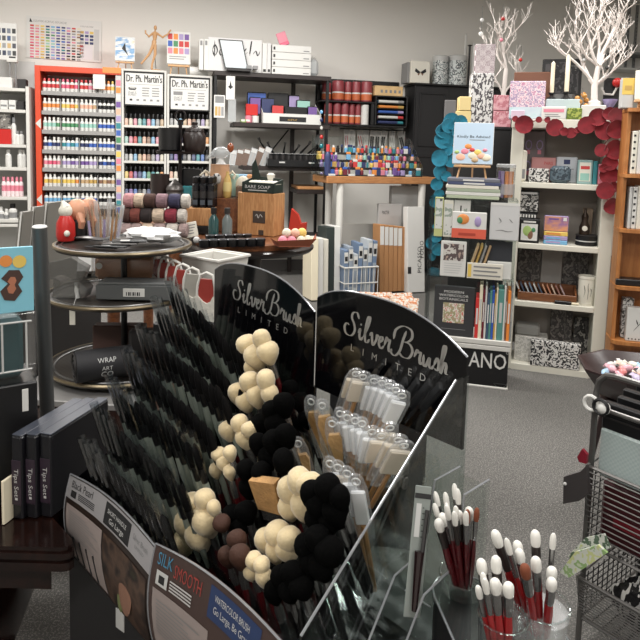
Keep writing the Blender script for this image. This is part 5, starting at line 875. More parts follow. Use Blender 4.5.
def basket(zbot, zfront, ztopb, out):
    b = MB(); fr = [(xf, -out, zfront), (RW, -out, zfront)]; n = 15
    for k in range(n):
        f = k / (n - 1); z_ = zbot + (zfront - zbot) * f; y_ = -out * f; b.tube([(xf + .0, y_, z_), (RW, y_, z_)], .0022 if 0 < k < n - 1 else .005, GW, 5)
    for s in (xf, RW):
        b.tube([(s, 0, zbot), (s, -out, zfront), (s, RD * .5, ztopb), (s, RD - .01, ztopb), (s, RD - .01, zbot)], .005, GW, 6, True)
        for k in range(1, 12): y_ = RD * k / 12; b.tube([(s, y_, zbot), (s, y_, zbot + (ztopb - zbot) * .85)], .0018, BWIRE, 4)
        for k in range(1, 7): z_ = zbot + (ztopb - zbot) * k / 7 * .9; b.tube([(s, 0, z_), (s, RD - .01, z_)], .0018, BWIRE, 4)
    for k in range(20): x_ = xf + (RW - xf) * k / 19; b.tube([(x_, 0, zbot), (x_, RD - .01, zbot), (x_, RD - .01, ztopb)], .002, BWIRE, 4)
    b.ob('basket', t)
zb1, zb3 = zr['b2'], zr['b3'] + .003; zb2 = zb1 + .02; pt = WR.uz(603, 394, .01)[1]; pbz = zr['b1'] - .03
basket(zb1, zr['b1'], zr['b1'] + .02, .02); basket(zb3, zb3 + .135, zb3 + .15, .03)
CHK = patt('checked_pack', [(172, 184, 182), (196, 200, 199), (160, 174, 173)], 150, 'check', .25); SILV = patt('silver_foil_black', [(18, 18, 20), (16, 16, 18), (24, 24, 26), (206, 204, 200), (20, 20, 22), (150, 148, 146), (18, 18, 20)], 16, 'noise', .25, (1, 1, .5))
for i in range(6):
    y_ = .008 + i * .054; wid = RW - xf - .05; hh = pt - pbz - .02 + i * .006; mb = MB(); x_ = xf + .014 + (.0 if i % 2 == 0 else .012); hb = hh * .34
    mb.rbox(0, wid * .49, 0, .03, 0, hh - hb, CHK, .008); mb.rbox(wid * .5, wid, 0, .03, 0, hh - hb, CHK, .008); mb.rbox(0, wid, .004, .026, hh - hb - .004, hh, BLACK, .004)
    for q in (.06, wid * .55): mb.rect(q, q + .05, hh - hb * .4, hh - hb * .3, .0035, LGREY)
    mb.box(0, wid, .002, .004, hh - hb * .62, hh - hb * .55, DARK)
    o = mb.ob('zip_pouch', None, WR.w(x_, y_, pbz), WR.yaw); tag(o, 'checked clear pouch with black top strip, %s from the front of the rack' % ORD[i], 'pouch', 'pouches in the top basket')
for i in range(5):
    y_ = .03 + i * .06; mb = MB(); wid = RW - xf - .04; mb.rbox(0, wid, 0, .03, 0, pbz - zb2 - .002, mat('burgundy_pack', (66, 18, 26), .45) if i % 2 == 0 else mat('dark_pack', (36, 26, 28), .4), .01); mb.rect(.04, wid - .05, .06, .09, -.001, mat('pack_red', (120, 26, 40), .4))
    tag(mb.ob('soft_pack', None, WR.w(xf + .02, y_, zb2 - .012), WR.yaw), 'dark burgundy soft pack, %s from the front of the upper basket' % ORD[i], 'packet', 'soft packs in the upper basket')
def flat_pack(lab, name, pts, y0, y1, m, art=None):
    P = [WR.uz(px, py, y0) for px, py in pts]; cx = sum(p[0] for p in P) / len(P); cz = min(p[1] for p in P); mb = MB(); mb.prism([(p[0] - cx, p[1] - cz) for p in P], 0, y1 - y0, m)
    if art: art(mb, max(p[0] for p in P) - min(p[0] for p in P), max(p[1] for p in P) - cz)
    return tag(mb.ob(name, None, WR.w(cx, y0, cz), WR.yaw), lab, 'packet')
flat_pack('grey leather pouch with a stud poking out of the rack side', 'leather_pouch', [(563.5, 477), (580, 472), (586, 466), (588, 494), (579, 501), (563, 504)], -.06, -.045, mat('pouch_grey', (58, 54, 54), .5), lambda mb, w, h: mb.ball((-w * .44, -.002, h * .45), .005, LGREY, 8, 6))
flat_pack('red strap end sticking out above the grey leather pouch', 'red_strap', [(577, 457), (582, 449), (587, 455), (586, 464), (579, 462)], -.04, -.03, mat('strap_red', (120, 24, 40), .4))
def art_lime(mb, w, h): mb.rect(-w * .3, w * .2, h * .4, h * .6, -.001, mat('lime_yellow', (190, 196, 70), .4)); mb.rect(0, w * .25, h * .6, h * .8, -.001, cm('teal'))
LG = patt('lime_print', [(200, 210, 180), (150, 180, 120), (212, 216, 204), (206, 212, 150), (214, 216, 208)], 26)
flat_pack('lime and white printed packet sticking out of the lower basket', 'lime_packet', [(560, 572), (575, 552), (598, 545), (607, 553), (580, 571), (568, 578)], -.05, -.042, LG); flat_pack('second lime packet with dark leaves lying higher in the lower basket', 'lime_packet', [(568, 556), (585, 538), (604, 534), (610, 548), (590, 556), (572, 562)], -.035, -.028, patt('lime_leaf_print', [(206, 212, 204), (90, 110, 90), (214, 216, 208), (200, 206, 150)], 34))
for i in range(6):
    mb = MB(); mb.ball((0, 0, .09), (.24 - .01 * i, .024, .09), SILV if i < 2 else patt('black_foil', [(16, 16, 18), (40, 40, 42), (14, 14, 16), (120, 118, 116)], 12, 'wave', .2), 16, 10); o = mb.ob('foil_bag', None, WR.w((xf + RW) / 2, .03 + i * .055, zb3 + .012), WR.yaw); tag(o, 'shiny black and silver foil bag, %s from the front of the lowest basket' % ORD[i], 'bag', 'foil bags in the lowest basket')
u, z = WR.uz(591, 403, -.02); mb = MB()
for s, m_, dx in ((0, PAPER, 0), (1, BLACK, .03)): mb.tube([(dx + .02 * cos(a), -.004 * s, .02 * sin(a)) for a in [2 * pi * k / 12 for k in range(12)]], .005, m_, 6, True)
mb.ball((.035, .004, -.004), .018, PAPER, 8, 6); tag(mb.ob('key_ring', None, WR.w(u, -.02, z), WR.yaw), 'white plastic ring and black clip hanging on the rack post', 'ring')
# dark bowl of wrapped candy on its stand behind the rack
bc = ond(637, 372, 2.45); zb = bc.z; br = .19; BR = mat('bowl_brown', (52, 40, 40), .35)
t = thing('bowl_stand', 'dark brown four legged stand behind the wire rack', 'stand', (bc.x, bc.y, 0), R(20))
for a in range(4): MB().tube([(.17 * cos(a * pi / 2 + .8), .17 * sin(a * pi / 2 + .8), 0), (.1 * cos(a * pi / 2 + .8), .1 * sin(a * pi / 2 + .8), zb - .128)], .012, BR, 8).ob('leg', t)
MB().lathe([(.13, zb - .128), (.13, zb - .112)], BR, n=16).ob('top', t)
o = MB().lathe([(.09, -.11), (.15, -.085), (.2, -.02), (.225, .012), (.225, .02), (.215, .02), (.19, -.0), (.13, -.05), (.001, -.055)], BR, n=8).ob('octagonal_bowl', None, (bc.x, bc.y, zb), R(10)); tag(o, 'dark brown octagonal bowl of candy behind the wire rack', 'bowl')
wc = ['white', 'rose', 'peach', 'sky', 'red', 'white', 'peach', 'lilac', 'white', 'rose', 'orange', 'cream', 'rose', 'white']
for i in range(20):
    a = i * 2.399; r = .13 * math.sqrt((i + .5) / 20); mb = MB(); c = mat('candy_' + wc[i % 14], tuple(int(v * .5 + 100) for v in COLS[wc[i % 14]]), .3); mb.ball((0, 0, 0), (.026, .016, .016), c, 8, 6)
    for s in (-1, 1): mb.add([(s * .022, 0, 0), (s * .042, .014, .006), (s * .042, -.014, -.004), (s * .044, 0, .01)], [(0, 1, 3), (0, 3, 2)], c)
    o = mb.ob('wrapped_candy', None, (bc.x + r * cos(a), bc.y + r * sin(a), zb - .03 + .018 * (1 - i / 20) + .018), rnd.uniform(0, 6)); o.rotation_euler.x = rnd.uniform(-.4, .4); tag(o, 'small wrapped candy in the dark brown octagonal bowl', 'candy', 'wrapped candies in the brown bowl')
o = MB().box(-.12, .12, -.08, .08, 0, .003, PAPER).ob('paper_sheet', None, onz(620, 412, .002), R(25)); tag(o, 'white sheet of paper on the carpet under the bowl stand', 'paper')
# ================================================================== round wooden gift table in the middle of the shop
def base_at(px, py, z): return onz(px, py, z)
def wpx(n, p): return n * (p.y) / FPX
TZ = .94; tc = ond(250, 240, 3.2); TZ = .94; TR = .31; tc2 = V((tc.x, tc.y, 0))
TBW = wood('table_walnut', (128, 80, 50), (98, 58, 36), 5, .35, (8, 1.5, 8)); BRIM = mat('dark_rim', (30, 24, 22), .3)
t = thing('round_table', 'round dark rimmed wooden gift table behind the black panels', 'table', tc2)
MB().lathe([(.02, -.03), (TR, -.03), (TR + .012, -.018), (TR + .012, -.006), (TR, -.001)], BRIM, n=48, z=TZ - .026).ob('rim', t)
MB().lathe([(.272, -.0265), (.275, -.012), (.275, 0), (.001, .0)], TBW, n=48, z=TZ).ob('top', t)
MB().lathe([(.2, 0), (.2, .02), (.05, .06), (.04, TZ * .5), (.06, TZ - .1), (.1, TZ - .06)], BRIM, n=20).ob('pedestal', t)
def stand_on(z): return z + .0008
def rot_box(name, lab, cat, px, py, z, w, d, h, yaw, m, art=None, bevel=.004, group=None, dx=0, dy=0):
    p = onz(px, py, z); mb = MB(); mb.rbox(-w / 2, w / 2, 0, d, 0, h, m, bevel)
    if art: art(mb, w, h)
    return tag(mb.ob(name, None, V((p.x + dx, p.y + dy, z + .0008)), R(yaw)), lab, cat, group)
def jar(name, lab, cat, px, py, z, prof, m, n=16, group=None, parts=(), dy=0):
    p = onz(px, py, z); p = V((p.x, p.y + dy, z + .0008)); o = MB().lathe(prof, m, n=n).ob(name, None, p)
    for nm, fn in parts: fn().ob(nm, o)
    return tag(o, lab, cat, group)
OAK = wood('box_oak', (196, 148, 100), (170, 120, 76), 7, .5, (10, 10, 1.2))
p = onz(255, 235.5, TZ); bw, bd, bh = wpx(42, p), .12, wpx(43, p)
t = thing('wooden_box', 'square oak box with dark plaque carrying the soap tray', 'box', V((p.x, p.y, TZ + .0008)), R(-24)); MB().rbox(-bw / 2, bw / 2, 0, bd, 0, bh, OAK, .003).ob('body', t)
mb = MB(); mb.rbox(-.014, .058, -.004, 0, bh * .3, bh * .58, mat('plaque', (70, 60, 54), .4), .001); mb.stroke([(.0, bh * .45), (.01, bh * .5), (.02, bh * .42), (.03, bh * .5), (.045, bh * .44)], .004, lambda x, z: (x, -.0045, z), LGREY); mb.ob('plaque', t); MB().rbox(.02, .05, -.002, 0, .004, .03, mat('plaque')if False else _mats['plaque'], .001).ob('plaque', t)
bz = TZ + bh + .0016
# soap tray with soaps on the oak box
pp = t.location + V((0, 0, 0)); ca, sa = cos(R(-24)), sin(R(-24))
def onbox(x, y): return V((pp.x + x * ca - y * sa, pp.y + x * sa + y * ca, bz))
t2 = thing('soap_tray', 'dark green lettered tray of white soap bars on the oak box', 'tray', onbox(.01, .0), R(-24)); DG = mat('dark_green_card', (26, 40, 34), .5); sw_ = bw * .86
mb = MB(); mb.box(-sw_ / 2, sw_ / 2, 0, .004, 0, .052, DG); mb.ftext('BARE SOAP', .024, 0, .022, -.001, LGREY, w=sw_ * .8); mb.rect(-sw_ * .3, sw_ * .3, .01, .015, -.001, LGREY); mb.ob('front_panel', t2)
mb = MB(); mb.box(-sw_ / 2, sw_ / 2, .004, .1, 0, .004, DG); mb.prism([(-sw_ / 2, 0), (sw_ / 2, 0), (sw_ / 2, .07), (-sw_ / 2 + .05, .08), (-sw_ / 2 + .02, .17), (-sw_ / 2, .14)], .1, .104, DG)
for s in (-1, 1): mb.prism([(.004, 0), (.1, 0), (.1, .07), (.004, .052)], s * sw_ / 2 - .002, s * sw_ / 2 + .002, DG, 'x')
mb.ob('tray_body', t2); SOAP = mat('soap_white', (206, 202, 190), .5)
for i in range(6):
    o = MB().rbox(-.02, .02, 0, .075, 0, .055, SOAP, .008).ob('soap_bar', None, onbox(.01 + (-sw_ / 2 + .035 + i * (sw_ - .06) / 5) * .95, .012) + V((0, 0, .005)), R(-24)); o.rotation_euler.y = R(14); tag(o, 'white soap bar, %s in the dark green tray' % ORD[i], 'soap', 'soap bars in the green tray')
o = MB().lathe([(.018, 0), (.022, .03), (.016, .06), (.022, .09), (.012, .1)], SOAP, n=12).ob('soap_figure', None, onbox(.03, .105) + V((0, .0, .0)), R(-24)); tag(o, 'tall white soap figure standing behind the green soap tray', 'soap')
mb = MB(); mb.ball((0, 0, .035), (.022, .012, .035), patt('green_leaf_soap', [(60, 80, 40), (90, 110, 60), (180, 170, 130)], 30), 10, 8); tag(mb.ob('leafy_soap', None, onbox(-sw_ / 2 + .03, .107), R(-24)), 'green speckled soap standing at the end of green tray', 'soap')
# black tins along the table front
TINL = mat('tin_lid', (74, 74, 78), .3, .6)
for i, px in enumerate((204, 213, 222.5, 231.5, 241, 251, 260)):
    jar('black_tin', 'low black tin, %s from the white ball on the gift table edge' % ORD[i], 'tin', px, 247.5 - .25 * i, TZ, [(.022, 0), (.024, .003), (.024, .024)], BLACK, 16, 'black tins on the gift table', [('lid', lambda: MB().lathe([(.0255, .0245), (.0255, .034), (.023, .036, TINL), (.001, .0362, TINL)], BLACK, n=16))])
for i, px in enumerate((210, 219, 229, 238, 247)): jar('black_tin', 'low black tin in the second row, %s from the oak box side' % ORD[4 - i], 'tin', px, 242.5 - .3 * i, TZ, [(.02, 0), (.022, .003), (.022, .024)], BLACK, 16, 'black tins, second row', [('lid', lambda: MB().lathe([(.0235, .0245), (.0235, .034), (.021, .036, TINL), (.001, .0362, TINL)], BLACK, n=16))])
p = onz(196.5, 243.5, TZ); mb = MB(); mb.ball((0, 0, .016), .016, LGREY, 12, 8); tag(mb.ob('white_ball', None, V((p.x, p.y, TZ + .001))), 'small white ball at the end of the black tin row', 'ball')
# bath bombs in a kraft tray
p = onz(293, 246, TZ); t = thing('paper_tray', 'folded orange brown paper tray of pastel bath bombs', 'tray', V((p.x, p.y, TZ + .0008)), R(12)); PT = mat('rust_paper', (150, 84, 60), .6)
MB().prism([(-.07, -.035), (.075, -.035), (.09, .045), (-.085, .045)], 0, .004, PT, 'z').ob('floor_sheet', t); mb = MB(); mb.add([(-.07, -.035, .004), (.075, -.035, .004), (.1, -.055, .04), (-.09, -.05, .03)], [(0, 1, 2, 3)], PT); mb.add([(.075, -.035, .004), (.09, .045, .004), (.12, .06, .05), (.1, -.055, .04)], [(0, 1, 2, 3)], PT); mb.add([(-.07, -.035, .004), (-.09, -.05, .03), (-.1, .06, .03), (-.085, .045, .004)], [(0, 1, 2, 3)], PT); mb.ob('flap', t)
for i, (x, y, z, c) in enumerate(((-.05, -.01, 0, 'rose'), (-.01, -.015, 0, 'rose'), (.035, -.01, 0, 'cream'), (.07, .012, 0, 'cream'), (-.03, .03, 0, 'cream'), (.012, .03, 0, 'peach'), (.055, .05, 0, 'cream'), (-.03, .008, .033, 'cream'), (.01, .005, .033, 'peach'), (.045, .02, .033, 'yellow'))):
    mb = MB(); mb.ball((0, 0, .022), .022, mat('bomb_' + c, tuple(int(v * .8 + 40) for v in COLS[c]), .7, bump=.2, bs=150), 12, 8); q = V((p.x, p.y, TZ)) + V((x * cos(R(12)) - y * sin(R(12)), x * sin(R(12)) + y * cos(R(12)), z + .006)); tag(mb.ob('bath_bomb', None, q), '%s bath bomb in the rust paper tray, %s counted from the oak box' % (c, ORD[i]), 'bath bomb', 'bath bombs in the rust tray')
# red folded bag behind the tray
mb = MB(); mb.prism([(-.05, 0), (.04, 0), (.045, .07), (.015, .065), (.0, .11), (-.035, .14), (-.042, .08)], 0, .03, mat('tomato', (186, 52, 36), .45)); p = onz(298, 237, TZ); o = mb.ob('red_pouch', None, V((p.x - .005, p.y + .045, TZ + .001)), R(-10)); tag(o, 'bright red pouch standing behind the bath bomb tray', 'pouch')
# crate with black bottles
p = ond(198, 226, 3.26); cw, ch = wpx(25, p), wpx(18, p); o = MB().rbox(-cw / 2 - .01, cw / 2 - .0, 0, .14, 0, p.z - TZ - .001, mat('black_box', (24, 24, 26), .5), .004).ob('black_box', None, V((p.x, p.y - .004, TZ + .0008)), R(-6)); tag(o, 'low black box beneath the wooden bottle block', 'box'); o = MB().rbox(-cw / 2, cw / 2, 0, .14, 0, ch, OAK, .004).ob('wooden_block', None, V((p.x, p.y, p.z + .0008)), R(-6)); tag(o, 'low wooden block raising the black pump bottles', 'block'); cz = p.z + ch + .0016; pc = V((p.x + .012, p.y - .004, 0))
BBG = mat('bottle_black', (20, 20, 24), .25); bbm = (MB().lathe([(.018, 0), (.02, .004), (.02, .05), (.02, .051, DARK), (.02, .085, DARK), (.02, .086, BBG), (.02, .115, BBG), (.012, .125, BBG)], BBG, n=14).rect(-.012, .012, .015, .04, -.0205, mat('label_slate', (70, 76, 84), .5)).mesh('lotion_bottle'), MB().lathe([(.014, .1252), (.016, .128), (.016, .155), (.013, .158)], BLACK, n=12).mesh('cap'))
for i, (x, y) in enumerate(((-.043, .03), (-.001, .028), (.041, .03), (-.043, .073), (-.001, .071), (.041, .073), (-.043, .115), (-.001, .114), (.041, .116))):
    put(bbm, 'lotion_bottle', 'black lotion bottle on the wooden block, %s counted from the front' % ORD[i], 'bottle', V((pc.x + x * .92 + .01, pc.y + y, cz)), 'black lotion bottles on the wooden block')
SPRF = [(.022, 0), (.026, .004), (.026, .09), (.012, .115), (.012, .12)]
jar('spray_bottle', 'dark teal glass bottle between the wooden block and oak box', 'bottle', 213.5, 238, TZ, SPRF, mat('teal_glass', (40, 74, 74), .15, coat=.4), 16, None, [('cap', lambda: MB().lathe([(.015, .121), (.015, .15)], BLACK, n=12))])
jar('spray_bottle', 'clear bottle of grey liquid beside the oak box', 'bottle', 227, 238, TZ, SPRF, mat('grey_glass', (104, 112, 112), .15, coat=.4), 16, None, [('cap', lambda: MB().lathe([(.015, .121), (.015, .15)], DARK, n=12))])
# ceramics behind the oak box on a wooden riser
p = ond(224, 232, 3.4); rz_ = TZ + .18; o = MB().rbox(-.085, .085, 0, .13, 0, .18, TBW, .004).ob('wooden_riser', None, V((p.x + .02, 3.37, TZ + .0008))); tag(o, 'brown wooden riser behind the oak box carrying ceramics', 'riser'); RY_ = 3.37; rz_ += .0018
def onr(x, y): return V((p.x + .02 + x, RY_ + y, rz_))
def riser(name, lab, cat, px, prof, m, y=.05, n=16, parts=()):
    X = ond(px, 180, RY_ + y).x; o = MB().lathe(prof, m, n=n).ob(name, None, V((X, RY_ + y, rz_)))
    for nm, fn in parts: fn().ob(nm, o)
    return tag(o, lab, cat)
CER = mat('tan_ceramic', (196, 154, 122), .35, noise=.12, ns=20); CREAMC = mat('cream_ceramic', (206, 198, 180), .35)
riser('soap_pouch_bottle', 'flat yellow labelled bottle standing on the brown riser', 'bottle', 227.5, [(.016, 0), (.022, .01), (.024, .05), (.018, .1), (.008, .125), (.008, .14)], mat('straw', (196, 164, 96), .45), .03, 14, [('label', lambda: MB().lathe([(.0235, .035), (.0243, .05), (.0215, .085)], mat('straw_label', (214, 192, 130), .6), n=14))])
X = ond(243, 180, RY_ + .03).x; mb = MB(); mb.ball((0, 0, .07), (.04, .025, .05), CREAMC, 12, 8); mb.rbox(-.035, .035, -.03, .03, 0, .07, mat('brown_band', (110, 88, 72), .6), .01); tag(mb.ob('gift_pouch', None, V((X, RY_ + .035, rz_))), 'cream topped pouch with brown band beside the yellow labelled bottle', 'pouch')
X = ond(220, 175, RY_ + .09).x; t = thing('planter', 'tan ceramic animal planter with curling handles on the riser', 'planter', V((X, RY_ + .09, rz_))); MB().lathe([(.03, 0), (.05, .03), (.055, .1), (.05, .17), (.053, .175), (.04, .175), (.035, .06), (.001, .05)], CER, n=20).ob('body', t)
for s in (-1, 1): MB().tube([(s * .05, -.01, .12), (s * .075, -.02, .14), (s * .1, -.025, .115), (s * .085, -.02, .09), (s * .13, -.02, .1)] if s < 0 else [(.05, -.01, .12), (.07, -.02, .14), (.085, -.02, .12), (.075, -.02, .1)], .007, CREAMC, 8).ob('handle', t)
mb = MB(); mb.ball((-.008, -.052, .1), (.024, .014, .03), LGREY, 10, 8); mb.ball((-.02, -.062, .12), .005, INK, 6, 5); mb.ball((.004, -.064, .12), .005, INK, 6, 5); mb.ob('face', t)
t = thing('glass_bird', 'white glass bird ornament with amber head above the planter', 'ornament', V((X + .005, RY_ + .09, rz_ + .1765))); MB().lathe([(.03, .0), (.02, .01), (.008, .04)], LGREY, n=12).ob('base', t)
mb = MB(); mb.ball((0, 0, .062), (.05, .03, .032), MILK, 12, 8); mb.tube([(-.04, 0, .05), (-.075, .0, .03)], [.02, .006], MILK, 8); mb.ob('body', t); mb = MB(); mb.ball((.05, 0, .09), (.018, .016, .026), mat('amber_head', (140, 70, 36), .25, coat=.4), 10, 8); mb.ob('head', t)
for i, (px, c, y) in enumerate(((234, 'mint', .1), (243.5, 'sky', .105), (252, 'orange', .1))):
    X = ond(px, 165, RY_ + y).x; o = MB().rbox(-.028, .028, 0, .02, 0, .125, mat('hangcard_' + c, tuple(int(v * .6 + 70) for v in COLS[c]), .5), .006).ob('greeting_card', None, V((X, RY_ + y, rz_ if px < 252 else rz_))); tag(o, 'upright pastel %s card behind the pouches on the riser' % c, 'card')
# second table with cake stand and yarn
YZ = TZ; p0 = onz(160, 236, YZ); t = thing('wooden_table', 'square brown wooden table carrying yarn and the black tiered stand', 'table', V((p0.x - .02, p0.y - .06, 0))); w2 = .5
MB().rbox(-w2 / 2, .14, 0, .75, YZ - .04, YZ, TBW, .006).ob('top', t)
for x in (-w2 / 2 + .04, .1):
    for y in (.05, .7): MB().lathe([(.028, 0), (.03, YZ * .4), (.035, YZ - .041)], TBW, cx=x, cy=y, n=14).ob('leg', t)
IRON = mat('dark_iron', (34, 28, 28), .45, .4); sp_ = V((ond(180, 195, 3.62).x, 3.62, YZ + .0008)); zA = ond(170, 197, 3.62).z; zB = ond(182, 152, 3.62).z
t = thing('tiered_stand', 'black iron two tier cake stand holding dark jars', 'stand', sp_); MB().lathe([(.09, 0), (.09, .008), (.01, .02), (.01, zB - YZ + .18)], IRON, n=20).ob('pole', t)
MB().lathe([(.012, zA - YZ - .012), (.17, zA - YZ - .012), (.175, zA - YZ + .004), (.165, zA - YZ), (.012, zA - YZ)], IRON, n=28).ob('tier', t); MB().lathe([(.012, zB - YZ - .012), (.13, zB - YZ - .012), (.135, zB - YZ + .004), (.125, zB - YZ), (.012, zB - YZ)], IRON, n=28).ob('tier', t)
MB().tube([(.03 * cos(a), 0, zB - YZ + .2 + .03 * sin(a)) for a in [2 * pi * k / 12 for k in range(12)]], .005, IRON, 6, True).ob('ring_handle', t)
def onst(px, z, dy): return V((ond(px, 150, 3.62 + dy).x, 3.62 + dy, z + .001))
DJ = mat('dark_stoneware', (44, 34, 32), .35)
o = MB().lathe([(.05, 0), (.062, .01), (.064, .13), (.058, .13), (.055, .02), (.001, .018)], mat('black_mug', (26, 26, 28), .3), n=18).ob('mug', None, onst(170, zB, -.03)); tag(o, 'black glazed cup on the upper tier of the iron stand', 'cup')
o = MB().lathe([(.05, 0), (.062, .02), (.064, .09), (.05, .115)], DJ, n=18).ob('lidded_jar', None, onst(194.5, zB, -.03)); MB().lathe([(.054, .116), (.05, .13), (.02, .14), (.015, .15), (.018, .165), (.001, .17)], DJ, n=16).ob('lid', o); tag(o, 'brown stoneware jar with lid on the upper tier', 'jar')
o = MB().lathe([(.04, 0), (.05, .01), (.052, .13), (.046, .13), (.044, .02), (.001, .018)], DJ, n=18).ob('mug', None, onst(160, zA, -.05)); tag(o, 'brown stoneware mug on the lower tier of the iron stand', 'mug')
o = MB().lathe([(.038, 0), (.05, .02), (.045, .035), (.05, .05), (.042, .07), (.03, .08)], mat('pewter', (96, 92, 90), .35, .5), n=18).ob('lidded_jar', None, onst(175, zA, -.1)); MB().lathe([(.032, .081), (.02, .09), (.008, .105), (.001, .107)], _mats['pewter'], n=14).ob('lid', o); tag(o, 'small ribbed pewter jar on the lower tier', 'jar')
o = MB().rbox(-.06, .06, 0, .05, 0, .16, BLACK, .004).ob('boxed_mug', None, onst(190, zA, .03)); tag(o, 'black gift box behind the pewter jar on lower tier', 'box'); o = MB().rbox(-.025, .025, 0, .03, 0, .07, cm('teal'), .004).ob('teal_box', None, onst(187, zA, -.1)); tag(o, 'little teal box beside the pewter jar on lower tier', 'box')
# yarn rolls: two rows lying end to end
yc = dict(pinkm=(176, 128, 130), creamy=(190, 170, 150), brn=(70, 48, 42), mauve=(130, 104, 110), nav=(56, 54, 78), ivory=(190, 184, 176), rust=(110, 58, 50), wine=(126, 44, 58), dk=(44, 36, 36), greyp=(150, 130, 128))
for row, L in enumerate((['greyp', 'greyp', 'creamy', 'greyp', 'ivory', 'greyp'], ['brn', 'rust', 'dk', 'creamy', 'wine', 'ivory'], ['pinkm', 'creamy', 'brn', 'mauve', 'nav', 'ivory'])):
    for i, c in enumerate(L):
        px = (127, 137, 148, 160, 172.5, 183.5)[i] + (0, -2, 1)[row]; a = onz(px, 238, YZ); r = .036; w_ = wpx((10, 10, 11, 11.5, 11.5, 8.5)[i], a)
        mb = MB(); mb.tube([(-w_ / 2, 0, 0), (-w_ / 2 + .006, 0, 0), (w_ / 2 - .006, 0, 0), (w_ / 2, 0, 0)], [r * .8, r, r, r * .8], patt('yarn_' + c, [tuple(int(v * q) for v in yc[c]) for q in (.75, 1.1, .9, 1.2)], 60, 'noise', .9, (.3, 1, 1), True), 14)
        tag(mb.ob('yarn_roll', None, V((a.x, a.y + .012 * row, YZ + .0375 + .0715 * row))), '%s wool roll, %s in the %s row beside the iron stand' % (dict(pinkm='dusty pink', creamy='cream beige', brn='dark brown', mauve='mauve', nav='navy', ivory='ivory white', rust='rust', wine='wine red', dk='blackish', greyp='grey pink')[c], ORD[i], ('bottom', 'middle', 'top')[row]), 'yarn', 'wool rolls by the iron stand')
a = onz(192, 236, YZ); mb = MB(); mb.rbox(-.055, .045, 0, .004, 0, .075, OFFW, .001); lines(mb, -.045, .04, .012, .066, 4, GREY); o = mb.ob('price_card', None, V((a.x, a.y - .06, YZ + .001)), R(6)); o.rotation_euler = (R(-14), R(-12), R(6)); tag(o, 'tilted white handwritten price card beside the wool rolls', 'card')
# ================================================================== ring tier stand
SX = ond(124, 250, 2.2); sx, sy_ = SX.x, 2.2; z1 = ond(126, 244, 2.2).z; z2 = ond(118, 292, 2.2).z; z3 = ond(115, 360, 2.15).z - .02; r1, r2 = wpx(65, SX), wpx(69, SX); MESH_ = patt('mesh_metal', [(60, 56, 52), (110, 104, 94), (50, 46, 42)], 90, 'check', .4)
tb = .0
t = thing('ring_stand', 'grey metal ring tiered stand with three round mesh tiers', 'stand', V((sx, sy_, z3 - .03)))
ZB = z3 - .03
for z, r, dx in ((z1, r1, 0), (z2, r2, -.015), (z3, r2 * 1.02, -.01)):
    mb = MB(); mb.lathe([(.012, -.012), (r, -.012), (r + .006, -.004), (r + .006, .004), (r - .004, .006), (r - .008, 0), (.012, 0)], MESH_, cx=dx, n=44, z=z - ZB); mb.tube([(dx + (r - .02) * cos(a), (r - .02) * sin(a), z - ZB + .001) for a in [2 * pi * k / 40 for k in range(40)]], .004, STEEL, 5, True)
    mb.tube([(dx + (r + .004) * cos(a), (r + .004) * sin(a), z - ZB) for a in [2 * pi * k / 40 for k in range(40)]], .006, mat('rim_brass', (130, 118, 96), .35, .8), 6, True); mb.ob('tier', t)
MB().lathe([(.011, 0), (.011, z1 - ZB - .013)], BLACK, n=10).ob('pole', t)
# dark table under it
tz0 = ZB - .0015; t = thing('low_table', 'dark wooden low table with silver edge carrying the ring stand', 'table', V((sx - .02, sy_ - .36, 0)), R(-6)); 
MB().rbox(-.28, .14, .06, .6, tz0 - .022, tz0, mat('silver_edge', (150, 148, 146), .4, .3), .003).ob('tray_top', t); MB().rbox(-.27, .13, .08, .58, tz0 - .075, tz0 - .023, BLACK, .003).ob('apron', t); MB().rbox(-.27, .13, .02, .6, tz0 - .13, tz0 - .076, TBW, .004).ob('shelf', t)
for x in (-.25, .07):
    for y in (.06, .52): MB().rbox(x, x + .05, y, y + .05, 0, tz0 - .131, TBW).ob('leg', t)
def ons(px, y, z): q = ond(px, 250, y); return V((q.x, y, z + .0016))
# top tier goods: figures, bamboo brush tubes, dark packs, white bag
t = thing('gnome_figure', 'red bodied figure with white cap on the top ring tier', 'figurine', ons(58.5, 2.16, z1 + .006) if False else ons(66, 2.2, z1 + .005)); t.scale = (.9, .9, .95)
MB().lathe([(.03, 0), (.036, .02), (.034, .065), (.02, .092)], RED, n=14).ob('body', t); mb = MB(); mb.ball((0, 0, .108), (.026, .024, .026), OFFW, 12, 8); mb.tube([(0, 0, .12), (-.012, .0, .145)], [.022, .005], OFFW, 8); mb.ob('head', t); MB().ball((.018, -.034, .03), .012, OFFW, 8, 6).ob('button', t)
for i, (px, y) in enumerate(((78, 2.26), (90, 2.31))):
    t = thing('mushroom_figure', ('peach headed figure with black base beside the red figure', 'second peach headed figure near the bamboo brush tubes')[i], 'figurine', ons(px, y, z1 + .005)); MB().lathe([(.03, 0), (.032, .06), (.022, .075)], BLACK, n=14).ob('body', t); mb = MB(); mb.ball((0, -.004, .1), (.036, .034, .042), mat('peach_skin', (206, 150, 120), .5), 14, 10); mb.tube([(.012, -.02, .09), (.026, -.03, .06), (.022, -.028, .04)], [.016, .013, .01], _mats['peach_skin'], 8); mb.ob('head', t)
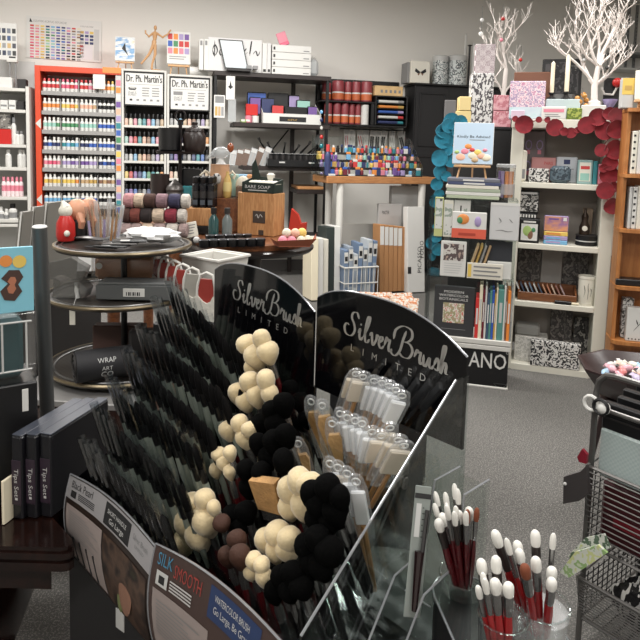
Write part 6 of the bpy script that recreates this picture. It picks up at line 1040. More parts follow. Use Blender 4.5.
for i in range(9):
    q = ons(91 + i * 3.3, 2.19 + (i % 3) * .045, z1 + .006); h_ = .12 + .02 * ((i * 7) % 4) / 3; o = MB().lathe([(.0085, 0), (.0085, h_)], MILK if i % 3 == 2 else BAG, n=8).ob('brush_tube', None, q); MB().tube([(0, 0, .004), (0, 0, h_ * .6)], .004, KRAFT if i % 4 else cm('lilac'), 6).ob('brush', o); MB().tube([(0, 0, h_ * .6), (0, 0, h_ * .9)], [.005, .001], mat('bristle_tan', (150, 120, 90), .8) , 6).ob('bristle', o)
    o.rotation_euler = (R(-4), R((i - 4) * 2), 0); tag(o, 'clear tube with a bamboo brush, %s from the peach figures' % ORD[i], 'brush', 'bamboo brush tubes on the top tier')
for i, (px, y, yw, m_) in enumerate(((104, 2.07, -12, DARK), (112, 2.06, -8, BLACK), (121, 2.08, 4, mat('pack_print_dark', (70, 66, 64), .4)), (130, 2.1, 10, BLACK), (92, 2.1, -25, BLACK))):
    o = MB().rbox(-.055, .055, -.025, .025, 0, .004, m_, .0015); o.box(-.03, .0, -.015, .01, .004, .0046, LGREY); o = o.ob('flat_packet', None, ons(px, y, z1 + .0065 + i * .0055) , R(yw)); tag(o, 'dark flat packet lying on the top ring tier, %s in the overlapping fan' % ORD[i], 'packet', 'dark packets on the top tier')
mb = MB(); mb.ball((0, 0, .022), (.1, .06, .024), mat('crumpled_white', (214, 214, 214), .35, bump=.9, bs=30), 22, 10, lambda a, q: 1 + .18 * sin(5 * q + 3 * a) * sin(a * 4) + .1 * cos(9 * q)); o = mb.ob('plastic_bag', None, ons(152, 2.2, z1 + .012), R(-14)); tag(o, 'crumpled white plastic bag on the top ring tier', 'bag')
# leaning framed canvases behind the stand
for i, (x0_, x1_, yt) in enumerate(((12, 26, 212), (24, 40, 207), (37, 58, 203))):
    pb_ = ond(x0_ + 1, 262, 2.3 + .06 * i); pt_ = ond(x0_ + 7, yt, 2.33 + .06 * i); back = V((.16, .8, 0)).normalized(); w_ = .016
    t = thing('framed_canvas', 'grey edged canvas leaning behind the steel post, %s from the shelving side' % ORD[i], 'canvas', (0, 0, 0)); dn = pb_ + (pb_ - pt_) * 0 ; side = V((.02, -.004, 0)); bk_ = back * .24; bot = V((pb_.x - .02, pb_.y, pb_.z - .2))
    P0, P1 = bot, pt_; vs = []
    for s in (V((0, 0, 0)), side):
        for q in (V((0, 0, 0)), bk_): vs += [P0 + s + q, P1 + s + q]
    mb = MB(); mb.add([tuple(v) for v in vs], [(0, 1, 3, 2), (4, 6, 7, 5), (0, 4, 5, 1), (2, 3, 7, 6), (1, 5, 7, 3), (0, 2, 6, 4)], mat('canvas_edge_grey', (122, 120, 114), .5)); mb.ob('stretcher', t); vs = [tuple(V(v) + V((.004, -.008, .003)) ) for v in (P0 + side * .3, P1 + side * .3, P1 + side * .62, P0 + side * .62)]; mb = MB(); mb.add(vs, [(0, 1, 2, 3)], PAPER); mb.ob('canvas_face', t)
o = MB().rbox(-.25, .07, 0, .5, 0, ond(20, 258, 2.4).z - .16, DARK, .004).ob('canvas_rack', None, (ond(20, 258, 2.4).x, 2.28, 0), R(-14)); tag(o, 'dark floor rack supporting the leaning grey canvases', 'rack')
# middle tier
q = ons(121, 2.2, z2 + .005); TANP = patt('tan_leather', [(186, 138, 108), (202, 154, 124), (172, 124, 96)], 8, 'noise', .45, (1, 1, 3), True)
t = thing('pouch_case', 'tan pouch in a clear rounded case on the middle ring tier', 'case', V((q.x, 2.222, q.z)), R(0)); wt = wpx(68, SX); MB().rbox(-wt / 2, wt / 2, 0, .09, 0, .12, BAG, .015).ob('clear_case', t); MB().rbox(-wt / 2 + .012, wt / 2 - .012, .008, .078, .03, .112, TANP, .012).ob('pouch', t); mb = MB(); mb.lathe([(.012, 0), (.012, .001)], PAPER, n=12); o = mb.ob('sticker', t, (-wt * .36, -.001, .08)); o.rotation_euler.x = R(90)
q = ons(140, 2.06, z2 + .005); wt = wpx(90, SX) * .93; t = thing('grey_tray', 'long grey display carton with white barcode label on middle ring tier', 'tray', V((q.x, 2.06, q.z)), R(2)); GT = mat('carton_slate', (92, 94, 94), .5)
mb = MB(); mb.rbox(-wt / 2, wt / 2, 0, .1, 0, .05, GT, .003); mb.rbox(-wt / 2 + .006, wt / 2 - .006, .006, .094, .0502, .057, mat('carton_lid', (110, 112, 112), .5), .002); mb.ob('body', t); mb = MB(); mb.rbox(-.055, .015, -.002, 0, .012, .04, PAPER, .0008); [mb.rect(-.045 + k * .007, -.042 + k * .007 + (k % 2) * .002, .016, .028, -.0025, INK) for k in range(7)]; mb.ob('barcode_label', t)
q = ons(72, 2.1, z2 + .005); mb = MB(); mb.prism([(-.055, 0), (.05, 0), (.06, .03), (.03, .062), (-.01, .05), (-.05, .066)], -.03, .03, clear('grey_film', (225, 226, 226), .12, .5, .2, .35, (120, 118, 114))); mb.tube([(.02, -.02, .05), (.026, -.03, .02), (.03, -.03, -.0)], .007, LGREY, 6); tag(mb.ob('clear_bag', None, q), 'crinkled clear bag with white tag on the middle ring tier', 'bag')
mb = MB(); mb.rbox(0, .018, 0, .003, 0, .05, OFFW, .001); o = mb.ob('swing_tag', None, ond(69.5, 325, 1.98)); tag(o, 'white swing tag hanging below the middle ring tier', 'tag'); MB().tube([(.009, 0, .05), (.009, .06, .105)], .001, LGREY, 4).ob('string', o)
mb = MB(); mb.prism([(-.07, 0), (.06, 0), (.08, .05), (.02, .085), (-.03, .07), (-.08, .06)], -.02, .02, clear('grey_film')); o = mb.ob('clear_bag', None, V((ond(66, 290, 2.34).x, 2.36, z2 + .006))); tag(o, 'large crinkled clear bag behind the tan pouch case', 'bag')
# bottom tier: rolled case and packs
rc = ons(97, 1.99, z3 + .005); t = thing('roll_case', 'rolled black brush case with pale lettering on the lowest ring tier', 'case', rc + V((.0, 0, .0535)), R(30)); KC = mat('black_canvas_cloth', (34, 34, 37), .7)
mb = MB(); mb.tube([(-.07, 0, 0), (.105, 0, 0)], .05, KC, 20); 
for k, (s, z, sz) in enumerate((('WRAP', .018, .02), ('ART', -.006, .018), ('CO', -.028, .026))): mb.text(s, sz, lambda a, b: (.02 + a, -.0505 + .0 * b - .0 + (0.05 - math.sqrt(max(0, .05 ** 2 - (z + b) ** 2))) , z + b), LGREY)
mb.ob('rolled_body', t)
mb = MB(); sp = [(.046 - .036 * k / 40) for k in range(41)]; mb.tube([(-.0715, sp[k] * cos(k * .42), sp[k] * sin(k * .42)) for k in range(41)], .0035, DARK, 5); mb.ob('spiral_end', t)
o = MB().rbox(-.09, .09, 0, .05, 0, .12, mat('brown_box', (84, 62, 56), .5), .004).ob('boxed_set', None, ons(118, 2.2, z3 + .005), R(4)); tag(o, 'dark brown box behind the rolled black case', 'box'); o = MB().rbox(-.07, .07, 0, .05, 0, .13, DARK, .01).ob('boxed_set', None, ons(150, 2.12, z3 + .005), R(14)); tag(o, 'dark grey soft pack behind the rolled case near brushes', 'packet')
mb = MB(); mb.ball((0, 0, .02), (.09, .05, .024), BAG, 16, 8, lambda a, q: 1 + .2 * sin(5 * q + 2 * a)); tag(mb.ob('clear_bag', None, ons(80, 1.97, z3 + .012)), 'flat crinkled clear bag under the rolled black case', 'bag') if False else None
# ---- side table with red backed brushes and white basket
dz = ond(190, 315, 2.0).z; t = thing('side_table', 'small black side table behind the display holding red backed brushes', 'table', V((ond(196, 300, 2.05).x, 1.9, 0)), R(-10)); MB().rbox(-.1, .14, -.02, .46, dz - .03, dz, BLACK, .004).ob('top', t)
MB().lathe([(.1, 0), (.1, .012), (.02, .02), (.02, dz - .031)], BLACK, cx=.07, cy=.16, n=16).ob('pedestal', t)
RBR = mat('brush_red', (142, 48, 40), .5); CORD = mat('white_cord', (206, 204, 198), .7); BRI = mat('white_bristle', (204, 200, 190), .8, bump=.5, bs=120)
for i, (px, py, y, lab) in enumerate(((206, 312, 1.93, 'front white bristled brush with red back and cord loop'), (192, 306, 2.0, 'white bristled brush with grey back behind the front one'), (182.5, 303, 2.06, 'red backed brush with cord loop, third from the black panel'), (174, 300, 2.12, 'red backed brush with cord loop, fourth from the black panel'), (166.5, 297, 2.18, 'red backed brush with cord loop, fifth from the black panel'), (160, 296, 2.24, 'red backed brush farthest from the black panel'))):
    X = ond(px, py, y).x; t = thing('wide_brush', lab, 'brush', V((X, y, dz + .001)), R(-8)); t.scale = (.8, .8, .8)
    MB().prism([(-.028, .07), (.028, .07), (.03, .12), (.024, .165), (-.022, .165), (-.03, .12)], -.006, .008, RBR if i != 1 else mat('brush_grey', (150, 148, 140), .5)).ob('handle', t)
    mb = MB(); mb.prism([(-.033, .0), (-.02, .004), (-.012, .0), (-.002, .005), (.008, 0), (.018, .005), (.033, .0), (.036, .075), (.03, .1), (.02, .08), (.005, .072), (-.01, .08), (-.03, .1), (-.034, .075)], -.014, .016, BRI); mb.ob('bristle', t)
    MB().tube([(-.036, .0, .08), (-.034, 0, .14), (-.022, 0, .18), (.0, 0, .19), (.024, 0, .18), (.034, 0, .14), (.036, 0, .08)], .006, CORD, 6).ob('cord_loop', t)
q = V((ond(214, 270, 2.3).x, 2.33, dz + .001)); hb = ond(210, 262, 2.2).z - dz; t = thing('plastic_basket', 'white open plastic basket behind the red backed brushes', 'basket', q, R(-32)); bw_ = .088
def ringr(w, d, z): return [(-w, -d, z), (w, -d, z), (w, d, z), (-w, d, z)]
mb = MB(); vs = ringr(bw_ * .85, .07, 0) + ringr(bw_, .085, hb) + ringr(bw_ - .016, .069, hb) + ringr(bw_ * .78, .058, .006); mb.add(vs, [(3, 2, 1, 0)] + [(a + i, a + (i + 1) % 4, a + 4 + (i + 1) % 4, a + 4 + i) for a in (0, 4, 8) for i in range(4)] + [(12, 13, 14, 15)], WHITE); mb.ob('basket_body', t); mb = MB(); mb.tube([V(v) for v in ringr(bw_ + .002, .087, hb)], .006, WHITE, 8, True); mb.ob('rim', t)
# ---- bin of printed pouches behind the black panel
bz_ = ond(380, 323, 2.3).z; t = thing('display_bin', 'low dark display bin of printed pouches behind the black panel', 'bin', V((ond(378, 300, 2.3).x, 2.14, 0)), R(-8)); MB().rbox(-.17, .17, 0, .3, 0, bz_ - .02, KB).ob('body', t)
mb = MB(); [mb.box(a, b, c, d, bz_ - .02, bz_ + .0, BLACK) for a, b, c, d in ((-.17, .17, 0, .008), (-.17, .17, .292, .3), (-.17, -.162, .008, .292), (.162, .17, .008, .292))]; mb.ob('rim', t)
PRT = patt('orange_print', [(206, 198, 184), (208, 202, 192), (206, 200, 190), (190, 120, 76), (206, 200, 190), (204, 176, 150), (210, 204, 194)], 34)
for i in range(9):
    mb = MB(); mb.rbox(-.05, .05, -.006, .006, 0, .1, PRT, .005); mb.rbox(-.05, .05, -.0015, .0015, .1005, .112, PRT, .001); q = V((ond(378, 300, 2.3).x - .13 + i * .031, 2.2 + (i % 3) * .07, bz_ + .002)); o = mb.ob('printed_pouch', None, q, R(-25 + (i * 37) % 50)); o.rotation_euler.x = R(-38); tag(o, 'cream pouch with orange print, %s along the dark display bin' % ORD[i], 'pouch', 'printed pouches in the bin')
# ================================================================== brush display in front
DF = Fr(-.448, 1.198, -46.7)
DX0, DL, DD = -.046, .642, .34
DZ = .56
PF = Fr(-.498, 1.236, -36)
t = thing('display_plinth', 'black display cabinet under the brush display with a small label', 'cabinet', PF.w(0, 0, 0), PF.yaw)
MB().rbox(0, .96, 0, .365, 0, DZ, KB, .004).ob('body', t); MB().rbox(.16, .185, -.002, 0, DZ - .085, DZ - .045, LGREY, .0005).ob('label', t); MB().rbox(-.0025, 0, .03, .33, .05, DZ - .06, BLACK, .001).ob('side_panel', t)
D = thing('brush_display', 'large black acrylic artist brush display with arched lettered panels', 'display', DF.w(0, 0, DZ + .001), DF.yaw)
LX, LY_ = -.10, -.27      # brush slope: towards the end and towards the front, per unit height
rows = [-.005 + i * .043 for i in range(7)]
ROWPX = list(zip((86, 98, 112, 127, 142, 157, 170), (444, 414, 384, 356, 332, 308, 287)))
rowtip = [DF.uz(px, py, y) for (px, py), y in zip(ROWPX, rows)]
def zt_(r): return rowtip[r][1] - DZ - .001
MB().rbox(DX0, DL, 0, DD, 0, .006, GLOSSK, .001).ob('base', D)
# arched back panels with silver script
S_STR = [[(1.5, 1.75), (1.25, 2.2), (.8, 2.1), (.68, 1.65), (1.0, 1.15), (1.1, .6), (.75, .1), (.15, .1), (-.1, .6), (.1, 1.0), (.45, .95)],
 [(1.5, .55), (1.72, .95), (1.68, .35), (1.85, .05), (2.12, .4)], [(2.12, .4), (2.6, 1.5), (2.72, 2.2), (2.48, 2.1), (2.3, 1.0), (2.36, .15), (2.6, .05), (2.82, .4)],
 [(2.82, .7), (3.02, 1.0), (3.12, .4), (3.25, .03), (3.55, .55), (3.62, 1.0), (3.85, .85)], [(3.85, .4), (4.2, .75), (4.15, 1.0), (3.92, .85), (3.88, .3), (4.12, .02), (4.45, .35)], [(4.45, .35), (4.65, 1.1), (4.75, .85), (4.98, 1.0), (4.92, .4), (5.0, .05), (5.25, .25)],
 [(6.55, 2.2), (6.3, 1.4), (6.05, .4), (5.6, -.1), (5.2, .05), (5.25, .35)], [(5.35, 1.2), (5.5, 2.0), (6.2, 2.5), (7.0, 2.4), (7.15, 1.85), (6.8, 1.4), (6.3, 1.25)], [(6.3, 1.25), (7.0, 1.25), (7.3, .75), (7.0, .15), (6.4, .05), (6.0, .3)],
 [(7.5, .4), (7.75, 1.05), (7.85, .85), (8.1, .95), (8.05, .4), (8.15, .05), (8.4, .3)], [(8.4, .9), (8.42, .2), (8.65, .05), (8.95, .8), (8.98, .2), (9.2, .05), (9.4, .35)], [(9.4, .35), (9.65, 1.0), (9.85, .55), (9.75, .1), (9.45, .15)], [(9.9, .3), (10.25, 1.5), (10.3, 2.1), (10.1, 1.9), (10.05, .0), (10.3, .85), (10.5, .7), (10.5, .15), (10.75, .1)]]
SILVM = mat('silver_script', (206, 204, 200), .28, .8); PANZ = 1.142 - DZ - .001
pw = (DL - DX0) / 2
def arch(u): return PANZ - .20 * abs(u - .38) ** 2.6 - .012 * (1 - u) ** 10
for i in (0, 1):
    x0 = DX0 + i * pw + .002; x1 = DX0 + (i + 1) * pw - .002; zs0 = -.0; pbz_ = .935 - DZ; poly = [(x0, pbz_), (x1, pbz_)] + [(x1 - (x1 - x0) * k / 16, zs0 + arch(1 - k / 16)) for k in range(17)]
    yb = DD - .012 + (.004 if i else 0); o = MB().prism(poly, yb, yb + .005, GLOSSK).ob('back_panel', D); 
    ed = MB(); ed.tube([(x1 - (x1 - x0) * k / 16, yb + .0025, zs0 + arch(1 - k / 16) + .0006) for k in range(17)], .0018, mat('edge_glint', (150, 152, 156), .15, .3), 5); ed.ob('glint_strip', o)  # grey edge colour paints in the glint along acrylic edges, here and below
    lt = MB(); sx0, sz0 = DF.uz(343, 334, DD - .012); sx0 -= DX0 + pw; sz0 -= DZ + .001; lw = pw * .68; sc_ = lw / 10.9; bx_ = x0 + sx0
    ang = R(-3.5)
    def fn(a, b, bx_=bx_, yb=yb):
        X, Z = a * sc_, b * sc_; return (bx_ + X * cos(ang) - Z * sin(ang), yb - .0012, sz0 + X * sin(ang) + Z * cos(ang))
    for s in S_STR: lt.stroke(s, .23, fn, SILVM, (.98, .12), 7)
    lt.text('i', .001, lambda a, b: fn(1.8 + a, 1.4 + b), SILVM) if False else lt.add([fn(1.78 + .09 * cos(q), 1.35 + .09 * sin(q)) for q in [k * pi / 4 for k in range(8)]], [tuple(range(8))], SILVM)
    for k, ch in enumerate('LIMITED'): lt.text(ch, .85, lambda a, b, k=k: fn(1.0 + k * 1.25 + a, -1.2 + b), SILVM)
    lt.ob('lettering', o)
MB().rbox(DX0, DX0 + pw, DD - .007, DD, .006, .934 - DZ, GLOSSK, .001).ob('rear_wall', D); MB().rbox(DX0 + pw + .001, DL, DD - .007, DD, .006, .934 - DZ, ACR, .001).ob('rear_wall', D)
for x in (DX0, DL - .004):
    z0_ = .80 - DZ; pl = [(0, .006), (DD - .001, .006), (DD - .001, z0_ + .83 * DD * .9), (DD * .9, z0_ + .83 * DD * .9), (0, z0_)] if x > 0 else [(0, .006), (DD - .001, .006), (DD - .001, .33), (0, .16)]
    MB().prism(pl, x, x + .004, ACRE if x > 0 else GLOSSK, 'x').ob('side_panel', D)
    if x > 0: MB().tube([(x + .002, 0, z0_), (x + .002, DD * .9, z0_ + .83 * DD * .9)], .002, mat('edge_glint', (150, 152, 156)), 6).ob('side_edge', D)
BKL = DL * .50    # black pearl brushes fill this much of the length
def slant_sheet(y, z0, z1, x0, x1, m, nm):
    mb = MB(); a, b = y + LY_ * (z0 - .0), y + LY_ * z1; mb.add([(x0, y + LY_ * (z0 - z1), z0), (x1, y + LY_ * (z0 - z1), z0), (x1, y, z1), (x0, y, z1), (x0, y + .003 + LY_ * (z0 - z1), z0), (x1, y + .003 + LY_ * (z0 - z1), z0), (x1, y + .003, z1), (x0, y + .003, z1)], [(0, 1, 2, 3), (7, 6, 5, 4), (0, 4, 5, 1), (1, 5, 6, 2), (2, 6, 7, 3), (3, 7, 4, 0)], m); mb.ob(nm, D)
# front sign plates, bowed outwards with arched tops
def sign(i, face, txt_col):
    x0, x1 = DX0 + i * pw + .001, DX0 + (i + 1) * pw - .001; nx, nz = 12, 10
    def P(u, v, off=0):
        top = (.732 + .028 * math.sin(pi * min(1, u * .8)) if i == 0 else .752 + .035 * math.sin(pi * min(1, u * .75 + .02))) - DZ; z = -.0 + v * top; y = -.004 - .02 * math.sin(pi * min(1, v * .85 + .06)) - off
        return (x0 + (x1 - x0) * u, y, z + .002)
    mb = MB(); vs = []; fs = []
    for j in range(nz + 1):
        for k in range(nx + 1): vs.append(P(k / nx, j / nz))
    fs = [(j * (nx + 1) + k, j * (nx + 1) + k + 1, (j + 1) * (nx + 1) + k + 1, (j + 1) * (nx + 1) + k) for j in range(nz) for k in range(nx)]
    b = len(vs); vs += [tuple(V(v) + V((0, .003, 0))) for v in vs]; fs2 = [tuple(b + q for q in reversed(f)) for f in fs]
    rim = [k for k in range(nx + 1)] + [(j) * (nx + 1) + nx for j in range(1, nz + 1)] + [nz * (nx + 1) + k for k in range(nx - 1, -1, -1)] + [j * (nx + 1) for j in range(nz - 1, 0, -1)]
    fs3 = [(rim[q], rim[(q + 1) % len(rim)], b + rim[(q + 1) % len(rim)], b + rim[q]) for q in range(len(rim))]
    mb.add(vs, fs + fs2 + fs3, face)
    o = mb.ob('front_sign', D)
    e = MB(); e.tube([P(k / nx, 1) for k in range(nx + 1)], .0016, mat('edge_glint', (150, 152, 156)), 5); e.tube([P(0, k / nz) for k in range(nz + 1)], .0016, mat('edge_glint', (150, 152, 156)), 5); e.ob('glint_strip', o)
    def patch(u0, u1, v0, v1, m, off=.0006):
        n = 5; q = MB(); vs = [P(u0 + (u1 - u0) * a / n, v0 + (v1 - v0) * b / n, off) for b in range(n + 1) for a in range(n + 1)]; art.add(vs, [(b * (n + 1) + a, b * (n + 1) + a + 1, (b + 1) * (n + 1) + a + 1, (b + 1) * (n + 1) + a) for b in range(n) for a in range(n)], m)
    art = MB()
    def wr(s, u, v, size, m, w=None, sh=0): art.text(s, size, lambda a, b: P(u + a / (x1 - x0), v + b / .21, .001), m, 'l', sh, w)
    return o, art, patch, wr, P
SILC = mat('sign_silver', (158, 156, 158), .45, .2); BROWNS = mat('sign_brown', (66, 50, 46), .5)
o, art, patch, wr, SP = sign(0, mat('sign_dark_face', (40, 30, 26), .3), 0)
patch(.0, 1, .76, .985, SILC); patch(.5, .78, .775, .965, INK, .0009); patch(.03, .5, .05, .7, mat('sign_text_panel', (150, 138, 134), .55)); patch(.52, .98, .03, .7, patt('sepia_photo', [(24, 17, 14), (50, 36, 30), (84, 64, 52), (30, 21, 18), (60, 58, 40)], 18, 'noise', .4, (1, 1, 1), True), .0009)
wr('Black Pearl', .06, .885, .022, INK, .095); patch(.07, .14, .79, .86, INK, .0012); 
for k in range(4): patch(.17, .38, .80 + k * .017, .808 + k * .017, INK, .0012)
wr('SHORT HANDLE', .53, .88, .011, LGREY, .07); wr('Go Large', .56, .81, .014, LGREY, .055); wr('Silver Brush', .81, .88, .014, GREY, .05); wr('LIMITED', .84, .83, .008, GREY, .03)
for k in range(11): patch(.08, .3 + .16 * ((k * 5) % 4) / 3, .635 - k * .026, .642 - k * .026, GREY, .0012)
for k in range(4):
    u = .12 + k * .09; art.tube([SP(u, .06, .001), SP(u, .36, .001)], .0022, INK, 5)
art.ball(SP(.76, .36, 0), (.024, .002, .045), mat('photo_hand', (136, 100, 82), .5), 10, 8); art.ball(SP(.68, .2, 0), (.012, .0025, .026), mat('photo_leaf', (110, 116, 74), .5), 8, 6)
art.ob('sign_artwork', o)
o, art, patch, wr, SP = sign(1, BROWNS, 0)
wr('SILK', .05, .87, .028, mat('sign_blue', (70, 130, 160), .5), .045); wr('SMOOTH', .2, .84, .028, mat('sign_red', (150, 60, 54), .5), .075); patch(.06, .16, .72, .83, LGREY, .0012); patch(.085, .135, .74, .8, INK, .0014)
for k in range(4): patch(.18, .36, .73 + k * .022, .741 + k * .022, LGREY, .0012)
patch(.48, .82, .76, .96, mat('sign_navy', (36, 54, 92), .5)); wr('WATERCOLOR BRUSH', .52, .88, .012, LGREY, .08); wr('Go Large, Be Grand', .52, .81, .013, LGREY, .085)
wr('Silver Brush', .8, .55, .022, LGREY, .06); patch(.04, .5, .05, .68, mat('sign_text_panel', (150, 138, 134), .55))
for k in range(10): patch(.08, .44 - .12 * ((k * 3) % 4) / 3, .6 - k * .03, .608 - k * .03, GREY, .0012)
art.ob('sign_artwork', o)
# ---- brushes
HAIR = mat('black_hair', (9, 8, 9), .8, spec=.15); PEARL = mat('pearl_green_handle', (136, 144, 134), .3, coat=.4); PEARLD = mat('dark_green_handle', (104, 112, 104), .3, coat=.4); SLV = mat('ferrule_silver', (150, 150, 150), .25, .9); TUBE = clear('clear_cap', (244, 246, 247), .05, .5, .08)
BDIR = V((LX, LY_, 1)).normalized(); BW3 = (DF.ex * BDIR.x + DF.ey * BDIR.y + V((0, 0, BDIR.z))).normalized()
def brush_meshes(hm, L=.17):
    """short handled black brush, tip at the origin, handle running down -z"""
    a = MB().lathe([(.001, -L), (.0036, -L + .006), (.0074, -L * .66), (.006, -L * .47)], hm, n=8).mesh('handle')
    f = MB().lathe([(.006, -L * .47), (.0068, -L * .42), (.0066, -L * .3)], BLACK, n=8).mesh('ferrule')
    h = MB().lathe([(.0066, -L * .3), (.0082, -L * .2), (.0066, -L * .08), (.0015, -.002)], HAIR, n=8).mesh('hair')
    c = MB().lathe([(.0088, -L * .36), (.0088, .02)], TUBE, n=9); c.f.pop(); c.fm.pop(); c.f.pop(); c.fm.pop(); c = c.mesh('clear_cap'); return a, f, h, c
TUBL = clear('clear_cap_long', (226, 230, 232), .2, .6, .1)
longcap = MB().lathe([(.0088, -.06), (.0088, .034)], TUBL, n=9); [(longcap.f.pop(), longcap.fm.pop()) for _ in range(2)]; longcap = longcap.mesh('clear_cap')
bmA, bmB = brush_meshes(PEARL), brush_meshes(PEARLD)
def brush_at(wp, ms, lab, group, spin=0, dirv=None, cap=True, parts=('handle', 'ferrule', 'hair', 'clear_cap'), name='paint_brush'):
    b = thing(name, lab, 'brush', (0, 0, 0), 0, group); align(b, wp, dirv or BW3, spin)
    for nm, me in list(zip(parts, ms))[:4 if cap else 3]: ob(nm, me, b)
    return b
NROW = ['front', 'second', 'third', 'fourth', 'fifth', 'sixth', 'seventh', 'rear']
for r_, y in enumerate(rows):
    nk = 14
    for k in range(nk):
        x = rowtip[r_][0] + .004 + k * .0238 + rnd.uniform(-.002, .002); zz = rowtip[r_][1] + rnd.uniform(-.006, .008) - (.34 if r_ > 4 else .16) * max(0, k * .0238 - .03) * (1 if r_ > 2 else .3)
        if x > .315: continue
        dv = (BW3 + V((rnd.uniform(-.03, .03), rnd.uniform(-.03, .03), 0))).normalized()
        brush_at(DF.w(x, y, zz), bmA if (k * 5 + r_ * 3) % 4 else bmB, 'black tipped brush, %s from the display end in the %s row of brushes' % (ORD[k], NROW[r_]), 'black tipped brushes in the display', 0, dv, cap=(k < 8 or r_ < 3)) if k > 3 else brush_at(DF.w(x, y, zz - .012), (bmA if (k * 5 + r_ * 3) % 4 else bmB)[:3] + (longcap,), 'tall capped black brush, %s from the display end in the %s row of brushes' % (ORD[k], NROW[r_]), 'black tipped brushes in the display', 0, dv)
for r_, y in enumerate(rows): slant_sheet(y + .02, .03, zt_(r_) - .13, DX0 + .006, DL - .006, ACR, 'divider')
# mop brushes by pixel cluster: (px, py, depth row y, radius m, material)
CRM = mat('goat_hair', (206, 187, 148), .85, noise=.1, ns=60, bump=.35, bs=160, sheen=.4); BRN = mat('brown_hair', (58, 30, 16), .8, bump=.3, bs=160); MOPK = mat('black_mop_hair', (5, 5, 5), .95, bump=.3, bs=160, spec=.05)
def mop_mesh(r, hm, L, hx, point=.0):
    h = MB().lathe([(r * .28, -r * 2.3), (r * .5, -r * 2.0), (r * .84, -r * 1.45), (r, -r * .95), (r * .97, -r * .6), (r * .8, -r * .25), (r * .5, -r * .07), (.0005, 0)], hm, n=16).mesh('hair')
    f = MB().lathe([(.006, -r * 2.3 - .03), (.0075, -r * 2.3 - .012), (r * .32, -r * 2.3 + .004)], SLV, n=10).mesh('ferrule')
    a = MB().lathe([(.002, -L), (.0045, -L + .01), (.006, -r * 2.3 - .06), (.006, -r * 2.3 - .03)], hx, n=10).mesh('handle'); return h, f, a
REDH = mat('dark_red_handle', (74, 18, 22), .25, coat=.5); BLKH = mat('black_handle', (16, 15, 16), .25, coat=.4)
_mm = {}
def mop(px, py, y, r, kind, lab, group=None, L=.17, lean=None):
    hm, hx = dict(c=(CRM, REDH), k=(MOPK, BLKH), b=(BRN, REDH))[kind]; key = (round(r, 4), kind, L)
    if key not in _mm: _mm[key] = mop_mesh(r, hm, L, hx)
    u, z = DF.uz(px, py, y); wp = DF.w(u, y, z)      # centre of the tuft
    dv = (BW3 + V((rnd.uniform(-.14, .14), rnd.uniform(-.14, .14), 0))).normalized() if lean is None else lean; h, f, a = _mm[key]
    b = thing('mop_brush', lab, 'brush', (0, 0, 0), 0, group); align(b, wp + dv * r, dv)
    q = ob('hair', h, b); q.scale = (rnd.uniform(.85, 1.15), rnd.uniform(.85, 1.15), rnd.uniform(.92, 1.1)); ob('ferrule', f, b); ob('handle', a, b); return b
CL = [('topmost', .25, [(247, 345, .013), (262, 340, .014), (268, 352, .013), (257, 356, .0155), (252, 368, .011)]), ('second', .22, [(238, 393, .013), (250, 382, .013), (266, 380, .013), (256, 396, .013), (270, 394, .012), (246, 402, .012)]), ('third', .18, [(228, 430, .0115), (240, 424, .0115), (244, 438, .0115), (250, 430, .01)]), ('fourth', .14, [(219, 455, .0085), (230, 453, .0085), (224, 463, .009), (216, 470, .0085), (230, 472, .009)]),
      ('big front', .08, [(192, 506, .014), (205, 500, .0125), (207, 520, .017), (188, 524, .018), (200, 535, .018), (185, 542, .014), (214, 508, .009)]), ('middle', .12, [(292, 490, .015), (300, 482, .014), (290, 508, .013), (304, 504, .014), (310, 486, .013)]), ('lower', .09, [(266, 541, .0125), (278, 534, .012), (290, 540, .0125), (276, 550, .0115), (288, 550, .012)]), ('lowest', .05, [(254, 561, .0085), (262, 566, .0085), (252, 573, .0085), (264, 577, .009)])]
for nm, y, ps in CL:
    for i, (px, py, r) in enumerate(ps): mop(px, py, y, r * 1.5, 'c', 'cream goat hair mop brush, %s in the %s cream cluster' % (ORD[i], nm), 'cream mop brushes, %s cluster' % nm)
KB_ = [('beside the second cream cluster', .2, [(272, 412, .014), (284, 405, .015), (262, 424, .013), (278, 424, .015)]), ('below the third cream cluster', .16, [(258, 444, .013), (274, 442, .014), (286, 436, .014), (268, 458, .013)]), ('beside the fourth cream cluster', .13, [(246, 470, .012), (262, 474, .013), (248, 488, .012), (284, 462, .014)]),
       ('in front of the middle cream cluster', .1, [(312, 494, .013), (328, 488, .013), (340, 498, .012), (320, 506, .0145), (336, 512, .0135), (316, 520, .012), (330, 522, .011)]), ('beside the lower cream cluster', .07, [(306, 548, .013), (318, 540, .013), (330, 552, .013), (312, 562, .013), (322, 566, .012)]), ('beside the lowest cream cluster', .05, [(282, 578, .012), (294, 574, .012), (290, 590, .012), (302, 588, .012), (274, 592, .011)]),
       ('near the big front cream cluster', .1, [(232, 516, .012), (246, 512, .012), (240, 528, .011)]), ('under the upper black panel', .29, [(290, 390, .013), (300, 402, .013), (306, 420, .012), (296, 428, .012)])]
for nm, y, ps in KB_:
    for i, (px, py, r) in enumerate(ps): mop(px, py, y, r * 1.42, 'k', 'soft black mop brush, %s of those %s' % (ORD[i], nm), 'black mop brushes ' + nm)
for i, (px, py, r, y) in enumerate(((222, 524, .01, .07), (237, 540, .011, .06), (227, 556, .011, .05), (240, 556, .012, .04))): mop(px, py, y, r * 1.35, 'b', 'brown hair mop brush, %s of four near the second sign' % ORD[i], 'brown mop brushes')
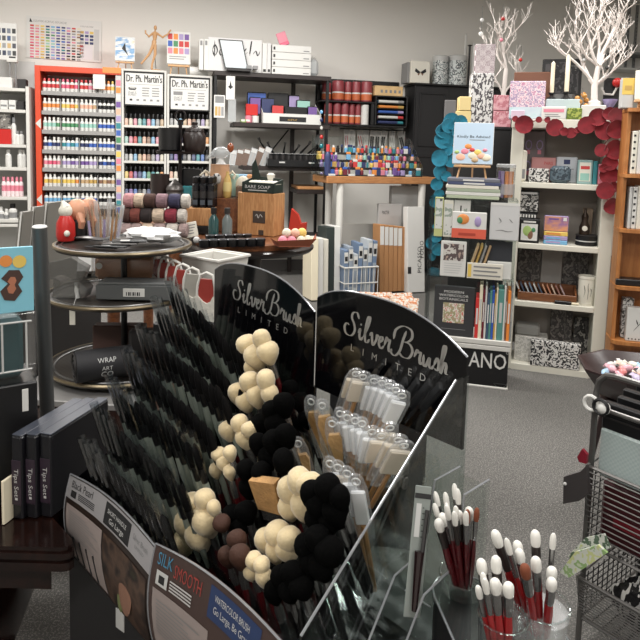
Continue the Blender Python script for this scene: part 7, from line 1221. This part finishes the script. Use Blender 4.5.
# wide flat tan brush
u, z = DF.uz(268, 494, .12); b = thing('flat_brush', 'wide flat tan bristled brush among the mops', 'brush', (0, 0, 0)); align(b, DF.w(u, .12, z), BW3, R(-35)); mb = MB(); mb.prism([(-.024, -.028), (.024, -.028), (.028, .03), (-.028, .024)], -.008, .008, mat('tan_bristle', (180, 138, 88), .85, noise=.15, ns=80, bump=.5, bs=200)); mb.ob('hair', b); MB().rbox(-.022, .022, -.007, .007, -.05, -.023, SLV, .003).ob('ferrule', b); MB().rbox(-.011, .011, -.005, .005, -.16, -.051, BLKH, .004).ob('handle', b)
# packaged fan brushes at the near end of the display
SLEEVE = clear('sleeve_film', (250, 251, 252), .08, .5, .12, .12, (236, 238, 240)); TANB = mat('hog_bristle', (186, 148, 98), .8, noise=.15, ns=60, bump=.4, bs=180); BONE = mat('bone_card', (214, 203, 186), .6); WOODH = mat('pale_wood_handle', (178, 134, 88), .4, noise=.15, ns=20)
def sleeve(px, py, y, w, h, kind, spin, lab, group, tilt=0):
    """hanging plastic sleeve: tab with hole, card or bristle inside"""
    u, z = DF.uz(px, py, y); b = thing('sleeved_brush', lab, 'brush', (0, 0, 0), 0, group); dv = (BW3 + DF.ex * tilt).normalized(); align(b, DF.w(u, y, z), dv, DF.yaw + R(spin))
    mb = MB(); o_ = [(-w / 2, -h), (w / 2, -h), (w / 2, -.012)] + [(w / 2 * cos(a) * .8, .0 + .014 * sin(a)) for a in [pi * k / 8 for k in range(9)]] + [(-w / 2, -.012)]; mb.prism(o_, -.0022, .0022, SLEEVE); mb.ob('plastic_sleeve', b)
    mb = MB(); mb.tube([(.006 * cos(a), 0, .0 + .006 * sin(a)) for a in [2 * pi * k / 12 for k in range(12)]], .0014, PAPER, 5, True); mb.ob('hang_hole', b)
    if kind == 'card': MB().rbox(-w * .42, w * .42, -.0035, .0035, -h * .66, -.014, BONE, .002).ob('bristle_guard', b); MB().rbox(-.004, .004, -.003, .003, -h - .07, -h * .62, WOODH, .002).ob('handle', b)
    elif kind == 'tan': MB().prism([(-w * .12, -h * .9), (w * .12, -h * .9), (w * .42, -h * .3), (w * .3, -.02), (-w * .3, -.02), (-w * .42, -h * .3)], -.004, .004, TANB).ob('bristle', b); MB().lathe([(.004, -h * 1.9), (.005, -h * .9)], WOODH, n=8).ob('handle', b)
    else: MB().rbox(-w * .36, w * .36, -.0035, .0035, -h * .75, -.016, mat('sleeve_white', (232, 233, 234), .5), .002).ob('insert_card', b); MB().lathe([(.0035, -h - .1), (.005, -h * .76)], WOODH if kind == 'w' else BLKH, n=8).ob('handle', b)
for i, (px, py, y, w_, h_, kd, sp, tl) in enumerate(((311, 402, .28, .032, .115, 'tan', 30, -.02), (322, 406, .27, .034, .115, 'tan', 45, .06), (288, 436, .22, .03, .1, 'tan', 20, -.06), (298, 444, .21, .03, .1, 'tan', 40, -.02), (332, 424, .25, .03, .1, 'tan', 35, .06))):
    sleeve(px, py, y, w_, h_, kd, sp, 'tan hog bristle brush in a clear sleeve, %s from the black mops' % ORD[i], 'tan sleeved brushes', tl)
for i, (px, py, y, w_, h_, kd, sp, tl) in enumerate(((356, 374, .3, .034, .1, 'card', 50, .62), (363, 377, .29, .038, .1, 'card', 50, .62), (374, 381, .3, .034, .1, 'w', 45, .55), (382, 383, .293, .034, .1, 'w', 45, .6), (389, 386, .286, .034, .1, 'w', 45, .62), (396, 390, .279, .034, .1, 'w', 45, .66), (402, 396, .272, .034, .1, 'w', 45, .7),
        (340, 414, .27, .028, .09, 'w', 40, .1), (347, 418, .26, .028, .09, 'w', 42, .14), (355, 421, .252, .028, .09, 'w', 45, .18), (362, 424, .244, .028, .09, 'w', 45, .24), (372, 432, .235, .034, .1, 'w', 50, .5), (381, 436, .226, .034, .1, 'card', 50, .55), (390, 428, .25, .034, .1, 'card', 52, .62), (398, 440, .217, .038, .115, 'card', 52, .68), (404, 446, .208, .038, .115, 'card', 52, .7),
        (330, 464, .18, .03, .1, 'w', 30, -.02), (338, 468, .172, .03, .1, 'card', 34, .02), (347, 474, .164, .03, .1, 'w', 36, .06), (356, 482, .156, .03, .1, 'w', 36, .1))):
    sleeve(px, py, y, w_, h_, kd, sp, 'white tabbed brush in a clear sleeve, %s counted from the black panels forward' % ORD[i] if i < 18 else 'white tabbed brush in a clear sleeve, nearest the clear side, %s of two' % ORD[i - 18], 'white tabbed sleeved brushes', tl)
# ================================================================== clear stepped rack with cups at the near end
RZ = .787
t = thing('acrylic_rack', 'clear acrylic stepped rack beside the brush display', 'rack', DF.w(DL + .008, .1, DZ + .001), DF.yaw); rw, rd, rh = .055, .21, .30
for x in (0, rw - .004): MB().prism([(0, 0), (rd, 0), (rd, rh + .06), (rd * .7, rh + .06), (rd * .62, rh - .04), (rd * .3, rh - .05), (0, rh - .14)], x, x + .004, ACR, 'x').ob('side_panel', t); MB().tube([(x + .002, 0, rh - .14), (x + .002, rd * .3, rh - .05), (x + .002, rd * .62, rh - .04), (x + .002, rd * .7, rh + .06), (x + .002, rd, rh + .06)], .0016, mat('edge_glint', (150, 152, 156)), 6).ob('side_edge', t)
for y_, z_ in ((.01, rh - .16), (rd * .4, rh - .08), (rd * .75, rh)): MB().box(.005, rw - .005, y_, y_ + .05, z_ - .004, z_, ACR).ob('shelf', t); MB().tube([(.005, y_, z_), (rw - .005, y_, z_)], .0014, mat('edge_glint', (150, 152, 156)), 5).ob('shelf_edge', t)
MB().box(.005, rw - .005, rd - .004, rd, 0, rh + .05, ACR).ob('rear_panel', t)
cs = [DF.loc(ond(px, py, Y)) for px, py, Y in ((463, 572, .84), (503, 616, .71), (540, 603, .755))]
hp = sorted((c[0] + .041 * cos(k * pi / 6), c[1] + .041 * sin(k * pi / 6)) for c in cs for k in range(12))
def half(pts):
    h = []
    for q in pts:
        while len(h) > 1 and (h[-1][0] - h[-2][0]) * (q[1] - h[-2][1]) - (h[-1][1] - h[-2][1]) * (q[0] - h[-2][0]) <= 0: h.pop()
        h.append(q)
    return h[:-1]
hull = half(hp) + half(hp[::-1]); hcx, hcy = sum(q[0] for q in hull) / len(hull), sum(q[1] for q in hull) / len(hull)
t = thing('acrylic_riser', 'clear edged black riser carrying the brush cups', 'riser', DF.w(hcx, hcy, DZ + .001), DF.yaw); hl = [(q[0] - hcx, q[1] - hcy) for q in hull]
MB().prism([(x * .97, y * .97) for x, y in hl], 0, RZ - DZ - .006, KB, 'z').ob('body', t); MB().prism(hl, RZ - DZ - .0055, RZ - DZ - .0015, ACRE, 'z').ob('top_sheet', t); MB().tube([(x, y, RZ - DZ - .003) for x, y in hl], .0016, mat('edge_glint', (150, 152, 156)), 5, True).ob('edge', t)
WTIP = mat('white_tip', (222, 220, 214), .7); MAR = mat('maroon_handle', (76, 14, 20), .25, coat=.5); BRT = mat('brown_tip', (120, 64, 40), .8)
def cup(px, py, Y, r, h, lab):
    q = ond(px, py, Y); h = q.z - RZ - .0015; o = MB().lathe([(r * .86, 0), (r * .88, .002), (r, h)], BAG, n=28); o.f.pop(); o.fm.pop(); o.lathe([(r * .84, .004), (r * .86, .006)], ACRE, n=28); o = o.ob('clear_cup', None, (q.x, q.y, q.z - h)); tag(o, lab, 'cup'); MB().tube([(r * cos(a), r * sin(a), h) for a in [2 * pi * k / 28 for k in range(28)]], .0016, ACRE, 5, True).ob('rim', o); return o, r, h
def cupbrush(o, r, h, i, n, lab, group, L, tipm, big, hm=MAR, lean=.5):
    a = i * 2.4; rr = r * .6 * math.sqrt((i + .6) / n); b0 = V((o.location.x + rr * cos(a) * .6, o.location.y + rr * sin(a) * .6, o.location.z + .007)); dv = V((cos(a) * rr / h * lean - .16, sin(a) * rr / h * lean, 1)).normalized()
    b = thing('mop_brush' if big else 'paint_brush', lab, 'brush', (0, 0, 0), 0, group); align(b, b0, dv); k = 1.35 if big else .85
    MB().lathe([(.0015, 0), (.0035 * k, .01), (.0042 * k, L * .45), (.0035 * k, L * .6)], hm, n=8).ob('handle', b); MB().lathe([(.0035 * k, L * .6), (.0042 * k, L * .7), (.0046 * k, L * .84)], SLV if i % 3 else mat('dark_ferrule', (70, 64, 62), .3, .7), n=8).ob('ferrule', b); MB().lathe([(.0038 * k, L * .83), (.0048 * k, L * .88), (.0048 * k, L * .94), (.0038 * k, L * .975), (.002 * k, L * .995), (.0002, L)], tipm, n=10).ob('hair', b)
c1 = cup(463, 574, .84, .0325, .1, 'clear cup of thin maroon handled brushes near the rack')
for i in range(16): cupbrush(*c1, i, 16, 'thin maroon handled brush, %s in the cup beside the rack' % ORD[i], 'thin maroon brushes', .112 + (i % 4) * .008, BRT if i in (5, 13) else WTIP, i % 4 == 0, lean=.25)
c2 = cup(540, 603, .755, .036, .085, 'clear labelled cup of red handled white tipped brushes')
for i in range(11): cupbrush(*c2, i, 11, 'white tipped red handled brush, %s in the labelled cup' % ORD[i], 'white tipped red handled brushes', .1 + (i % 5) * .009, BRT if i == 7 else WTIP, i % 4 != 0, mat('bright_maroon', (128, 26, 28), .25, coat=.5), .55)
MB().lathe([(c2[1] * .9, c2[2] * .1), (c2[1] * .99, c2[2] * .8)], clear('label_film', (246, 246, 246), .06, .4, .2, .25), n=28).ob('label_band', c2[0])
c3 = cup(503, 616, .71, .029, .06, 'clear low cup before the labelled cup, slim brushes inside')
for i in range(8): cupbrush(*c3, i, 8, 'slim bright red brush, %s in the low clear cup' % ORD[i], 'slim red brushes in low cup', .1 + (i % 4) * .008, WTIP, i % 3 != 1, mat('bright_red_handle', (150, 32, 34), .25, coat=.5), .5)
# packaged long brush hanging on the rack
u0 = ond(424, 486, .86); u1 = ond(412, 618, .8); d_ = (u0 - u1).normalized(); b = thing('carded_brush', 'long dark brush on a grey printed hang card beside the clear rack', 'brush', (0, 0, 0)); align(b, u1, d_, R(10)); L = (u0 - u1).length
mb = MB(); mb.rbox(-.012, .012, 0, .002, 0, L, mat('hang_card_grey', (128, 134, 130), .5), .001); mb.rect(-.012, .012, L * .9, L * .94, -.0005, INK); mb.rect(-.0085, -.001, L * .6, L * .86, -.0005, LGREY); [mb.rect(.001, .009 - .003 * (k % 3), L * (.6 + k * .045), L * (.607 + k * .045), -.0005, INK) for k in range(6)]; mb.ob('hang_card', b); mb = MB(); mb.tube([(0, -.006, .01), (0, -.006, L * .5)], [.004, .007], mat('black_red_handle', (30, 14, 16), .25), 8); mb.ob('handle', b); MB().tube([(.004, -.006, L * .5), (.006, -.006, L * .82)], .003, DARK, 6).ob('hair', b); MB().tube([(0, .001, L), (0, .001, L + .012)], .002, ACRE, 5).ob('hook', b)
# ================================================================== left: round table, tutorials, display box, steel post
q = ond(14, 548, 1.12); FZ = q.z; MAH = wood('mahogany', (34, 18, 14), (22, 12, 10), 4, .15, (6, 1.5, 6))
TP = [(-1.15, 1.12), (-.462, 1.12), (-.45, 1.124), (-.445, 1.135), (-.45, 1.147), (-.535, 1.235), (-.35, 1.47), (-.35, 1.75), (-1.15, 1.75)]
t = thing('mahogany_table', 'dark mahogany table with polished moulded edge beside the display cabinet', 'table', (-.8, 1.42, 0))
def inset(k): cx_, cy_ = -.8, 1.42; return [((x - cx_) * k, (y - cy_) * k) for x, y in TP]
mb = MB(); [mb.prism(inset(k), FZ - b_, FZ - a_, MAH, 'z') for k, a_, b_ in ((.985, 0, .01), (1, .0101, .022), (.98, .0221, .03), (.995, .0301, .046))]; mb.ob('top', t)
MB().lathe([(.2, 0), (.21, .02), (.2, .06), (.12, .1), (.07, .2), (.12, .34), (.13, .42), (.06, .55), (.09, FZ - .12), (.17, FZ - .047)], MAH, cx=.03, cy=-.03, n=28).ob('pedestal', t); MB().prism([(-.3, -.26), (.3, -.26), (.24, -.17), (.36, .02), (.36, .28), (-.3, .28)], FZ - .11, FZ - .0465, MAH, 'z').ob('apron', t)
CASE = mat('case_black', (24, 24, 28), .3); 
for i, (px, w_) in enumerate(((17.5, .0235), (31.5, .0235), (46, .0255))):
    q = onz(px, 520 - 1.0 * i, FZ); hgt = .172; t = thing('tutorial_case', 'black boxed brush case with lettered spine, %s from the blue poster' % ORD[i], 'case', V((q.x, q.y, FZ + .0012)), R(-15)); dp = .2
    mb = MB(); mb.rbox(-w_ / 2, w_ / 2, 0, dp, 0, hgt, CASE, .003); mb.ob('body', t); mb = MB(); mb.rbox(-w_ / 2 + .001, w_ / 2 - .001, -.0016, 0, hgt * .18, hgt * .72, mat('spine_plum', (46, 34, 46), .4), .0006); mb.text('Tips Set', .014, lambda a, b: (-.004 + b, -.0022, hgt * .45 - a), LGREY, w=hgt * .34); mb.rect(-.003, .003, hgt * .24, hgt * .27, -.002, LGREY); mb.ob('spine_label', t); MB().rbox(-w_ / 2, w_ / 2, .002, dp - .002, hgt + .0003, hgt + .003, mat('case_lid', (58, 62, 72), .35), .001).ob('lid', t)
# display box with blue header card
q = ond(-6, 436, 1.25); bx = V((q.x, q.y, FZ + .0012)); BY = R(34); ex, ey = V((cos(BY), sin(BY), 0)), V((-sin(BY), cos(BY), 0))
def bl(px, py): # along the slanted face of the box
    d = ray(px, py); tt = (bx - EYE).dot(ey) / d.dot(ey); p = EYE + d * tt; return (p - bx).dot(ex), p.z - bx.z
e1 = bl(36, 300)[0]; s0 = -.22; zt0 = bl(20, 430)[1]
zA_, zB_, zC_ = max(.02, bl(20, 384)[1]), bl(20, 312)[1], bl(20, 247)[1]
t = thing('display_case', 'black display case with clear lid compartment and light blue header card', 'display', bx, BY)
MB().rbox(s0, e1, 0, .12, 0, zA_, BLACK, .003).ob('body', t); o = MB().rbox(e1 - .03, e1 - .018, -.0015, 0, zA_ - .06, zA_ - .012, PAPER, .0005).ob('barcode_label', t)
MB().rbox(s0, e1, 0, .12, zA_ + .001, zB_ - .001, BAG, .004).ob('clear_drawer', t); mb = MB(); [mb.tube([(s0 + .01, -.003, z), (e1 - .01, -.003, z)], .0022, LGREY, 5) for z in (zA_ + .03, zB_ - .02)]; [mb.tube([(e1 - .02 - k * .045, -.003, zA_ + .03), (e1 - .02 - k * .045, -.003, zB_ - .02)], .0022, LGREY, 5) for k in range(5)]; mb.ob('frame_trim', t)
MB().rbox(s0 + .02, e1 - .02, .03, .1, zA_ + .004, zB_ - .02, mat('teal_contents', (52, 84, 88), .5), .01).ob('teal_insert', t)
BLUE = mat('header_blue', (128, 190, 208), .5); hh = zC_ - zB_; mb = MB(); mb.rbox(s0, e1 - .004, .0, .008, zB_, zC_, BLUE, .001)
for (a, b, r, c) in ((e1 - .03, .78, .013, 'yellow'), (e1 - .055, .8, .012, 'orange'), (e1 - .085, .6, .01, 'lilac')): mb.lathe([(r, 0), (r, .0006), (.0005, .0008)], mat('spot_' + c, tuple(int(v * .85 + 20) for v in COLS[c]), .5), n=16) if False else mb.add([(a + r * cos(k * pi / 8), -.0012, zB_ + hh * b + r * sin(k * pi / 8)) for k in range(16)], [tuple(range(16))], mat('spot_' + c, tuple(int(v * .85 + 20) for v in COLS[c]), .5))
for (a, b, s) in ((e1 - .045, .38, 1), (e1 - .085, .26, .75)):
    P_ = [(-.012, -.4), (.004, -.45), (.016, -.2), (.01, .0), (.018, .2), (.012, .4), (-.004, .42), (-.016, .2), (-.006, .05), (-.018, -.15)]; mb.add([(a + x * s * 1.2, -.0012, zB_ + hh * b + z * hh * .55 * s + hh * .05) for x, z in P_], [tuple(range(len(P_)))], mat('shape_dark', (70, 50, 44), .5)); mb.add([(a + x * s * .5, -.0016, zB_ + hh * b + z * hh * .3 * s + hh * .05) for x, z in P_], [tuple(range(len(P_)))], mat('shape_tan', (170, 110, 84), .5))
mb.ob('header_card', t)
# steel post of a stand
a, b = ond(39.5, 226, 1.42), ond(47, 404, 1.47); d_ = (a - b).normalized(); b = b - d_ * ((b.z - FZ - .0015) / d_.z); L = (a - b).length; r = .0165
o = MB().lathe([(r * 2.4, 0), (r * 2.4, .004), (r, .0045), (r, L - .002), (r * .9, L, LGREY), (.001, L + .0005, LGREY)], mat('brushed_steel', (96, 98, 98), .4, .6), n=20).ob('steel_post', None); align(o, b, d_); tag(o, 'tall brushed steel post rising beside the blue header card', 'post')
o = MB().rbox(-.003, .003, 0, .09, 0, .09, CREAM, .001).ob('cream_card', None, onz(3, 525, FZ + .0012), R(-14)); tag(o, 'cream card edge standing on the mahogany table next to the spines', 'card')
